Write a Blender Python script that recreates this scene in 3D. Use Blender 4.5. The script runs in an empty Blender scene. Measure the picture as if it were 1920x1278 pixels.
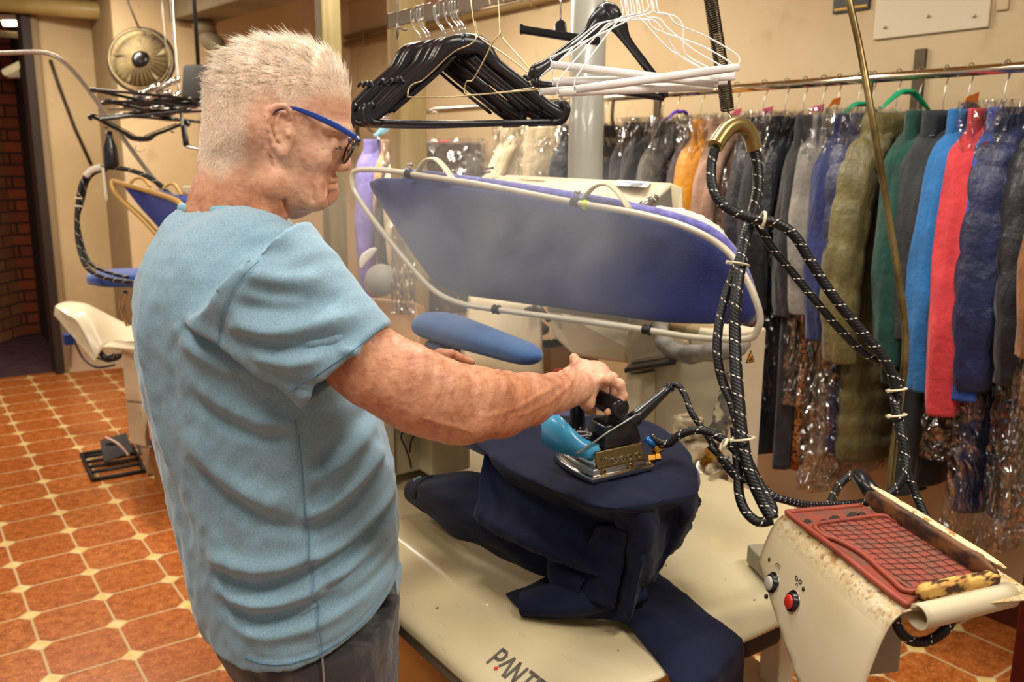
import bpy, bmesh, math, random
import numpy as np
from mathutils import Vector, Matrix
random.seed(7); RNG = np.random.RandomState(11)
PI = math.pi
SC = bpy.context.scene
COL = SC.collection

# ------------------------------------------------------------------ camera
F, YAW, PITCH, ROLL, CAMH = 1660.5, .9559, .2051, .0054, 1.6715
CAM = np.array([-.2784, -5.230, CAMH])
DV = np.array([math.cos(PITCH)*math.cos(YAW), math.cos(PITCH)*math.sin(YAW), -math.sin(PITCH)])
RV = np.array([math.sin(YAW), -math.cos(YAW), 0.0]); UV = np.cross(RV, DV)
_c, _s = math.cos(ROLL), math.sin(ROLL)
RV, UV = _c*RV+_s*UV, -_s*RV+_c*UV
cd = bpy.data.cameras.new('camera'); cam = bpy.data.objects.new('camera', cd); COL.objects.link(cam)
cd.sensor_width = 36; cd.lens = F*36/1920; cd.clip_start = .05
cam.matrix_world = Matrix(((RV[0], UV[0], -DV[0], CAM[0]), (RV[1], UV[1], -DV[1], CAM[1]), (RV[2], UV[2], -DV[2], CAM[2]), (0, 0, 0, 1)))
cd.dof.use_dof = True; cd.dof.focus_distance = 1.5; cd.dof.aperture_fstop = 5.6
SC.camera = cam
# ------------------------------------------------------------------ world, lights, exposure
SC.view_settings.view_transform = 'Standard'; SC.view_settings.look = 'None'
SC.view_settings.gamma = 1; SC.view_settings.use_curve_mapping = False
SC.view_settings.exposure = 0.42
W = bpy.data.worlds.new('world'); SC.world = W; W.use_nodes = True
W.node_tree.nodes['Background'].inputs[0].default_value = (1.0, .93, .82, 1)
W.node_tree.nodes['Background'].inputs[1].default_value = .33
SC.cycles.max_bounces = 6; SC.cycles.transparent_max_bounces = 24; SC.cycles.use_denoising = True
SC.cycles.volume_bounces = 0; SC.cycles.sample_clamp_indirect = 4
def area(name, loc, size, sizey, power, col, target=None, rot=None):
    l = bpy.data.lights.new(name, 'AREA'); l.shape = 'RECTANGLE'; l.size = size; l.size_y = sizey; l.energy = power; l.color = col
    o = bpy.data.objects.new(name, l); COL.objects.link(o); o.location = loc
    if target is not None:
        o.rotation_euler = (Vector(target)-Vector(loc)).to_track_quat('-Z', 'Y').to_euler()
    return o
WARM = (1, .90, .76); NEUT = (1, .94, .85)
area('unseen_ceiling_light', (1.1, -3.6, 2.86), 1.2, .25, 26, NEUT)
area('unseen_ceiling_light', (-.5, -4.3, 2.86), .3, 1.4, 22, NEUT)
area('unseen_ceiling_light', (1.2, -5.3, 2.86), 1.2, .3, 30, NEUT)
area('unseen_ceiling_light', (1.7, -1.3, 2.86), .3, 1.8, 58, WARM)  # unseen light without fixture, added to brighten the wall in the middle background
area('unseen_ceiling_light', (.3, .9, 2.86), 1.4, .3, 52, WARM)  # unseen light without fixture, added to brighten the far left walls
area('unseen_ceiling_light', (-.9, -1.6, 2.86), .3, 1.2, 30, WARM)

# ------------------------------------------------------------------ geometry helpers
def ray(x, y): return DV + RV*(x-960)/F - UV*(y-639)/F
def U(x, y, t): return CAM + ray(x, y)*t
def UL(L): return [U(*p) for p in L]
def PZ(x, y, z): v = ray(x, y); return CAM + v*((z-CAM[2])/v[2])
def PX(x, y, X): v = ray(x, y); return CAM + v*((X-CAM[0])/v[0])
def PY(x, y, Y): v = ray(x, y); return CAM + v*((Y-CAM[1])/v[1])
def PN(x, y, P0, n): v = ray(x, y); return CAM + v*(np.dot(np.array(P0)-CAM, n)/np.dot(v, n))
def norm(v): v = np.array(v, float); return v/max(1e-12, np.linalg.norm(v))
OFF = {}
def lin(c):
    if isinstance(c, str):
        c = tuple(int(c[i:i+2], 16)/255 for i in (0, 2, 4))
    return tuple(((x+.055)/1.055)**2.4 if x > .04045 else x/12.92 for x in c)+(1,)
def thing(name, label, cat, loc, group=None):
    o = bpy.data.objects.new(name, None); COL.objects.link(o); o.location = tuple(loc); o.empty_display_size = .05
    OFF[o.name] = np.array(loc, float); tag(o, label, cat, group); return o
def tag(o, label, cat, group=None, kind=None):
    o['label'] = label; o['category'] = cat
    if group: o['group'] = group
    if kind: o['kind'] = kind
    return o
def obj(name, vf, mat, parent=None, smooth=True, auto=None, label=None):
    V, Fc = vf
    V = np.array(V, float)
    if parent is not None: off = OFF[parent.name]
    else: off = np.array([(V[:, 0].min()+V[:, 0].max())/2, (V[:, 1].min()+V[:, 1].max())/2, V[:, 2].min()])
    me = bpy.data.meshes.new(name)
    me.from_pydata((V-off).tolist(), [], Fc if isinstance(Fc, list) else Fc.tolist())
    me.materials.append(mat)
    if smooth: me.polygons.foreach_set('use_smooth', [True]*len(me.polygons))
    me.validate(); me.update()
    o = bpy.data.objects.new(name, me); COL.objects.link(o)
    if auto is not None:
        bm = bmesh.new(); bm.from_mesh(me)
        for e in bm.edges:
            if len(e.link_faces) == 2 and e.calc_face_angle(0) > auto: e.smooth = False
        bm.to_mesh(me); bm.free()
    if parent is not None: o.parent = parent
    else: o.location = tuple(off)
    OFF[o.name] = off
    if label: o['label'] = label
    return o
def struct(name, vf, mat, **k):
    o = obj(name, vf, mat, **k); o['kind'] = 'structure'; return o
def join(*parts):
    V = []; Fc = []
    for v, f in parts:
        n = len(V); V += [tuple(p) for p in v]; Fc += [[i+n for i in q] for q in f]
    return V, Fc
def box(lo, hi):
    (a, b, c), (d, e, f) = lo, hi
    V = [(a,b,c),(d,b,c),(d,e,c),(a,e,c),(a,b,f),(d,b,f),(d,e,f),(a,e,f)]
    return V, [[0,3,2,1],[4,5,6,7],[0,1,5,4],[1,2,6,5],[2,3,7,6],[3,0,4,7]]
def bevelmesh(vf, w, seg=2):
    bm = bmesh.new(); vs = [bm.verts.new(tuple(p)) for p in vf[0]]
    for q in vf[1]:
        try: bm.faces.new([vs[i] for i in q])
        except ValueError: pass
    bmesh.ops.recalc_face_normals(bm, faces=bm.faces)
    es = [e for e in bm.edges if len(e.link_faces) == 2 and e.calc_face_angle(0) > .5]
    bmesh.ops.bevel(bm, geom=es, offset=w, segments=seg, profile=.5, affect='EDGES', clamp_overlap=True)
    bm.verts.index_update(); V = [tuple(v.co) for v in bm.verts]; Fc = [[v.index for v in f.verts] for f in bm.faces]
    bm.free(); return V, Fc
def bbox(lo, hi, w=.004, seg=2): return bevelmesh(box(lo, hi), w, seg)
def hexa(P, w=0, seg=2):
    """8 points: bottom quad then top quad"""
    vf = ([tuple(p) for p in P], [[0,3,2,1],[4,5,6,7],[0,1,5,4],[1,2,6,5],[2,3,7,6],[3,0,4,7]])
    return bevelmesh(vf, w, seg) if w else vf
def obox(c, ax, ay, az, sx, sy, sz, w=0, seg=2):
    """oriented box centred c"""
    c = np.array(c, float); ax, ay, az = norm(ax), norm(ay), norm(az)
    P = [c+ax*i*sx/2+ay*j*sy/2+az*k*sz/2 for k in (-1, 1) for (i, j) in ((-1,-1),(1,-1),(1,1),(-1,1))]
    return hexa(P, w, seg)
def slab(pts, d, w=0, seg=2):
    """polygon pts (3d, planar-ish) thickened by vector d"""
    n = len(pts); V = [tuple(p) for p in pts]+[tuple(np.array(p)+d) for p in pts]
    Fc = [list(range(n))[::-1], list(range(n, 2*n))]+[[i, (i+1) % n, n+(i+1) % n, n+i] for i in range(n)]
    return bevelmesh((V, Fc), w, seg) if w else (V, Fc)
def catmull(P, n=8, closed=False):
    P = np.array(P, float); m = len(P); out = []
    rng = range(m if closed else m-1)
    for i in rng:
        if closed: a, b, c, d = P[(i-1) % m], P[i], P[(i+1) % m], P[(i+2) % m]
        else: a, b, c, d = P[max(i-1, 0)], P[i], P[i+1], P[min(i+2, m-1)]
        for k in range(n):
            t = k/n; out.append(.5*((2*b)+(c-a)*t+(2*a-5*b+4*c-d)*t*t+(3*b-a-3*c+d)*t**3))
    if not closed: out.append(P[-1])
    return np.array(out)
def tube(P, r, seg=10, n=0, closed=False, caps=True, flat=1.0, up=None, rfun=None):
    """tube through P; r scalar or per-point list; n = catmull subdivisions; flat = second axis scale"""
    P = np.array(P, float)
    R = np.full(len(P), r, float) if np.isscalar(r) else np.array(r, float)
    if n:
        Q = catmull(np.hstack([P, R[:, None]]), n, closed); P, R = Q[:, :3], Q[:, 3]
    m = len(P)
    T = np.roll(P, -1, 0)-np.roll(P, 1, 0) if closed else np.gradient(P, axis=0)
    T /= np.maximum(1e-9, np.linalg.norm(T, axis=1))[:, None]
    a = np.array(up, float) if up is not None else (np.array([0, 0, 1.]) if abs(T[0][2]) < .9 else np.array([1., 0, 0]))
    N = []; nrm = norm(a-T[0]*np.dot(a, T[0]))
    for i in range(m):
        if up is not None: nrm = norm(a-T[i]*np.dot(a, T[i]))
        else: nrm = norm(nrm-T[i]*np.dot(nrm, T[i]))
        N.append(nrm)
    if closed and up is None:
        e = norm(N[-1]-T[0]*np.dot(N[-1], T[0])); B0 = np.cross(T[0], N[0])
        ang = math.atan2(np.dot(e, B0), np.dot(e, N[0]))
        for i in range(m):
            th = -ang*i/m; B = np.cross(T[i], N[i]); N[i] = N[i]*math.cos(th)+B*math.sin(th)
    V = []; 
    for i in range(m):
        B = np.cross(T[i], N[i])
        for k in range(seg):
            th = 2*PI*k/seg; rr = R[i]*(rfun(i, th) if rfun else 1)
            V.append(P[i]+N[i]*math.cos(th)*rr+B*math.sin(th)*rr*flat)
    Fc = []
    for i in range(m if closed else m-1):
        j = (i+1) % m
        for k in range(seg):
            l = (k+1) % seg; Fc.append([i*seg+k, i*seg+l, j*seg+l, j*seg+k])
    if caps and not closed:
        Fc.append(list(range(seg))[::-1]); Fc.append([(m-1)*seg+k for k in range(seg)])
    return V, Fc
def spring(P, R, r, turns, seg=5, per=14):
    """a coil spring round the path P"""
    Q = catmull(P, 12); L = np.concatenate([[0], np.cumsum(np.linalg.norm(np.diff(Q, axis=0), axis=1))])
    N = int(turns*per); s = np.linspace(0, L[-1], N)
    C = np.stack([np.interp(s, L, Q[:, k]) for k in range(3)], 1); T = np.gradient(C, axis=0)
    n = norm(np.cross(T[0], [0.31, .4, .86])); out = []
    for i in range(N):
        t = norm(T[i]); n = norm(n-t*np.dot(n, t)); b = np.cross(t, n); th = 2*PI*i/per
        out.append(C[i]+(n*math.cos(th)+b*math.sin(th))*R)
    return tube(out, r, seg)
def lathe(prof, axis_o, axis_d, seg=24, a0=0, a1=2*PI):
    """prof: list of (radius, height along axis)"""
    o = np.array(axis_o, float); d = norm(axis_d); a = np.array([0, 0, 1.]) if abs(d[2]) < .9 else np.array([1., 0, 0])
    n = norm(np.cross(a, d)); b = np.cross(d, n); V = []; Fc = []
    for (r, h) in prof:
        for k in range(seg):
            th = 2*PI*k/seg; V.append(o+d*h+(n*math.cos(th)+b*math.sin(th))*max(r, 1e-5))
    for i in range(len(prof)-1):
        for k in range(seg):
            l = (k+1) % seg; Fc.append([i*seg+k, i*seg+l, (i+1)*seg+l, (i+1)*seg+k])
    Fc.append(list(range(seg))[::-1]); Fc.append([(len(prof)-1)*seg+k for k in range(seg)])
    return V, Fc
def cyl(p0, p1, r, seg=20, w=.0):
    p0, p1 = np.array(p0, float), np.array(p1, float); L = np.linalg.norm(p1-p0)
    return lathe([(r-w, 0), (r, w), (r, L-w), (r-w, L)] if w else [(r, 0), (r, L)], p0, p1-p0, seg)
def gridmesh(G, thick=None):
    """G: array (m,n,3) -> quads; thick vector field or scalar along normals gives real thickness"""
    G = np.array(G, float); m, n = G.shape[:2]
    idx = np.arange(m*n).reshape(m, n)
    Fq = np.stack([idx[:-1, :-1], idx[1:, :-1], idx[1:, 1:], idx[:-1, 1:]], -1).reshape(-1, 4)
    V = G.reshape(-1, 3)
    if thick is None: return V.tolist(), Fq.tolist()
    du = np.gradient(G, axis=0); dv = np.gradient(G, axis=1); N = np.cross(du, dv)
    N /= np.maximum(1e-12, np.linalg.norm(N, axis=2))[..., None]
    V2 = (G+N*thick).reshape(-1, 3); k = m*n
    F2 = (Fq+k)[:, ::-1].tolist(); S = []
    b = [idx[0, j] for j in range(n)]+[idx[i, n-1] for i in range(1, m)]+[idx[m-1, j] for j in range(n-2, -1, -1)]+[idx[i, 0] for i in range(m-2, 0, -1)]
    for i in range(len(b)):
        p, q = int(b[i]), int(b[(i+1) % len(b)]); S.append([p, q, q+k, p+k])
    return np.vstack([V, V2]).tolist(), Fq.tolist()+F2+S
def text3d(s, org, ux, uy, size, depth=.0006, font_scale=1.0):
    """lettering as mesh: s written from org along ux, up uy"""
    cu = bpy.data.curves.new('t', 'FONT'); cu.body = s; cu.size = 1.0; cu.extrude = 0.02; cu.resolution_u = 3
    o = bpy.data.objects.new('t', cu); COL.objects.link(o); bpy.context.view_layer.update()
    me = bpy.data.meshes.new_from_object(o.evaluated_get(bpy.context.evaluated_depsgraph_get()))
    ux, uy = np.array(ux, float), np.array(uy, float); uz = norm(np.cross(ux, uy))
    V = [np.array(org)+ux*v.co.x*size*font_scale+uy*v.co.y*size+uz*v.co.z/0.02*depth for v in me.vertices]
    Fc = [list(p.vertices) for p in me.polygons]
    bpy.data.objects.remove(o); bpy.data.curves.remove(cu); bpy.data.meshes.remove(me)
    return V, Fc
def copy_tree(root, label=None, group=None):
    c = root.copy(); COL.objects.link(c)
    if label: c['label'] = label
    if group: c['group'] = group
    for ch in list(root.children):
        k = ch.copy(); COL.objects.link(k); k.parent = c
        for g in list(ch.children):
            q = g.copy(); COL.objects.link(q); q.parent = k
    return c

# ------------------------------------------------------------------ fields and surface nets
def surface_nets(Fd, org, h):
    S = Fd < 0
    nx, ny, nz = Fd.shape
    m = np.zeros((nx-1, ny-1, nz-1), np.uint8)
    for dx in (0, 1):
        for dy in (0, 1):
            for dz in (0, 1): m += S[dx:nx-1+dx, dy:ny-1+dy, dz:nz-1+dz]
    act = (m > 0) & (m < 8); ci = np.argwhere(act); n = len(ci)
    ids = -np.ones(act.shape, np.int64); ids[act] = np.arange(n)
    acc = np.zeros((n, 3)); cnt = np.zeros(n)
    cs = [(a, b, c) for a in (0, 1) for b in (0, 1) for c in (0, 1)]
    for A in cs:
        for ax in range(3):
            if A[ax]: continue
            B = list(A); B[ax] = 1
            fa = Fd[ci[:, 0]+A[0], ci[:, 1]+A[1], ci[:, 2]+A[2]]; fb = Fd[ci[:, 0]+B[0], ci[:, 1]+B[1], ci[:, 2]+B[2]]
            x = (fa < 0) != (fb < 0); t = fa[x]/(fa[x]-fb[x])
            p = np.array([A]*int(x.sum()), float).reshape(-1, 3); p[:, ax] = t
            acc[x] += p; cnt[x] += 1
    V = (ci+acc/cnt[:, None])*h+np.array(org)
    Fs = []
    for ax in range(3):
        u, v = (ax+1) % 3, (ax+2) % 3
        sl = [slice(1, -1)]*3; s0 = list(sl); s1 = list(sl); s0[ax] = slice(0, -1); s1[ax] = slice(1, None)
        a, b = S[tuple(s0)], S[tuple(s1)]; e = np.argwhere(a != b)
        if not len(e): continue
        fl = a[tuple(e.T)]; base = e.copy(); base[:, u] += 1; base[:, v] += 1
        def cell(du, dv):
            q = base.copy(); q[:, u] += du; q[:, v] += dv; return ids[q[:, 0], q[:, 1], q[:, 2]]
        q = np.stack([cell(-1, -1), cell(0, -1), cell(0, 0), cell(-1, 0)], 1)
        q[~fl] = q[~fl][:, ::-1]; Fs.append(q)
    return V, np.concatenate(Fs)
class Field:
    def __init__(s, lo, hi, h):
        s.lo = np.array(lo, float); s.h = h; n = np.ceil((np.array(hi)-s.lo)/h).astype(int)+1
        s.x, s.y, s.z = [(s.lo[k]+np.arange(n[k])*h).astype(np.float32) for k in range(3)]
        s.X, s.Y, s.Z = s.x[:, None, None], s.y[None, :, None], s.z[None, None, :]
        s.F = np.full(n, 9., np.float32)
    def sub(s, lo, hi):
        r = []
        for k, a in enumerate((s.x, s.y, s.z)):
            i = np.searchsorted(a, lo[k]); j = np.searchsorted(a, hi[k]); r.append(slice(max(0, i-1), min(len(a), j+1)))
        return tuple(r), s.x[r[0]][:, None, None], s.y[r[1]][None, :, None], s.z[r[2]][None, None, :]
    def capsule(s, a, b, ra, rb, k=.01, sub=False, pad=.03):
        a, b = np.array(a, float), np.array(b, float); m = max(ra, rb)+pad+k
        sl, X, Y, Z = s.sub(np.minimum(a, b)-m, np.maximum(a, b)+m)
        d = b-a; L2 = max(1e-12, d@d); px, py, pz = X-a[0], Y-a[1], Z-a[2]
        t = np.clip((px*d[0]+py*d[1]+pz*d[2])/L2, 0, 1)
        q = np.sqrt((px-d[0]*t)**2+(py-d[1]*t)**2+(pz-d[2]*t)**2)-(ra+(rb-ra)*t)
        s._mix(sl, q, k, sub)
    def ell(s, c, r, k=.01, sub=False, ax=None, pad=.03):
        c, r = np.array(c, float), np.array(r, float); m = r.max()+pad+k
        sl, X, Y, Z = s.sub(c-m, c+m); X, Y, Z = X-c[0], Y-c[1], Z-c[2]
        if ax is not None:
            A = [norm(v) for v in ax]; X, Y, Z = [X*v[0]+Y*v[1]+Z*v[2] for v in A]
        k0 = np.sqrt((X/r[0])**2+(Y/r[1])**2+(Z/r[2])**2); k1 = np.sqrt((X/r[0]**2)**2+(Y/r[1]**2)**2+(Z/r[2]**2)**2)+1e-9
        s._mix(sl, k0*(k0-1)/k1, k, sub)
    def _mix(s, sl, q, k, sub):
        A = s.F[sl]
        if sub:
            h = np.clip(.5-.5*(A+q)/k, 0, 1); s.F[sl] = A*(1-h)+(-q)*h+k*h*(1-h)
        else:
            h = np.clip(.5+.5*(A-q)/k, 0, 1); s.F[sl] = A*(1-h)+q*h-k*h*(1-h)
    def chain(s, P, R, k=.01, **kw):
        for i in range(len(P)-1): s.capsule(P[i], P[i+1], R[i], R[i+1], k, **kw)
    def mesh(s): return surface_nets(s.F, s.lo, s.h)
def wob(x, y, seed=0, f=1.0, oct=3):
    """smooth pseudo-noise from rotated sines"""
    r = np.random.RandomState(seed); o = 0; a = 1.0
    for k in range(oct):
        for j in range(3):
            th = r.rand()*2*PI; p = r.rand()*2*PI; g = f*(1.0+.5*r.rand())
            o = o+a*np.sin((x*math.cos(th)+y*math.sin(th))*g*2*PI+p+1.3*np.sin((y*math.cos(th)-x*math.sin(th))*g*3.1+p*2))/3
        a *= .5; f *= 2.1
    return o

# ------------------------------------------------------------------ materials
def M(name, col, rough=.5, metal=0, col2=None, vs=6, vlo=.4, vhi=.65, bump=0, bs=60, detail=4, spec=.5, sheen=0, coat=0, stretch=None, trans=0, alpha=1, emit=0, bdist=.002, sss=0, ior=1.45):
    m = bpy.data.materials.new(name); m.use_nodes = True; nt = m.node_tree; N = nt.nodes; L = nt.links
    b = N['Principled BSDF']; b.inputs['Base Color'].default_value = lin(col); b.inputs['Roughness'].default_value = rough
    b.inputs['Metallic'].default_value = metal; b.inputs['Specular IOR Level'].default_value = spec
    b.inputs['Sheen Weight'].default_value = sheen; b.inputs['Coat Weight'].default_value = coat
    b.inputs['Transmission Weight'].default_value = trans; b.inputs['IOR'].default_value = ior
    if sss: b.inputs['Subsurface Weight'].default_value = sss; b.inputs['Subsurface Radius'].default_value = (.01, .004, .002); b.inputs['Subsurface Scale'].default_value = 1
    if emit: b.inputs['Emission Color'].default_value = lin(col); b.inputs['Emission Strength'].default_value = emit
    tc = N.new('ShaderNodeTexCoord'); src = tc.outputs['Object']
    if stretch:
        mp = N.new('ShaderNodeMapping'); mp.inputs['Scale'].default_value = stretch; L.new(src, mp.inputs[0]); src = mp.outputs[0]
    if col2 is not None:
        n = N.new('ShaderNodeTexNoise'); n.inputs['Scale'].default_value = vs; n.inputs['Detail'].default_value = detail; L.new(src, n.inputs['Vector'])
        mr = N.new('ShaderNodeMapRange'); mr.inputs['From Min'].default_value = vlo; mr.inputs['From Max'].default_value = vhi; L.new(n.outputs['Fac'], mr.inputs['Value'])
        mx = N.new('ShaderNodeMix'); mx.data_type = 'RGBA'; mx.inputs[6].default_value = lin(col); mx.inputs[7].default_value = lin(col2)
        L.new(mr.outputs[0], mx.inputs[0]); L.new(mx.outputs[2], b.inputs['Base Color'])
    if bump:
        n = N.new('ShaderNodeTexNoise'); n.inputs['Scale'].default_value = bs; n.inputs['Detail'].default_value = 3; L.new(src, n.inputs['Vector'])
        bp = N.new('ShaderNodeBump'); bp.inputs['Strength'].default_value = bump; bp.inputs['Distance'].default_value = bdist
        L.new(n.outputs['Fac'], bp.inputs['Height']); L.new(bp.outputs[0], b.inputs['Normal'])
    return m
class NT:
    """tiny node graph writer"""
    def __init__(s, m): s.m = m; s.N = m.node_tree.nodes; s.L = m.node_tree.links; s.b = s.N['Principled BSDF']
    def math(s, op, a, b=None, c=None):
        n = s.N.new('ShaderNodeMath'); n.operation = op
        for i, v in enumerate((a, b, c)):
            if v is None: continue
            if isinstance(v, (int, float)): n.inputs[i].default_value = v
            else: s.L.new(v, n.inputs[i])
        return n.outputs[0]
    def mix(s, f, a, b):
        n = s.N.new('ShaderNodeMix'); n.data_type = 'RGBA'
        for i, v in ((0, f), (6, a), (7, b)):
            if isinstance(v, (str, tuple)): n.inputs[i].default_value = lin(v)
            elif isinstance(v, (int, float)): n.inputs[i].default_value = v
            else: s.L.new(v, n.inputs[i])
        return n.outputs[2]
    def noise(s, vec, sc, det=4, out='Fac'):
        n = s.N.new('ShaderNodeTexNoise'); n.inputs['Scale'].default_value = sc; n.inputs['Detail'].default_value = det
        if vec is not None: s.L.new(vec, n.inputs['Vector'])
        return n.outputs[out]
    def rng(s, v, a, b, c=0, d=1):
        n = s.N.new('ShaderNodeMapRange'); s.L.new(v, n.inputs['Value'])
        for i, k in enumerate((a, b, c, d)): n.inputs[i+1].default_value = k
        return n.outputs[0]
    def coord(s, kind='Object'): return s.N.new('ShaderNodeTexCoord').outputs[kind]
    def pos(s): return s.N.new('ShaderNodeNewGeometry').outputs['Position']
    def sep(s, v): n = s.N.new('ShaderNodeSeparateXYZ'); s.L.new(v, n.inputs[0]); return n.outputs
    def bump(s, h, st=.5, dist=.002):
        n = s.N.new('ShaderNodeBump'); n.inputs['Strength'].default_value = st; n.inputs['Distance'].default_value = dist
        s.L.new(h, n.inputs['Height']); s.L.new(n.outputs[0], s.b.inputs['Normal'])
CREAM = M('cream enamel', 'd9cdb2', .32, col2='cdbf9f', vs=3, bump=.06, bs=30)
CREAM2 = M('cream enamel dull', 'cfc2a2', .45, col2='b9a987', vs=5, bump=.1, bs=40)
CHROME = M('chrome', 'e8e4dc', .14, 1, bump=.02, bs=20)
STEEL = M('brushed steel', 'b9b4aa', .3, 1, col2='9a9488', vs=12)
BLACKP = M('black plastic', '17161a', .28, coat=.2, bump=.05, bs=90)
RUBBER = M('black rubber', '141416', .5)
WHITEW = M('white coated wire', 'eeeeec', .35)
WHITEP = M('white paper tube', 'e9e7e2', .65, col2='dcd9d2', vs=20)
BRASS = M('brass', 'c9943e', .25, 1)
NAVY = M('navy felt', '1b2860', .9, col2='141c48', vs=14, sheen=.3, bump=.35, bs=400)
CLOTH = M('navy cotton', '0d1330', .8, col2='0a0e24', vs=5, spec=.25, sheen=.05, bump=.3, bs=500)
# ================================================================== the room
def mat_floor():
    m = M('terracotta octagon tiles', 'b5602a', .3); g = NT(m); p = g.sep(g.pos())
    u = g.math('MULTIPLY', p[0], 4.0); v = g.math('MULTIPLY', p[1], 4.0)
    fx = g.math('ABSOLUTE', g.math('SUBTRACT', g.math('FRACT', g.math('ADD', u, .5)), .5))
    fy = g.math('ABSOLUTE', g.math('SUBTRACT', g.math('FRACT', g.math('ADD', v, .5)), .5))
    s = g.math('ADD', fx, fy); mn = g.math('MINIMUM', fx, fy)
    dot = g.math('LESS_THAN', s, .15); grout = g.math('LESS_THAN', mn, .018)
    ring = g.math('LESS_THAN', g.math('ABSOLUTE', g.math('SUBTRACT', s, .16)), .014)
    wn = g.N.new('ShaderNodeTexWhiteNoise'); wn.noise_dimensions = '2D'
    cv = g.N.new('ShaderNodeCombineXYZ'); g.L.new(g.math('FLOOR', u), cv.inputs[0]); g.L.new(g.math('FLOOR', v), cv.inputs[1]); g.L.new(cv.outputs[0], wn.inputs['Vector'])
    P = g.pos(); n1 = g.noise(P, 26, 6); n2 = g.noise(P, 90, 3)
    t = g.mix(g.rng(n1, .38, .64), '8e4a1a', 'b66a30')
    t = g.mix(g.math('MULTIPLY', g.rng(n2, .5, .7), .5), t, 'dc9c5c')
    t = g.mix(g.math('MULTIPLY', wn.outputs['Value'], .3), t, '984420')
    c = g.mix(dot, t, g.mix(g.rng(n1, .4, .6), 'd2b46a', 'e0c98e'))
    gg = g.math('MAXIMUM', g.math('MULTIPLY', grout, g.math('SUBTRACT', 1, dot)), ring)
    c = g.mix(gg, c, 'b99f74'); g.L.new(c, g.b.inputs['Base Color'])
    g.L.new(g.rng(gg, 0, 1, .26, .8), g.b.inputs['Roughness'])
    g.bump(g.math('ADD', g.math('MULTIPLY', gg, -1), g.math('MULTIPLY', n1, .3)), .35, .003)
    return m
def mat_wall(name, c1, c2, c3='a58c62'):
    m = M(name, c1, .8); g = NT(m); P = g.pos()
    n = g.noise(P, 1.4, 5); n2 = g.noise(P, 7, 5)
    c = g.mix(g.rng(n, .38, .66), c1, c2); c = g.mix(g.math('MULTIPLY', g.rng(n2, .6, .75), .5), c, c3)
    g.L.new(c, g.b.inputs['Base Color']); g.bump(g.noise(P, 60, 3), .15, .003); return m
def mat_brick(name='dark red bricks', c='7a3316', c2='96451e', mort='2c1712', axis=0):
    m = M(name, c, .85); g = NT(m); p = g.sep(g.pos())
    cv = g.N.new('ShaderNodeCombineXYZ'); g.L.new(p[axis], cv.inputs[0]); g.L.new(p[2], cv.inputs[1])
    b = g.N.new('ShaderNodeTexBrick'); g.L.new(cv.outputs[0], b.inputs['Vector'])
    b.inputs['Color1'].default_value = lin(c); b.inputs['Color2'].default_value = lin(c2); b.inputs['Mortar'].default_value = lin(mort)
    b.inputs['Scale'].default_value = 1; b.inputs['Brick Width'].default_value = .24; b.inputs['Row Height'].default_value = .105; b.inputs['Mortar Size'].default_value = .011
    g.L.new(g.mix(g.math('MULTIPLY', g.noise(g.pos(), 9, 4), .5), b.outputs['Color'], '3a1a10'), g.b.inputs['Base Color'])
    g.bump(b.outputs['Fac'], -.6, .006); return m
FLOOR = mat_floor(); WALL = mat_wall('warm beige plaster', 'd9c29a', 'cdb488'); WALLR = mat_wall('beige painted wall', 'c9b48f', 'bda681')
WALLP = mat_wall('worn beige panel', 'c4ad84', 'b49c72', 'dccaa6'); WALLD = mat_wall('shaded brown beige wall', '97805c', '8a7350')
struct('floor', box((-4, -8, -.1), (3.06, 2.35, 0)), FLOOR, smooth=False)
struct('floor', box((-4, 2.35, -.1), (3.06, 5.6, -.004)), M('dark plum carpet', '3a2224', .95, col2='4a2c30', vs=9, bump=.4, bs=300), smooth=False)
XW = 2.94
struct('wall_right', box((XW, -8, 0), (XW+.12, 5.6, 3.05)), WALLR, smooth=False)
xb = PY(194, 300, 2.3)[0]; yb = PX(232, 300, xb)[1]
xd = PY(80, 300, 2.3)[0]
struct('wall_back', box((xd, 2.3, 0), (xb+.02, 2.46, 3.05)), WALLP, smooth=False)
struct('wall_back', box((xb, yb, 0), (XW, 2.5, 3.05)), WALL, smooth=False)
struct('wall_shade_sheet', box((xb-.006, yb+.0, 0), (xb+.0, 2.3, 3.0)), WALLD, smooth=False)  # thin darker sheet: shade of the receding wall face put into its colour
struct('ceiling', box((-4, -8, 3.0), (3.06, 5.6, 3.1)), mat_wall('old ceiling', 'c9b184', 'b39a6c'), smooth=False)
struct('wall_left', box((-1.6, 2.3, 0), (-.35, 2.46, 3.05)), WALLP, smooth=False)
# brick room behind the opening
yc = 4.1
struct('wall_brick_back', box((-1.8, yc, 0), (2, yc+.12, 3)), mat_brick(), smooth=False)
xl = PY(26, 450, yc)[0]
vx = [PZ(0, 690, 0), PY(26, 590, yc)]
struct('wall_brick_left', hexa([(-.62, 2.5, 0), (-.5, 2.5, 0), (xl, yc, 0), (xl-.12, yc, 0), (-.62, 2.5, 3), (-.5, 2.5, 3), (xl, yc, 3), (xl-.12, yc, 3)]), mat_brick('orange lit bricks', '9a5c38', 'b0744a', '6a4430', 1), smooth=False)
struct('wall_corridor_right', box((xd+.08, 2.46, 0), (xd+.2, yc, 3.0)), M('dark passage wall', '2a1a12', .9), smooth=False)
struct('door_frame_1', bbox((xd-.06, 2.24, 0), (xd+.0, 2.47, 3.0), .006), M('black brown jamb', '2a1c14', .6), smooth=False)
struct('trim_2', bbox((xd, 2.262, 0), (xd+.05, 2.3, 3.0), .006), M('taupe door lining', '8a7658', .6), smooth=False)
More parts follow.
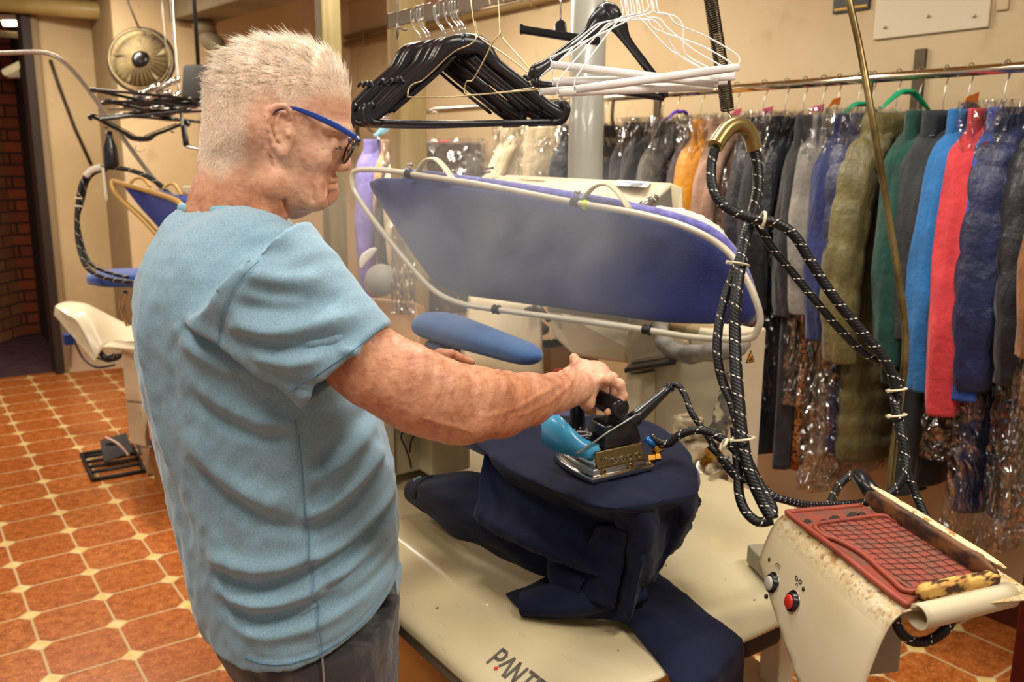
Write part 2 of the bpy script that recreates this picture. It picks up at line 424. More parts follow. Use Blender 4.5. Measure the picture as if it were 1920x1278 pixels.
# baseboards
struct('baseboard_right', bbox((XW-.022, -8, 0), (XW, 2.0, .14), .006), M('dark red brown skirting', '4a1a12', .4, coat=.2), smooth=False)
struct('baseboard_back', bbox((xd+.05, 2.272, 0), (xb, 2.3, .12), .006), M('dark brown skirting', '33190f', .5), smooth=False)
# door jamb close on the right edge of the view
q = U(1925, 1150, 2.1)
tag(obj('side_board', bbox((q[0]-.0, q[1]-.1, 0), (q[0]+.09, q[1]+.02, .92), .006), M('dark red board', '4b120e', .3, coat=.3), smooth=False), 'dark red wooden board edge standing in the lower right corner', 'board')
# timber post and slim post, steel column
p = U(766, 300, 3.4)
struct('pillar_1', bbox((p[0]-.058, p[1]-.05, 0), (p[0]+.058, p[1]+.05, 3.0), .012, 3), M('ochre painted post', 'b39c68', .6, col2='a28b58', vs=2, stretch=(12, 12, 1), bump=.15, bs=12), smooth=False)
p = U(628, 420, 4.4)
struct('pillar_2', bbox((p[0]-.05, p[1]-.04, 0), (p[0]+.05, p[1]+.04, 3.0), .01, 3), M('olive painted post', '8a7c54', .6, col2='76693f', vs=3, stretch=(10, 10, 1)), smooth=False)
p = U(1100, 200, 3.0)
struct('pillar_3', lathe([(.06, 0), (.06, 3.0)], (p[0], p[1], 0), (0, 0, 1), 40), M('grey painted steel column', '9b9a8d', .28, col2='8d8c80', vs=2, coat=.3, bump=.06, bs=14))
# pipes and ducts high up
PIPE = M('yellowed pipe paint', 'b59f62', .45, col2='a48d52', vs=4, coat=.2)
GREYP = M('grey brown duct paint', '83755a', .6, col2='6f6249', vs=3)
a, b = U(-40, 2, 6.2), U(385, 36, 6.6)
t = tag(obj('ceiling_pipe', tube([a, b], .062, 20), PIPE), 'thick yellowed pipe running under the ceiling above the round fan', 'pipe')
a, b = U(360, 55, 6.4), U(600, -60, 5.0); a[2] = b[2] = 2.72
t = thing('air_duct', 'grey brown boxed air duct below the ceiling beside the yellowed pipe', 'duct', (a+b)/2)
d_ = norm(b-a); obj('duct_body', obox((a+b)/2, d_, np.cross([0, 0, 1], d_), (0, 0, 1), np.linalg.norm(b-a), .3, .22, .01), GREYP, t, smooth=False)
obj('duct_flange', obox(a+d_*.04, d_, np.cross([0, 0, 1], d_), (0, 0, 1), .03, .33, .25, .004), GREYP, t, smooth=False)
t = thing('drain_pipe', 'dusty grey elbow pipe dropping from the duct behind the head', 'pipe', U(395, 90, 6.3))
obj('elbow', tube([U(385, 20, 6.3), U(383, 55, 6.3), U(392, 74, 6.3), U(408, 90, 6.3), U(410, 130, 6.3), U(412, 200, 6.3), U(414, 330, 6.3)], .065, 18, 6), GREYP, t)
obj('pipe_collar', tube([U(380, 44, 6.3), U(388, 66, 6.3)], .078, 18), GREYP, t)
BR = M('brown painted conduit', '8a7044', .5)
for k, (y0, y1, r) in enumerate(((76, 4, .022), (60, -14, .014))):
    A_, B_ = PX(640, y0, XW-.04), PX(1060, y1, XW-.04); B_[2] = A_[2] = (A_[2]+B_[2])/2
    t = thing('wall_pipe', ('thicker lower' if k == 0 else 'thinner upper')+' brown pipe clipped along the wall above the hanging coats', 'pipe', A_, 'brown pipes on the wall')
    obj('pipe_run', tube([A_, B_], r, 12), BR, t)
    for s in (.15, .4, .65, .9):
        c = A_+(B_-A_)*s; obj('pipe_clip', obox(c, (0, 1, 0), (1, 0, 0), (0, 0, 1), .025, .05, r*2.6, .004), BR, t, smooth=False)
# ceiling lamps: real fixtures
EM = M('fluorescent tube glow', 'fff3d6', .5, emit=9); LAMPW = M('white lamp housing', 'd9d2c2', .4)
def tube_lamp(c, ax, L, label, r=.02, vis=True):
    t = thing('tube_lamp', label, 'ceiling lamp', c, 'fluorescent tube lamps'); ax = norm(ax); sd = norm(np.cross([0, 0, 1], ax))
    obj('lamp_housing', obox(np.array(c)+[0, 0, .03], ax, sd, (0, 0, 1), L+.08, .12, .04, .006), LAMPW, t, smooth=False)
    obj('light_tube', tube([np.array(c)-ax*L/2, np.array(c)+ax*L/2], r, 12), EM, t)
tube_lamp(U(24, 42, 6.9), RV, .14, 'bright short tube lamp inside the doorway at the top left', .028)
c = U(20, 132, 7.6); t = thing('wall_lamp', 'dim oval wall lamp inside the dark brick passage', 'lamp', c)
obj('lamp_glass', tube([c-RV*.06-[0, 0, .02], c+RV*.09+[0, 0, .05]], [.03, .03], 14, 0), M('warm lamp glass', 'cdb98a', .2, emit=.5), t)
obj('lamp_base', obox(c+DV*.05, RV, DV, (0, 0, 1), .12, .03, .1, .01), LAMPW, t, smooth=False)
o = U(24, 66, 6.95); struct('trim_3', obox(o, (1, 0, 0), (0, 1, 0), (0, 0, 1), 1.1, .05, .05, .004), M('taupe lintel', '7a6644', .6), smooth=False)
# right wall fittings
P = [PX(1640, 76, XW), PX(1856, 50, XW), PX(1860, -40, XW), PX(1632, -20, XW)]
z0 = (P[0][2]+P[1][2])/2; y0, y1 = P[0][1], P[1][1]
t = thing('wall_cover_panel', 'large white sheet cover screwed flat on the right wall at the top', 'panel', (XW, y0, z0))
obj('cover_sheet', bbox((XW-.014, y1, z0), (XW, y0, z0+.6), .003), M('off white cover sheet', 'cfc2a6', .45), t, smooth=False)
for yy, zz in ((y0-.05, z0+.04), (y1+.05, z0+.04), ((y0+y1)/2, z0+.06)):
    obj('screw', lathe([(.006, 0), (.004, .004)], (XW-.018, yy, zz), (-1, 0, 0), 10), STEEL, t)
struct('trim_4', bbox((XW-.012, y1-.06, z0+.05), (XW, y1-.02, 3.0), .003), WALLR, smooth=False)
a, b = PX(1564, 26, XW), PX(1632, 18, XW)
t = thing('wall_sign', 'black square sign with gold border and gold ring on the wall', 'sign', a)
z0 = (a[2]+b[2])/2; cy = (a[1]+b[1])/2; w = abs(a[1]-b[1]); GOLD = M('gold print', 'b08a2a', .4, .3)
obj('sign_plate', bbox((XW-.012, b[1], z0), (XW, a[1], z0+w), .002), M('black sign face', '17140f', .4), t, smooth=False)
for (q0, q1) in (((b[1]+.008, z0+.01), (a[1]-.008, z0+.018)), ((b[1]+.008, z0+w-.018), (a[1]-.008, z0+w-.01))):
    obj('gold_border', box((XW-.0135, q0[0], q0[1]), (XW-.012, q1[0], q1[1])), GOLD, t, smooth=False)
obj('gold_ring', tube([(XW-.013, cy+.045*math.cos(k*PI/12), z0+.092+.045*math.sin(k*PI/12)) for k in range(24)], .006, 6, 0, closed=True), GOLD, t)
# ================================================================== ironing table, iron, trousers, console, press
NZ = np.array([0, 0, 1.])
def pz(L): return np.array([PZ(*p) for p in L])
def loft(rows, nu=6, nv=6, fn=PZ, amp=0, seed=0, fr=9, thick=.003, push=None):
    G = np.array([[fn(*p) for p in r] for r in rows], float)
    G = np.array([catmull(r, nu) for r in G]); G = np.array([catmull(G[:, k], nv) for k in range(G.shape[1])]).transpose(1, 0, 2)
    if amp:
        du = np.gradient(G, axis=0); dv = np.gradient(G, axis=1); N = np.cross(du, dv); N /= np.maximum(1e-9, np.linalg.norm(N, axis=2))[..., None]
        G = G+N*(wob(G[..., 0]+G[..., 2]*.7, G[..., 1]-G[..., 2]*.4, seed, fr, 3)*amp)[..., None]
    return gridmesh(G, thick)
# ---- table
tb = thing('ironing_table', 'cream enamel pressing table with a dished tray beside the man', 'ironing table', (.86, -3.6, 0))
YR, YL = -4.315, -2.75
prof = [(.445,.788),(.452,.800),(.47,.812),(.50,.826),(.535,.842),(.565,.851),(.60,.8515),(.70,.849),(.85,.848),(1.0,.848),(1.10,.850),(1.15,.853),(1.19,.862),(1.235,.879),(1.28,.896),(1.31,.909),(1.318,.905)]
cp = catmull([(x, 0, z) for x, z in prof], 4)
ys = np.concatenate([np.linspace(YR, -4.12, 14), np.linspace(-4.08, YL, 24)])
G = np.zeros((len(ys), len(cp), 3))
for i, y in enumerate(ys):
    G[i, :, 0] = cp[:, 0]; G[i, :, 1] = y; G[i, :, 2] = cp[:, 2]
    dish = sm_ = np.clip((cp[:, 0]-.6)/.12, 0, 1)*np.clip((1.12-cp[:, 0])/.12, 0, 1)*np.clip((y+4.29)/.12, 0, 1)
    G[i, :, 2] -= .012*dish*dish*(3-2*dish)*1.0
TRAY = M('cream table enamel', 'd8cba8', .24, col2='cdbd96', vs=2.2, coat=.25)
g = NT(TRAY); p_ = g.coord(); n = g.noise(p_, 2.4, 5); c = g.mix(g.rng(n, .38, .64), 'd6c9a6', 'c8b88f')
mp = g.N.new('ShaderNodeMapping'); mp.inputs['Scale'].default_value = (60, 4, 10); mp.inputs['Rotation'].default_value = (0, 0, .6); g.L.new(p_, mp.inputs[0])
c = g.mix(g.math('MULTIPLY', g.rng(g.noise(mp.outputs[0], 5, 3), .68, .74), .35), c, '8f7f60'); n4 = g.noise(p_, 38, 2)
c = g.mix(g.rng(n4, .755, .77), c, '6b5738'); g.L.new(c, g.b.inputs['Base Color']); g.bump(g.noise(p_, 7, 2), .12, .006)
obj('tray', gridmesh(G, .006), TRAY, tb)
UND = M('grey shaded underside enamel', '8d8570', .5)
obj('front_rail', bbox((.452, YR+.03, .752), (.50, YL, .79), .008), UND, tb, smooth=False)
OCH = M('ochre laminate side', 'c18a3c', .5, col2='b37c32', vs=3)
obj('cabinet', bbox((.56, -4.05, .06), (1.16, YL+.05, .75), .008), OCH, tb, smooth=False)
for (x, y) in ((.60, -4.2), (1.12, -4.2), (.60, -2.85), (1.12, -2.85)):
    obj('leg', bbox((x-.025, y-.025, 0), (x+.025, y+.025, .84), .004), CREAM2, tb, smooth=False)
q = PZ(1418, 1185, .82)
obj('bumper', bbox((q[0]-.055, q[1]-.02, .785), (q[0]+.055, q[1]+.03, .842), .016, 3), RUBBER, tb, smooth=False, label='black rubber bumper under the tray corner')
obj('foot_plate', slab([(.98, -4.26, .60), (1.12, -4.34, .62), (1.14, -4.10, .62), (1.0, -4.05, .60)], (0, 0, .006), .002), CREAM2, tb, smooth=False)
# lettering on the tray slope: PANTERA-like word starts at (912,1262) and runs down right; only PANTE is in view
dx_ = norm(np.array([.0, -1, 0])); up_ = norm(np.array([.115, 0, .052])); og = PX(910, 1246, .475)
zt = lambda x: float(np.interp(x, cp[:, 0], cp[:, 2]))
og = PZ(914, 1241, zt(.48)); og = PZ(914, 1241, zt(og[0])); og[2] = zt(og[0])
LET = M('grey printed lettering', '5f574f', .5)
ST = {'P': [[(0,0),(0,1)],[(0,1),(.35,1),(.5,.86),(.5,.6),(.35,.46),(0,.46)]], 'A': [[(0,.25),(.3,1),(.62,0)]], 'N': [[(0,0),(0,1),(.55,0),(.55,1)]],
      'T': [[(0,1),(.6,1)],[(.3,1),(.3,0)]], 'E': [[(.5,1),(0,1),(0,0),(.5,0)],[(0,.5),(.42,.5)]], 'R': [[(0,0),(0,1),(.4,1),(.5,.8),(.4,.55),(0,.5)],[(.2,.5),(.5,0)]]}
sz = .036; adv = [.70, .78, .80, .76, .74, .78]; cur = 0; parts = []
def lt(u_, v_):
    x = og[0]+v_*sz*.87; return np.array([x, og[1]-u_*sz, zt(x)+.0012])
for k, ch in enumerate('PANTER'):
    for stq in ST[ch]:
        for (u0, v0), (u1, v1) in zip(stq[:-1], stq[1:]):
            for m in range(4):
                a, b = [lt(cur+u0+(u1-u0)*w+.30*(v0+(v1-v0)*w)*0, v0+(v1-v0)*w) for w in (m/4, (m+1)/4)]
                d_ = norm(b-a); sl_n = norm([-(zt((a[0]+b[0])/2+.004)-zt((a[0]+b[0])/2-.004))/.008, 0, 1]); parts.append(obox((a+b)/2, d_, np.cross(sl_n, d_), sl_n, np.linalg.norm(b-a)+.0025, .0050, .0012))
    cur += adv[k]
obj('lettering', join(*parts), LET, tb, smooth=False, label='grey printed capital letters on the front slope')
c0 = lt(.66, .04); obj('red_mark', obox(c0, dx_+up_, dx_-up_, norm([-.55, 0, 1]), .0062, .0062, .0012), M('red print', 'c8301c', .5), tb, smooth=False)

# ---- padded board under the trousers
ib = thing('ironing_board', 'long navy padded board above the cream tray, under the trousers', 'ironing board', (.85, -3.5, .86))
nb = 60; out = []
def board_half(y):   # half width along the length, nose at y=-4.17
    s = np.clip((y+4.165)/.35, 0, 1); return .165*np.sqrt(1-(1-s)**2.2)
Yb = -4.165+(np.linspace(0, 1, 46)**1.8)*1.50
for y in Yb:
    hw = board_half(y)+.0008; cx = .865-.02*np.clip((y+4.1), 0, 1); ring = []
    for k in range(24):
        th = 2*PI*k/24; cc, ss = math.cos(th), math.sin(th); px_ = abs(cc)**.8*np.sign(cc)*hw; pzz = abs(ss)**.7*np.sign(ss)*.030*min(1, .25+hw/.1)
        ring.append((cx+px_, y, 1.068+pzz))
    out.append(ring)
V = [p for r in out for p in r]; Fc = []
for i in range(len(out)-1):
    for k in range(24): l = (k+1) % 24; Fc.append([i*24+k, i*24+l, (i+1)*24+l, (i+1)*24+k])
Fc += [list(range(24))[::-1], [(len(out)-1)*24+k for k in range(24)]]
obj('padded_top', (V, Fc), NAVY, ib)
obj('support_column', bbox((.80, -3.35, .86), (.92, -3.15, 1.05), .01), CREAM2, ib, smooth=False)
# cabinet at the rear of the tray (cream, with loose black cable and screws)
c0, c1 = PZ(742, 893, .86), PZ(862, 866, .86)
t = thing('control_cabinet', 'cream metal box standing on the tray behind the board with black cable', 'cabinet', c0)
ax = norm(c1-c0); bd = norm(np.cross(NZ, ax)); bd = bd if bd @ DV > 0 else -bd
obj('cabinet_body', obox((c0+c1)/2+bd*.15+[0, 0, .085], ax, bd, NZ, np.linalg.norm(c1-c0), .3, .17, .008), CREAM2, t, smooth=False)
obj('side_flange', obox(c0-ax*.02+bd*.1+[0, 0, .08], ax, bd, NZ, .03, .22, .16, .004), CREAM, t, smooth=False)
cb = lambda x, y: PN(x, y, c0-bd*.008, bd)
obj('cable', tube([cb(757, 806), cb(752, 820), cb(760, 838), cb(768, 862), cb(771, 878)], .0022, 8, 5), RUBBER, t)
obj('cable', tube([cb(800, 878), cb(808, 872), cb(802, 840), cb(797, 822), cb(785, 812), cb(772, 824), cb(768, 848)], .0022, 8, 5), RUBBER, t)
for (x, y) in ((735, 833), (733, 882), (822, 861)): obj('screw', lathe([(.004, 0), (.003, .003)], cb(x, y)+bd*.006, -bd, 10), STEEL, t)

# ---- navy trousers draped over the board
tr = thing('trousers', 'dark navy cotton trousers draped over the padded board and hanging onto the tray', 'trousers', (.8, -4.0, .86))
CIN = M('dark teal pocket lining', '10201f', .9)
Z1 = 1.103
top = [[(868,800,Z1-.012),(960,786,Z1-.004),(1080,778,Z1),(1190,784,Z1),(1262,815,Z1-.002),(1296,852,Z1-.008)],
       [(872,812,Z1-.004),(955,806,Z1+.004),(1065,808,Z1+.004),(1180,822,Z1+.004),(1265,852,Z1+.002),(1306,882,Z1-.006)],
       [(888,832,Z1-.004),(950,846,Z1+.004),(1050,872,Z1+.004),(1160,892,Z1+.004),(1250,900,Z1+.002),(1309,912,Z1-.012)],
       [(905,848,Z1-.012),(948,876,Z1-.004),(1045,918,Z1),(1140,948,Z1),(1225,942,Z1-.002),(1308,930,Z1-.022)],
       [(915,856,1.075),(955,896,1.07),(1052,940,1.068),(1152,968,1.066),(1232,962,1.066),(1306,945,1.060)],
       [(925,862,1.045),(968,910,1.04),(1056,956,1.035),(1160,984,1.03),(1238,980,1.03),(1304,960,1.03)]]
obj('cloth_top', loft(top, 7, 7, amp=.004, seed=4, fr=8, thick=-.003), CLOTH, tr)
# long rolled leg lying under the board
rp = [(779,921,.905,.026),(800,925,.915,.036),(832,932,.93,.052),(880,946,.94,.068),(940,968,.94,.074),(1000,1000,.935,.068),(1060,1032,.925,.060),(1120,1066,.915,.048),(1165,1085,.905,.04)]
def fold(i, th): return 1+.05*math.sin(3*th+i*.35)+.045*math.sin(5*th-i*.22)+.03*math.sin(9*th+i*.5)
obj('rolled_leg', tube([PZ(*p[:3]) for p in rp], [p[3] for p in rp], 40, 7, rfun=fold), CLOTH, tr)
obj('waistband', tube([PZ(776, 920, .904), PZ(792, 923, .911), PZ(806, 926, .918)], [.028, .036, .0415], 32, 4), CLOTH, tr)
obj('waist_seam', tube([PZ(808, 926, .919)+[0, 0, 0], PZ(812, 927, .921)], [.0435, .0445], 32), M('dark seam thread', '0d1020', .9), tr)  # thin dark ring marking the waistband seam
lb = PZ(784, 905, .935); obj('care_label', bevelmesh(slab([lb+q for q in ([-.014,0,.012],[.004,-.004,.018],[.010,-.006,-.008],[-.002,-.004,-.014])], DV*.002), .0005), M('light blue satin label', '9fc6dc', .4, sheen=.3), tr, smooth=False, label='small light blue care label at the waistband')
# flap from the near board edge down to the roll
flap = [[(908,850,1.085),(938,866,1.07),(985,905,1.065),(1058,948,1.05),(1120,970,1.04),(1162,985,1.035)],
        [(898,905,1.04),(935,915,1.035),(985,945,1.03),(1050,978,1.02),(1115,1000,1.01),(1166,1010,1.0)],
        [(893,965,.985),(935,990,.985),(985,1018,.985),(1048,1038,.98),(1110,1052,.97),(1168,1050,.97)],
        [(900,972,.965),(940,1000,.965),(990,1028,.965),(1050,1050,.955),(1108,1075,.95),(1160,1085,.94)]]
obj('front_flap', loft(flap, 7, 7, amp=.009, seed=9, fr=6, thick=-.003), CLOTH, tr)
hang = [[(1140,950,1.098),(1190,946,1.10),(1240,938,1.10),(1285,925,1.09),(1309,893,1.085)],
        [(1158,985,1.045),(1205,985,1.06),(1250,975,1.045),(1290,962,1.055),(1311,930,1.04)],
        [(1166,1030,.99),(1208,1040,1.01),(1245,1025,.985),(1280,1005,1.0),(1306,960,.985)],
        [(1160,1085,.935),(1196,1095,.955),(1222,1078,.93),(1250,1050,.945),(1284,992,.93)],
        [(1150,1135,.888),(1186,1140,.90),(1200,1115,.88),(1215,1090,.885),(1235,1045,.88)],
        [(1146,1162,.868),(1180,1162,.87),(1192,1130,.868),(1202,1100,.868),(1214,1066,.865)]]
obj('hanging_leg', loft(hang, 9, 8, amp=.009, seed=14, fr=6, thick=-.003), CLOTH, tr)
hang2 = [[(1120,985,1.04),(1150,985,1.04),(1170,1000,1.04)],[(1096,1030,.985),(1135,1040,.985),(1168,1045,.99)],[(1070,1072,.935),(1118,1085,.94),(1160,1095,.94)],[(1062,1108,.895),(1112,1125,.90),(1152,1140,.89)]]
obj('fold', loft(hang2, 8, 8, amp=.006, seed=3, fr=8, thick=-.003), CLOTH, tr)
def cuff(P, R, flat, name='cuff', inner=True):
    Q = [PZ(*p) for p in P]; V, Fc = tube(Q, R, 30, 5, caps=False, flat=flat, up=NZ, rfun=lambda i, th: 1+.06*math.sin(2*th+1)+.05*math.sin(5*th))
    obj(name, (V, Fc), CLOTH, tr)
    q = catmull(np.hstack([Q, np.array(R)[:, None]]), 5)
    V2, F2 = tube(q[:, :3], list(q[:, 3]*.93), 30, caps=False, flat=flat, up=NZ, rfun=lambda i, th: 1+.06*math.sin(2*th+1)+.05*math.sin(5*th)); obj(name+'_lining', (V2, F2), CIN, tr)
cuff([(978,1132,.866),(1030,1126,.876),(1090,1118,.885),(1150,1105,.89),(1190,1098,.89)], [.019, .026, .03, .03, .03], 1.75)
cuff([(1098,1106,.905),(1070,1085,.915),(1050,1066,.925),(1045,1050,.93)], [.032, .034, .030, .022], .85)
lay = [[(948,1112,.857),(985,1098,.862),(1040,1078,.872),(1110,1090,.875),(1180,1085,.875),(1206,1066,.862)],
       [(962,1128,.860),(1000,1120,.872),(1060,1110,.890),(1120,1118,.892),(1178,1112,.885),(1208,1090,.862)],
       [(974,1142,.857),(1015,1142,.868),(1070,1140,.878),(1120,1142,.880),(1170,1138,.875),(1196,1112,.860)],
       [(976,1146,.8515),(1018,1153,.852),(1070,1158,.852),(1120,1160,.852),(1160,1162,.852),(1190,1140,.852)]]
obj('leg_on_tray', loft(lay, 7, 6, amp=.0025, seed=6, fr=9, thick=-.003), CLOTH, tr)
fall = [[(1214,1062,.860),(1196,1085,.862),(1176,1120,.862),(1155,1150,.857),(1140,1160,.8515)],
        [(1255,1093,.857),(1235,1115,.866),(1215,1140,.866),(1195,1165,.860),(1178,1172,.8515)],
        [(1320,1146,.857),(1295,1165,.866),(1270,1188,.868),(1235,1215,.862),(1212,1214,.8515)],
        [(1384,1193,.856),(1355,1215,.862),(1325,1238,.864),(1280,1262,.860),(1244,1254,.852)],
        [(1391,1206,.850),(1365,1245,.85),(1335,1275,.85),(1298,1300,.85),(1262,1284,.846)],
        [(1391,1262,.80),(1362,1290,.80),(1332,1310,.80),(1300,1330,.80),(1268,1320,.80)],
        [(1386,1345,.72),(1360,1380,.72),(1330,1400,.72),(1300,1420,.72),(1272,1410,.72)]]
obj('falling_leg', loft(fall, 6, 8, amp=.0035, seed=12, fr=6, thick=-.003), CLOTH, tr)

# ---- the iron
R1, R2 = PZ(1110, 908, 1.111), PZ(1226, 880, 1.111); wv = norm(R2-R1); fv = norm(np.cross(NZ, wv)); fv = fv if fv @ DV > 0 else -fv
WI = np.linalg.norm(R2-R1); LI = .19
def IP(u_, v_, z_): return R1+wv*u_*WI+fv*v_+np.array([0, 0, z_])
ir = thing('steam_iron', 'chrome steam iron with black grip and light blue heat shield on navy cloth', 'iron', IP(.5, .08, 0))
def isect(ins, z, L=LI):
    pr_ = [(0, 0), (1, 0), (1.0, .06), (.96, .10), (.86, .14), (.70, .17), (.5, LI), (.30, .17), (.14, .14), (.04, .10), (0, .06)]
    cen = (.5, .075)
    return [IP(.5+(a-.5)*(1-ins*2/WI), ins+b*(1-ins*1.7/LI), z) for a, b in pr_]
def stack(secs, mat, name, w=.0015):
    n = len(secs[0]); V = [tuple(p) for s in secs for p in s]; Fc = [list(range(n))[::-1], [(len(secs)-1)*n+k for k in range(n)]]
    for i in range(len(secs)-1):
        for k in range(n): l = (k+1) % n; Fc.append([i*n+k, i*n+l, (i+1)*n+l, (i+1)*n+k])
    return obj(name, bevelmesh((V, Fc), w, 2), mat, ir, smooth=True, auto=.6)
SOLE = M('polished iron steel', 'd2cdc4', .12, 1); OLV = M('bronzed steel plate', '8b7c58', .28, 1)
stack([isect(0, 0), isect(0, .011)], SOLE, 'soleplate')
stack([isect(.010, .011), isect(.010, .020), isect(.013, .022)], M('satin aluminium', 'a9a8a6', .35, 1), 'casting')
stack([isect(.016, .022), isect(.017, .032), isect(.028, .046), isect(.036, .052)], SOLE, 'chrome_cover', .003)
pl_ = [IP(.14, .008, .020), IP(.90, .008, .020), IP(.90, .018, .050), IP(.14, .018, .050)]
obj('rear_plate', slab(pl_, fv*.006-np.array([0, 0, 0]), .002), OLV, ir, smooth=False)
ru = norm(pl_[3]-pl_[0])
obj('embossed_text', join(text3d('SXG OLO', IP(.36, .0085, .025)-fv*.0002, wv, ru, .016, .0009), text3d('ZXSI', IP(.2, .010, .034)-fv*.0002, wv, ru, .009, .0009)), STEEL, ir, smooth=False)
for u_ in (.22, .66): obj('bolt', lathe([(.0055, 0), (.0055, .004), (.003, .0045)], IP(u_, .011, .015), -fv, 12), M('bronze bolt', '8a6a34', .35, 1), ir)
# black rear housing, grip and cord cone
obj('rear_housing', hexa([IP(.30, .020, .048), IP(.92, .020, .050), IP(.92, .085, .050), IP(.30, .085, .048), IP(.34, .026, .092), IP(.86, .026, .094), IP(.84, .075, .098), IP(.36, .075, .094)], .006, 3), BLACKP, ir, smooth=True, auto=.5)
H0_, H1_ = IP(.52, .018, .122), IP(.46, .150, .134)
obj('grip', tube([H0_-fv*.004, H0_, H0_+fv*.02, (H0_+H1_)/2, H1_-fv*.02, H1_, H1_+fv*.004], [.012, .019, .0185, .0165, .017, .018, .011], 24, 4), BLACKP, ir)
obj('grip_post', tube([H0_+fv*.010-[0, 0, .004], IP(.54, .045, .085)], [.018, .020], 20, 4, flat=.8), BLACKP, ir)
obj('grip_post', tube([H1_-fv*.014, IP(.48, .135, .05)], [.014, .017], 16, 4, flat=.8), BLACKP, ir)
obj('grip_end_ring', tube([H0_-fv*.0035+wv*.011*math.cos(a)+NZ*.011*math.sin(a) for a in np.linspace(0, 2*PI, 20, endpoint=False)], .0012, 6, 0, closed=True), BLACKP, ir)
c0_, c1_ = IP(.86, .045, .083), U(1256, 726, 1.70)
obj('cord_guard', lathe([(.015, 0), (.014, .02), (.0115, .06), (.0085, .10), (.0080, np.linalg.norm(c1_-c0_)-.006), (.0105, np.linalg.norm(c1_-c0_)-.004), (.0105, np.linalg.norm(c1_-c0_))], c0_, c1_-c0_, 20), BLACKP, ir)
obj('thermostat_dial', lathe([(.021, 0), (.021, .010), (.019, .012)], IP(.16, .062, .060), (0, 0, 1), 28), BLACKP, ir)
obj('dial_marks', join(*[obox(IP(.16, .062, .0725)+wv*.0165*math.cos(a)+fv*.0165*math.sin(a), wv*math.cos(a)+fv*math.sin(a), fv*math.cos(a)-wv*math.sin(a), NZ, .004, .0012, .0006) for a in np.linspace(0, 2*PI, 22, endpoint=False)], tube([IP(.16, .062, .0724)+wv*.0115*math.cos(a)+fv*.0115*math.sin(a) for a in np.linspace(0, 2*PI, 24, endpoint=False)], .0007, 5, 0, closed=True)), M('white dial print', 'e8e8e8', .5), ir, smooth=False)
CYAN = M('light blue heat shield', '3f9fce', .35, col2='55b4dc', vs=8, coat=.2); 
def sh(rows): return gridmesh(np.array([catmull(r, 6) for r in rows]), .0016)
obj('heat_shield', sh([[IP(-.10, .135, .040), IP(-.13, .10, .040), IP(-.10, .06, .040), IP(.05, .03, .038), IP(.26, .022, .038)],
                       [IP(-.09, .14, .075), IP(-.13, .10, .078), IP(-.10, .062, .074), IP(.03, .036, .058), IP(.25, .026, .050)],
                       [IP(-.02, .145, .105), IP(-.07, .105, .108), IP(-.05, .07, .098), IP(.06, .045, .074), IP(.26, .03, .058)]]), CYAN, ir)
obj('heat_shield', sh([[IP(1.0, .13, .045), IP(1.08, .09, .045), IP(1.04, .05, .045)], [IP(.99, .13, .08), IP(1.06, .09, .082), IP(1.0, .05, .078)]]), CYAN, ir)
obj('wire_stay', tube([IP(-.10, .030, .050), IP(.10, .022, .066), IP(.35, .018, .084), IP(.62, .016, .098), IP(.80, .020, .104)], .0022, 8, 5), M('grey steel wire', '8a8f88', .35, .8), ir)
obj('brass_fitting', join(lathe([(.009, 0), (.009, .012), (.007, .013), (.007, .022)], IP(.96, .012, .020)-fv*.004, wv*.6-fv*.55+NZ*.15, 6), lathe([(.006, 0), (.006, .02)], IP(1.1, .016, .025), wv+NZ*.3, 8)), BRASS, ir, smooth=False)
obj('blue_fitting', cyl(IP(1.12, .020, .036), IP(1.02, .028, .052), .0062, 12), M('blue anodised nut', '2a6fb4', .3, .5), ir)
obj('brass_nut', cyl(IP(1.16, .014, .028), IP(1.12, .020, .036), .0058, 6), BRASS, ir, smooth=False)

# ---- console with silicone iron rest
cs = thing('control_console', 'bent cream sheet console with round buttons and scorched edges, at the table corner', 'console', (.92, -4.5, .85))
ZC = 1.075
A0, A1 = PZ(1478, 962, ZC), PZ(1702, 1146, ZC)       # near-left top edge, far to near
B0, B1 = PZ(1612, 932, ZC), PZ(1872, 1090, ZC)       # right top edge
CON = M('scorched cream enamel', 'd6c7a0', .38)
g = NT(CON); p_ = g.coord(); n = g.noise(p_, 30, 6); sp = g.sep(g.pos())
c = g.mix(g.rng(g.noise(p_, 4, 4), .4, .65), 'd9cba9', 'cbb98f'); zz = g.rng(sp[2], 1.045, 1.074)
vo = g.N.new('ShaderNodeTexVoronoi'); vo.feature = 'DISTANCE_TO_EDGE'; vo.inputs['Scale'].default_value = 150; g.L.new(g.noise(p_, 14, 3, 'Color'), vo.inputs['Vector']); 
cr = g.math('MULTIPLY', g.rng(vo.outputs['Distance'], .0, .5, 1, 0), zz)
c = g.mix(g.math('MULTIPLY', g.rng(g.noise(p_, 75, 5), .40, .62), zz), c, 'bfa06a'); c = g.mix(g.math('MULTIPLY', g.rng(g.noise(p_, 130, 5), .56, .64), g.math('MULTIPLY', zz, .8)), c, '6a4420'); c = g.mix(g.math('MULTIPLY', g.rng(n, .60, .68), zz), c, '8a5a2a')
g.L.new(c, g.b.inputs['Base Color']); g.bump(g.math('MULTIPLY', g.noise(p_, 110, 4), zz), .8, .004)
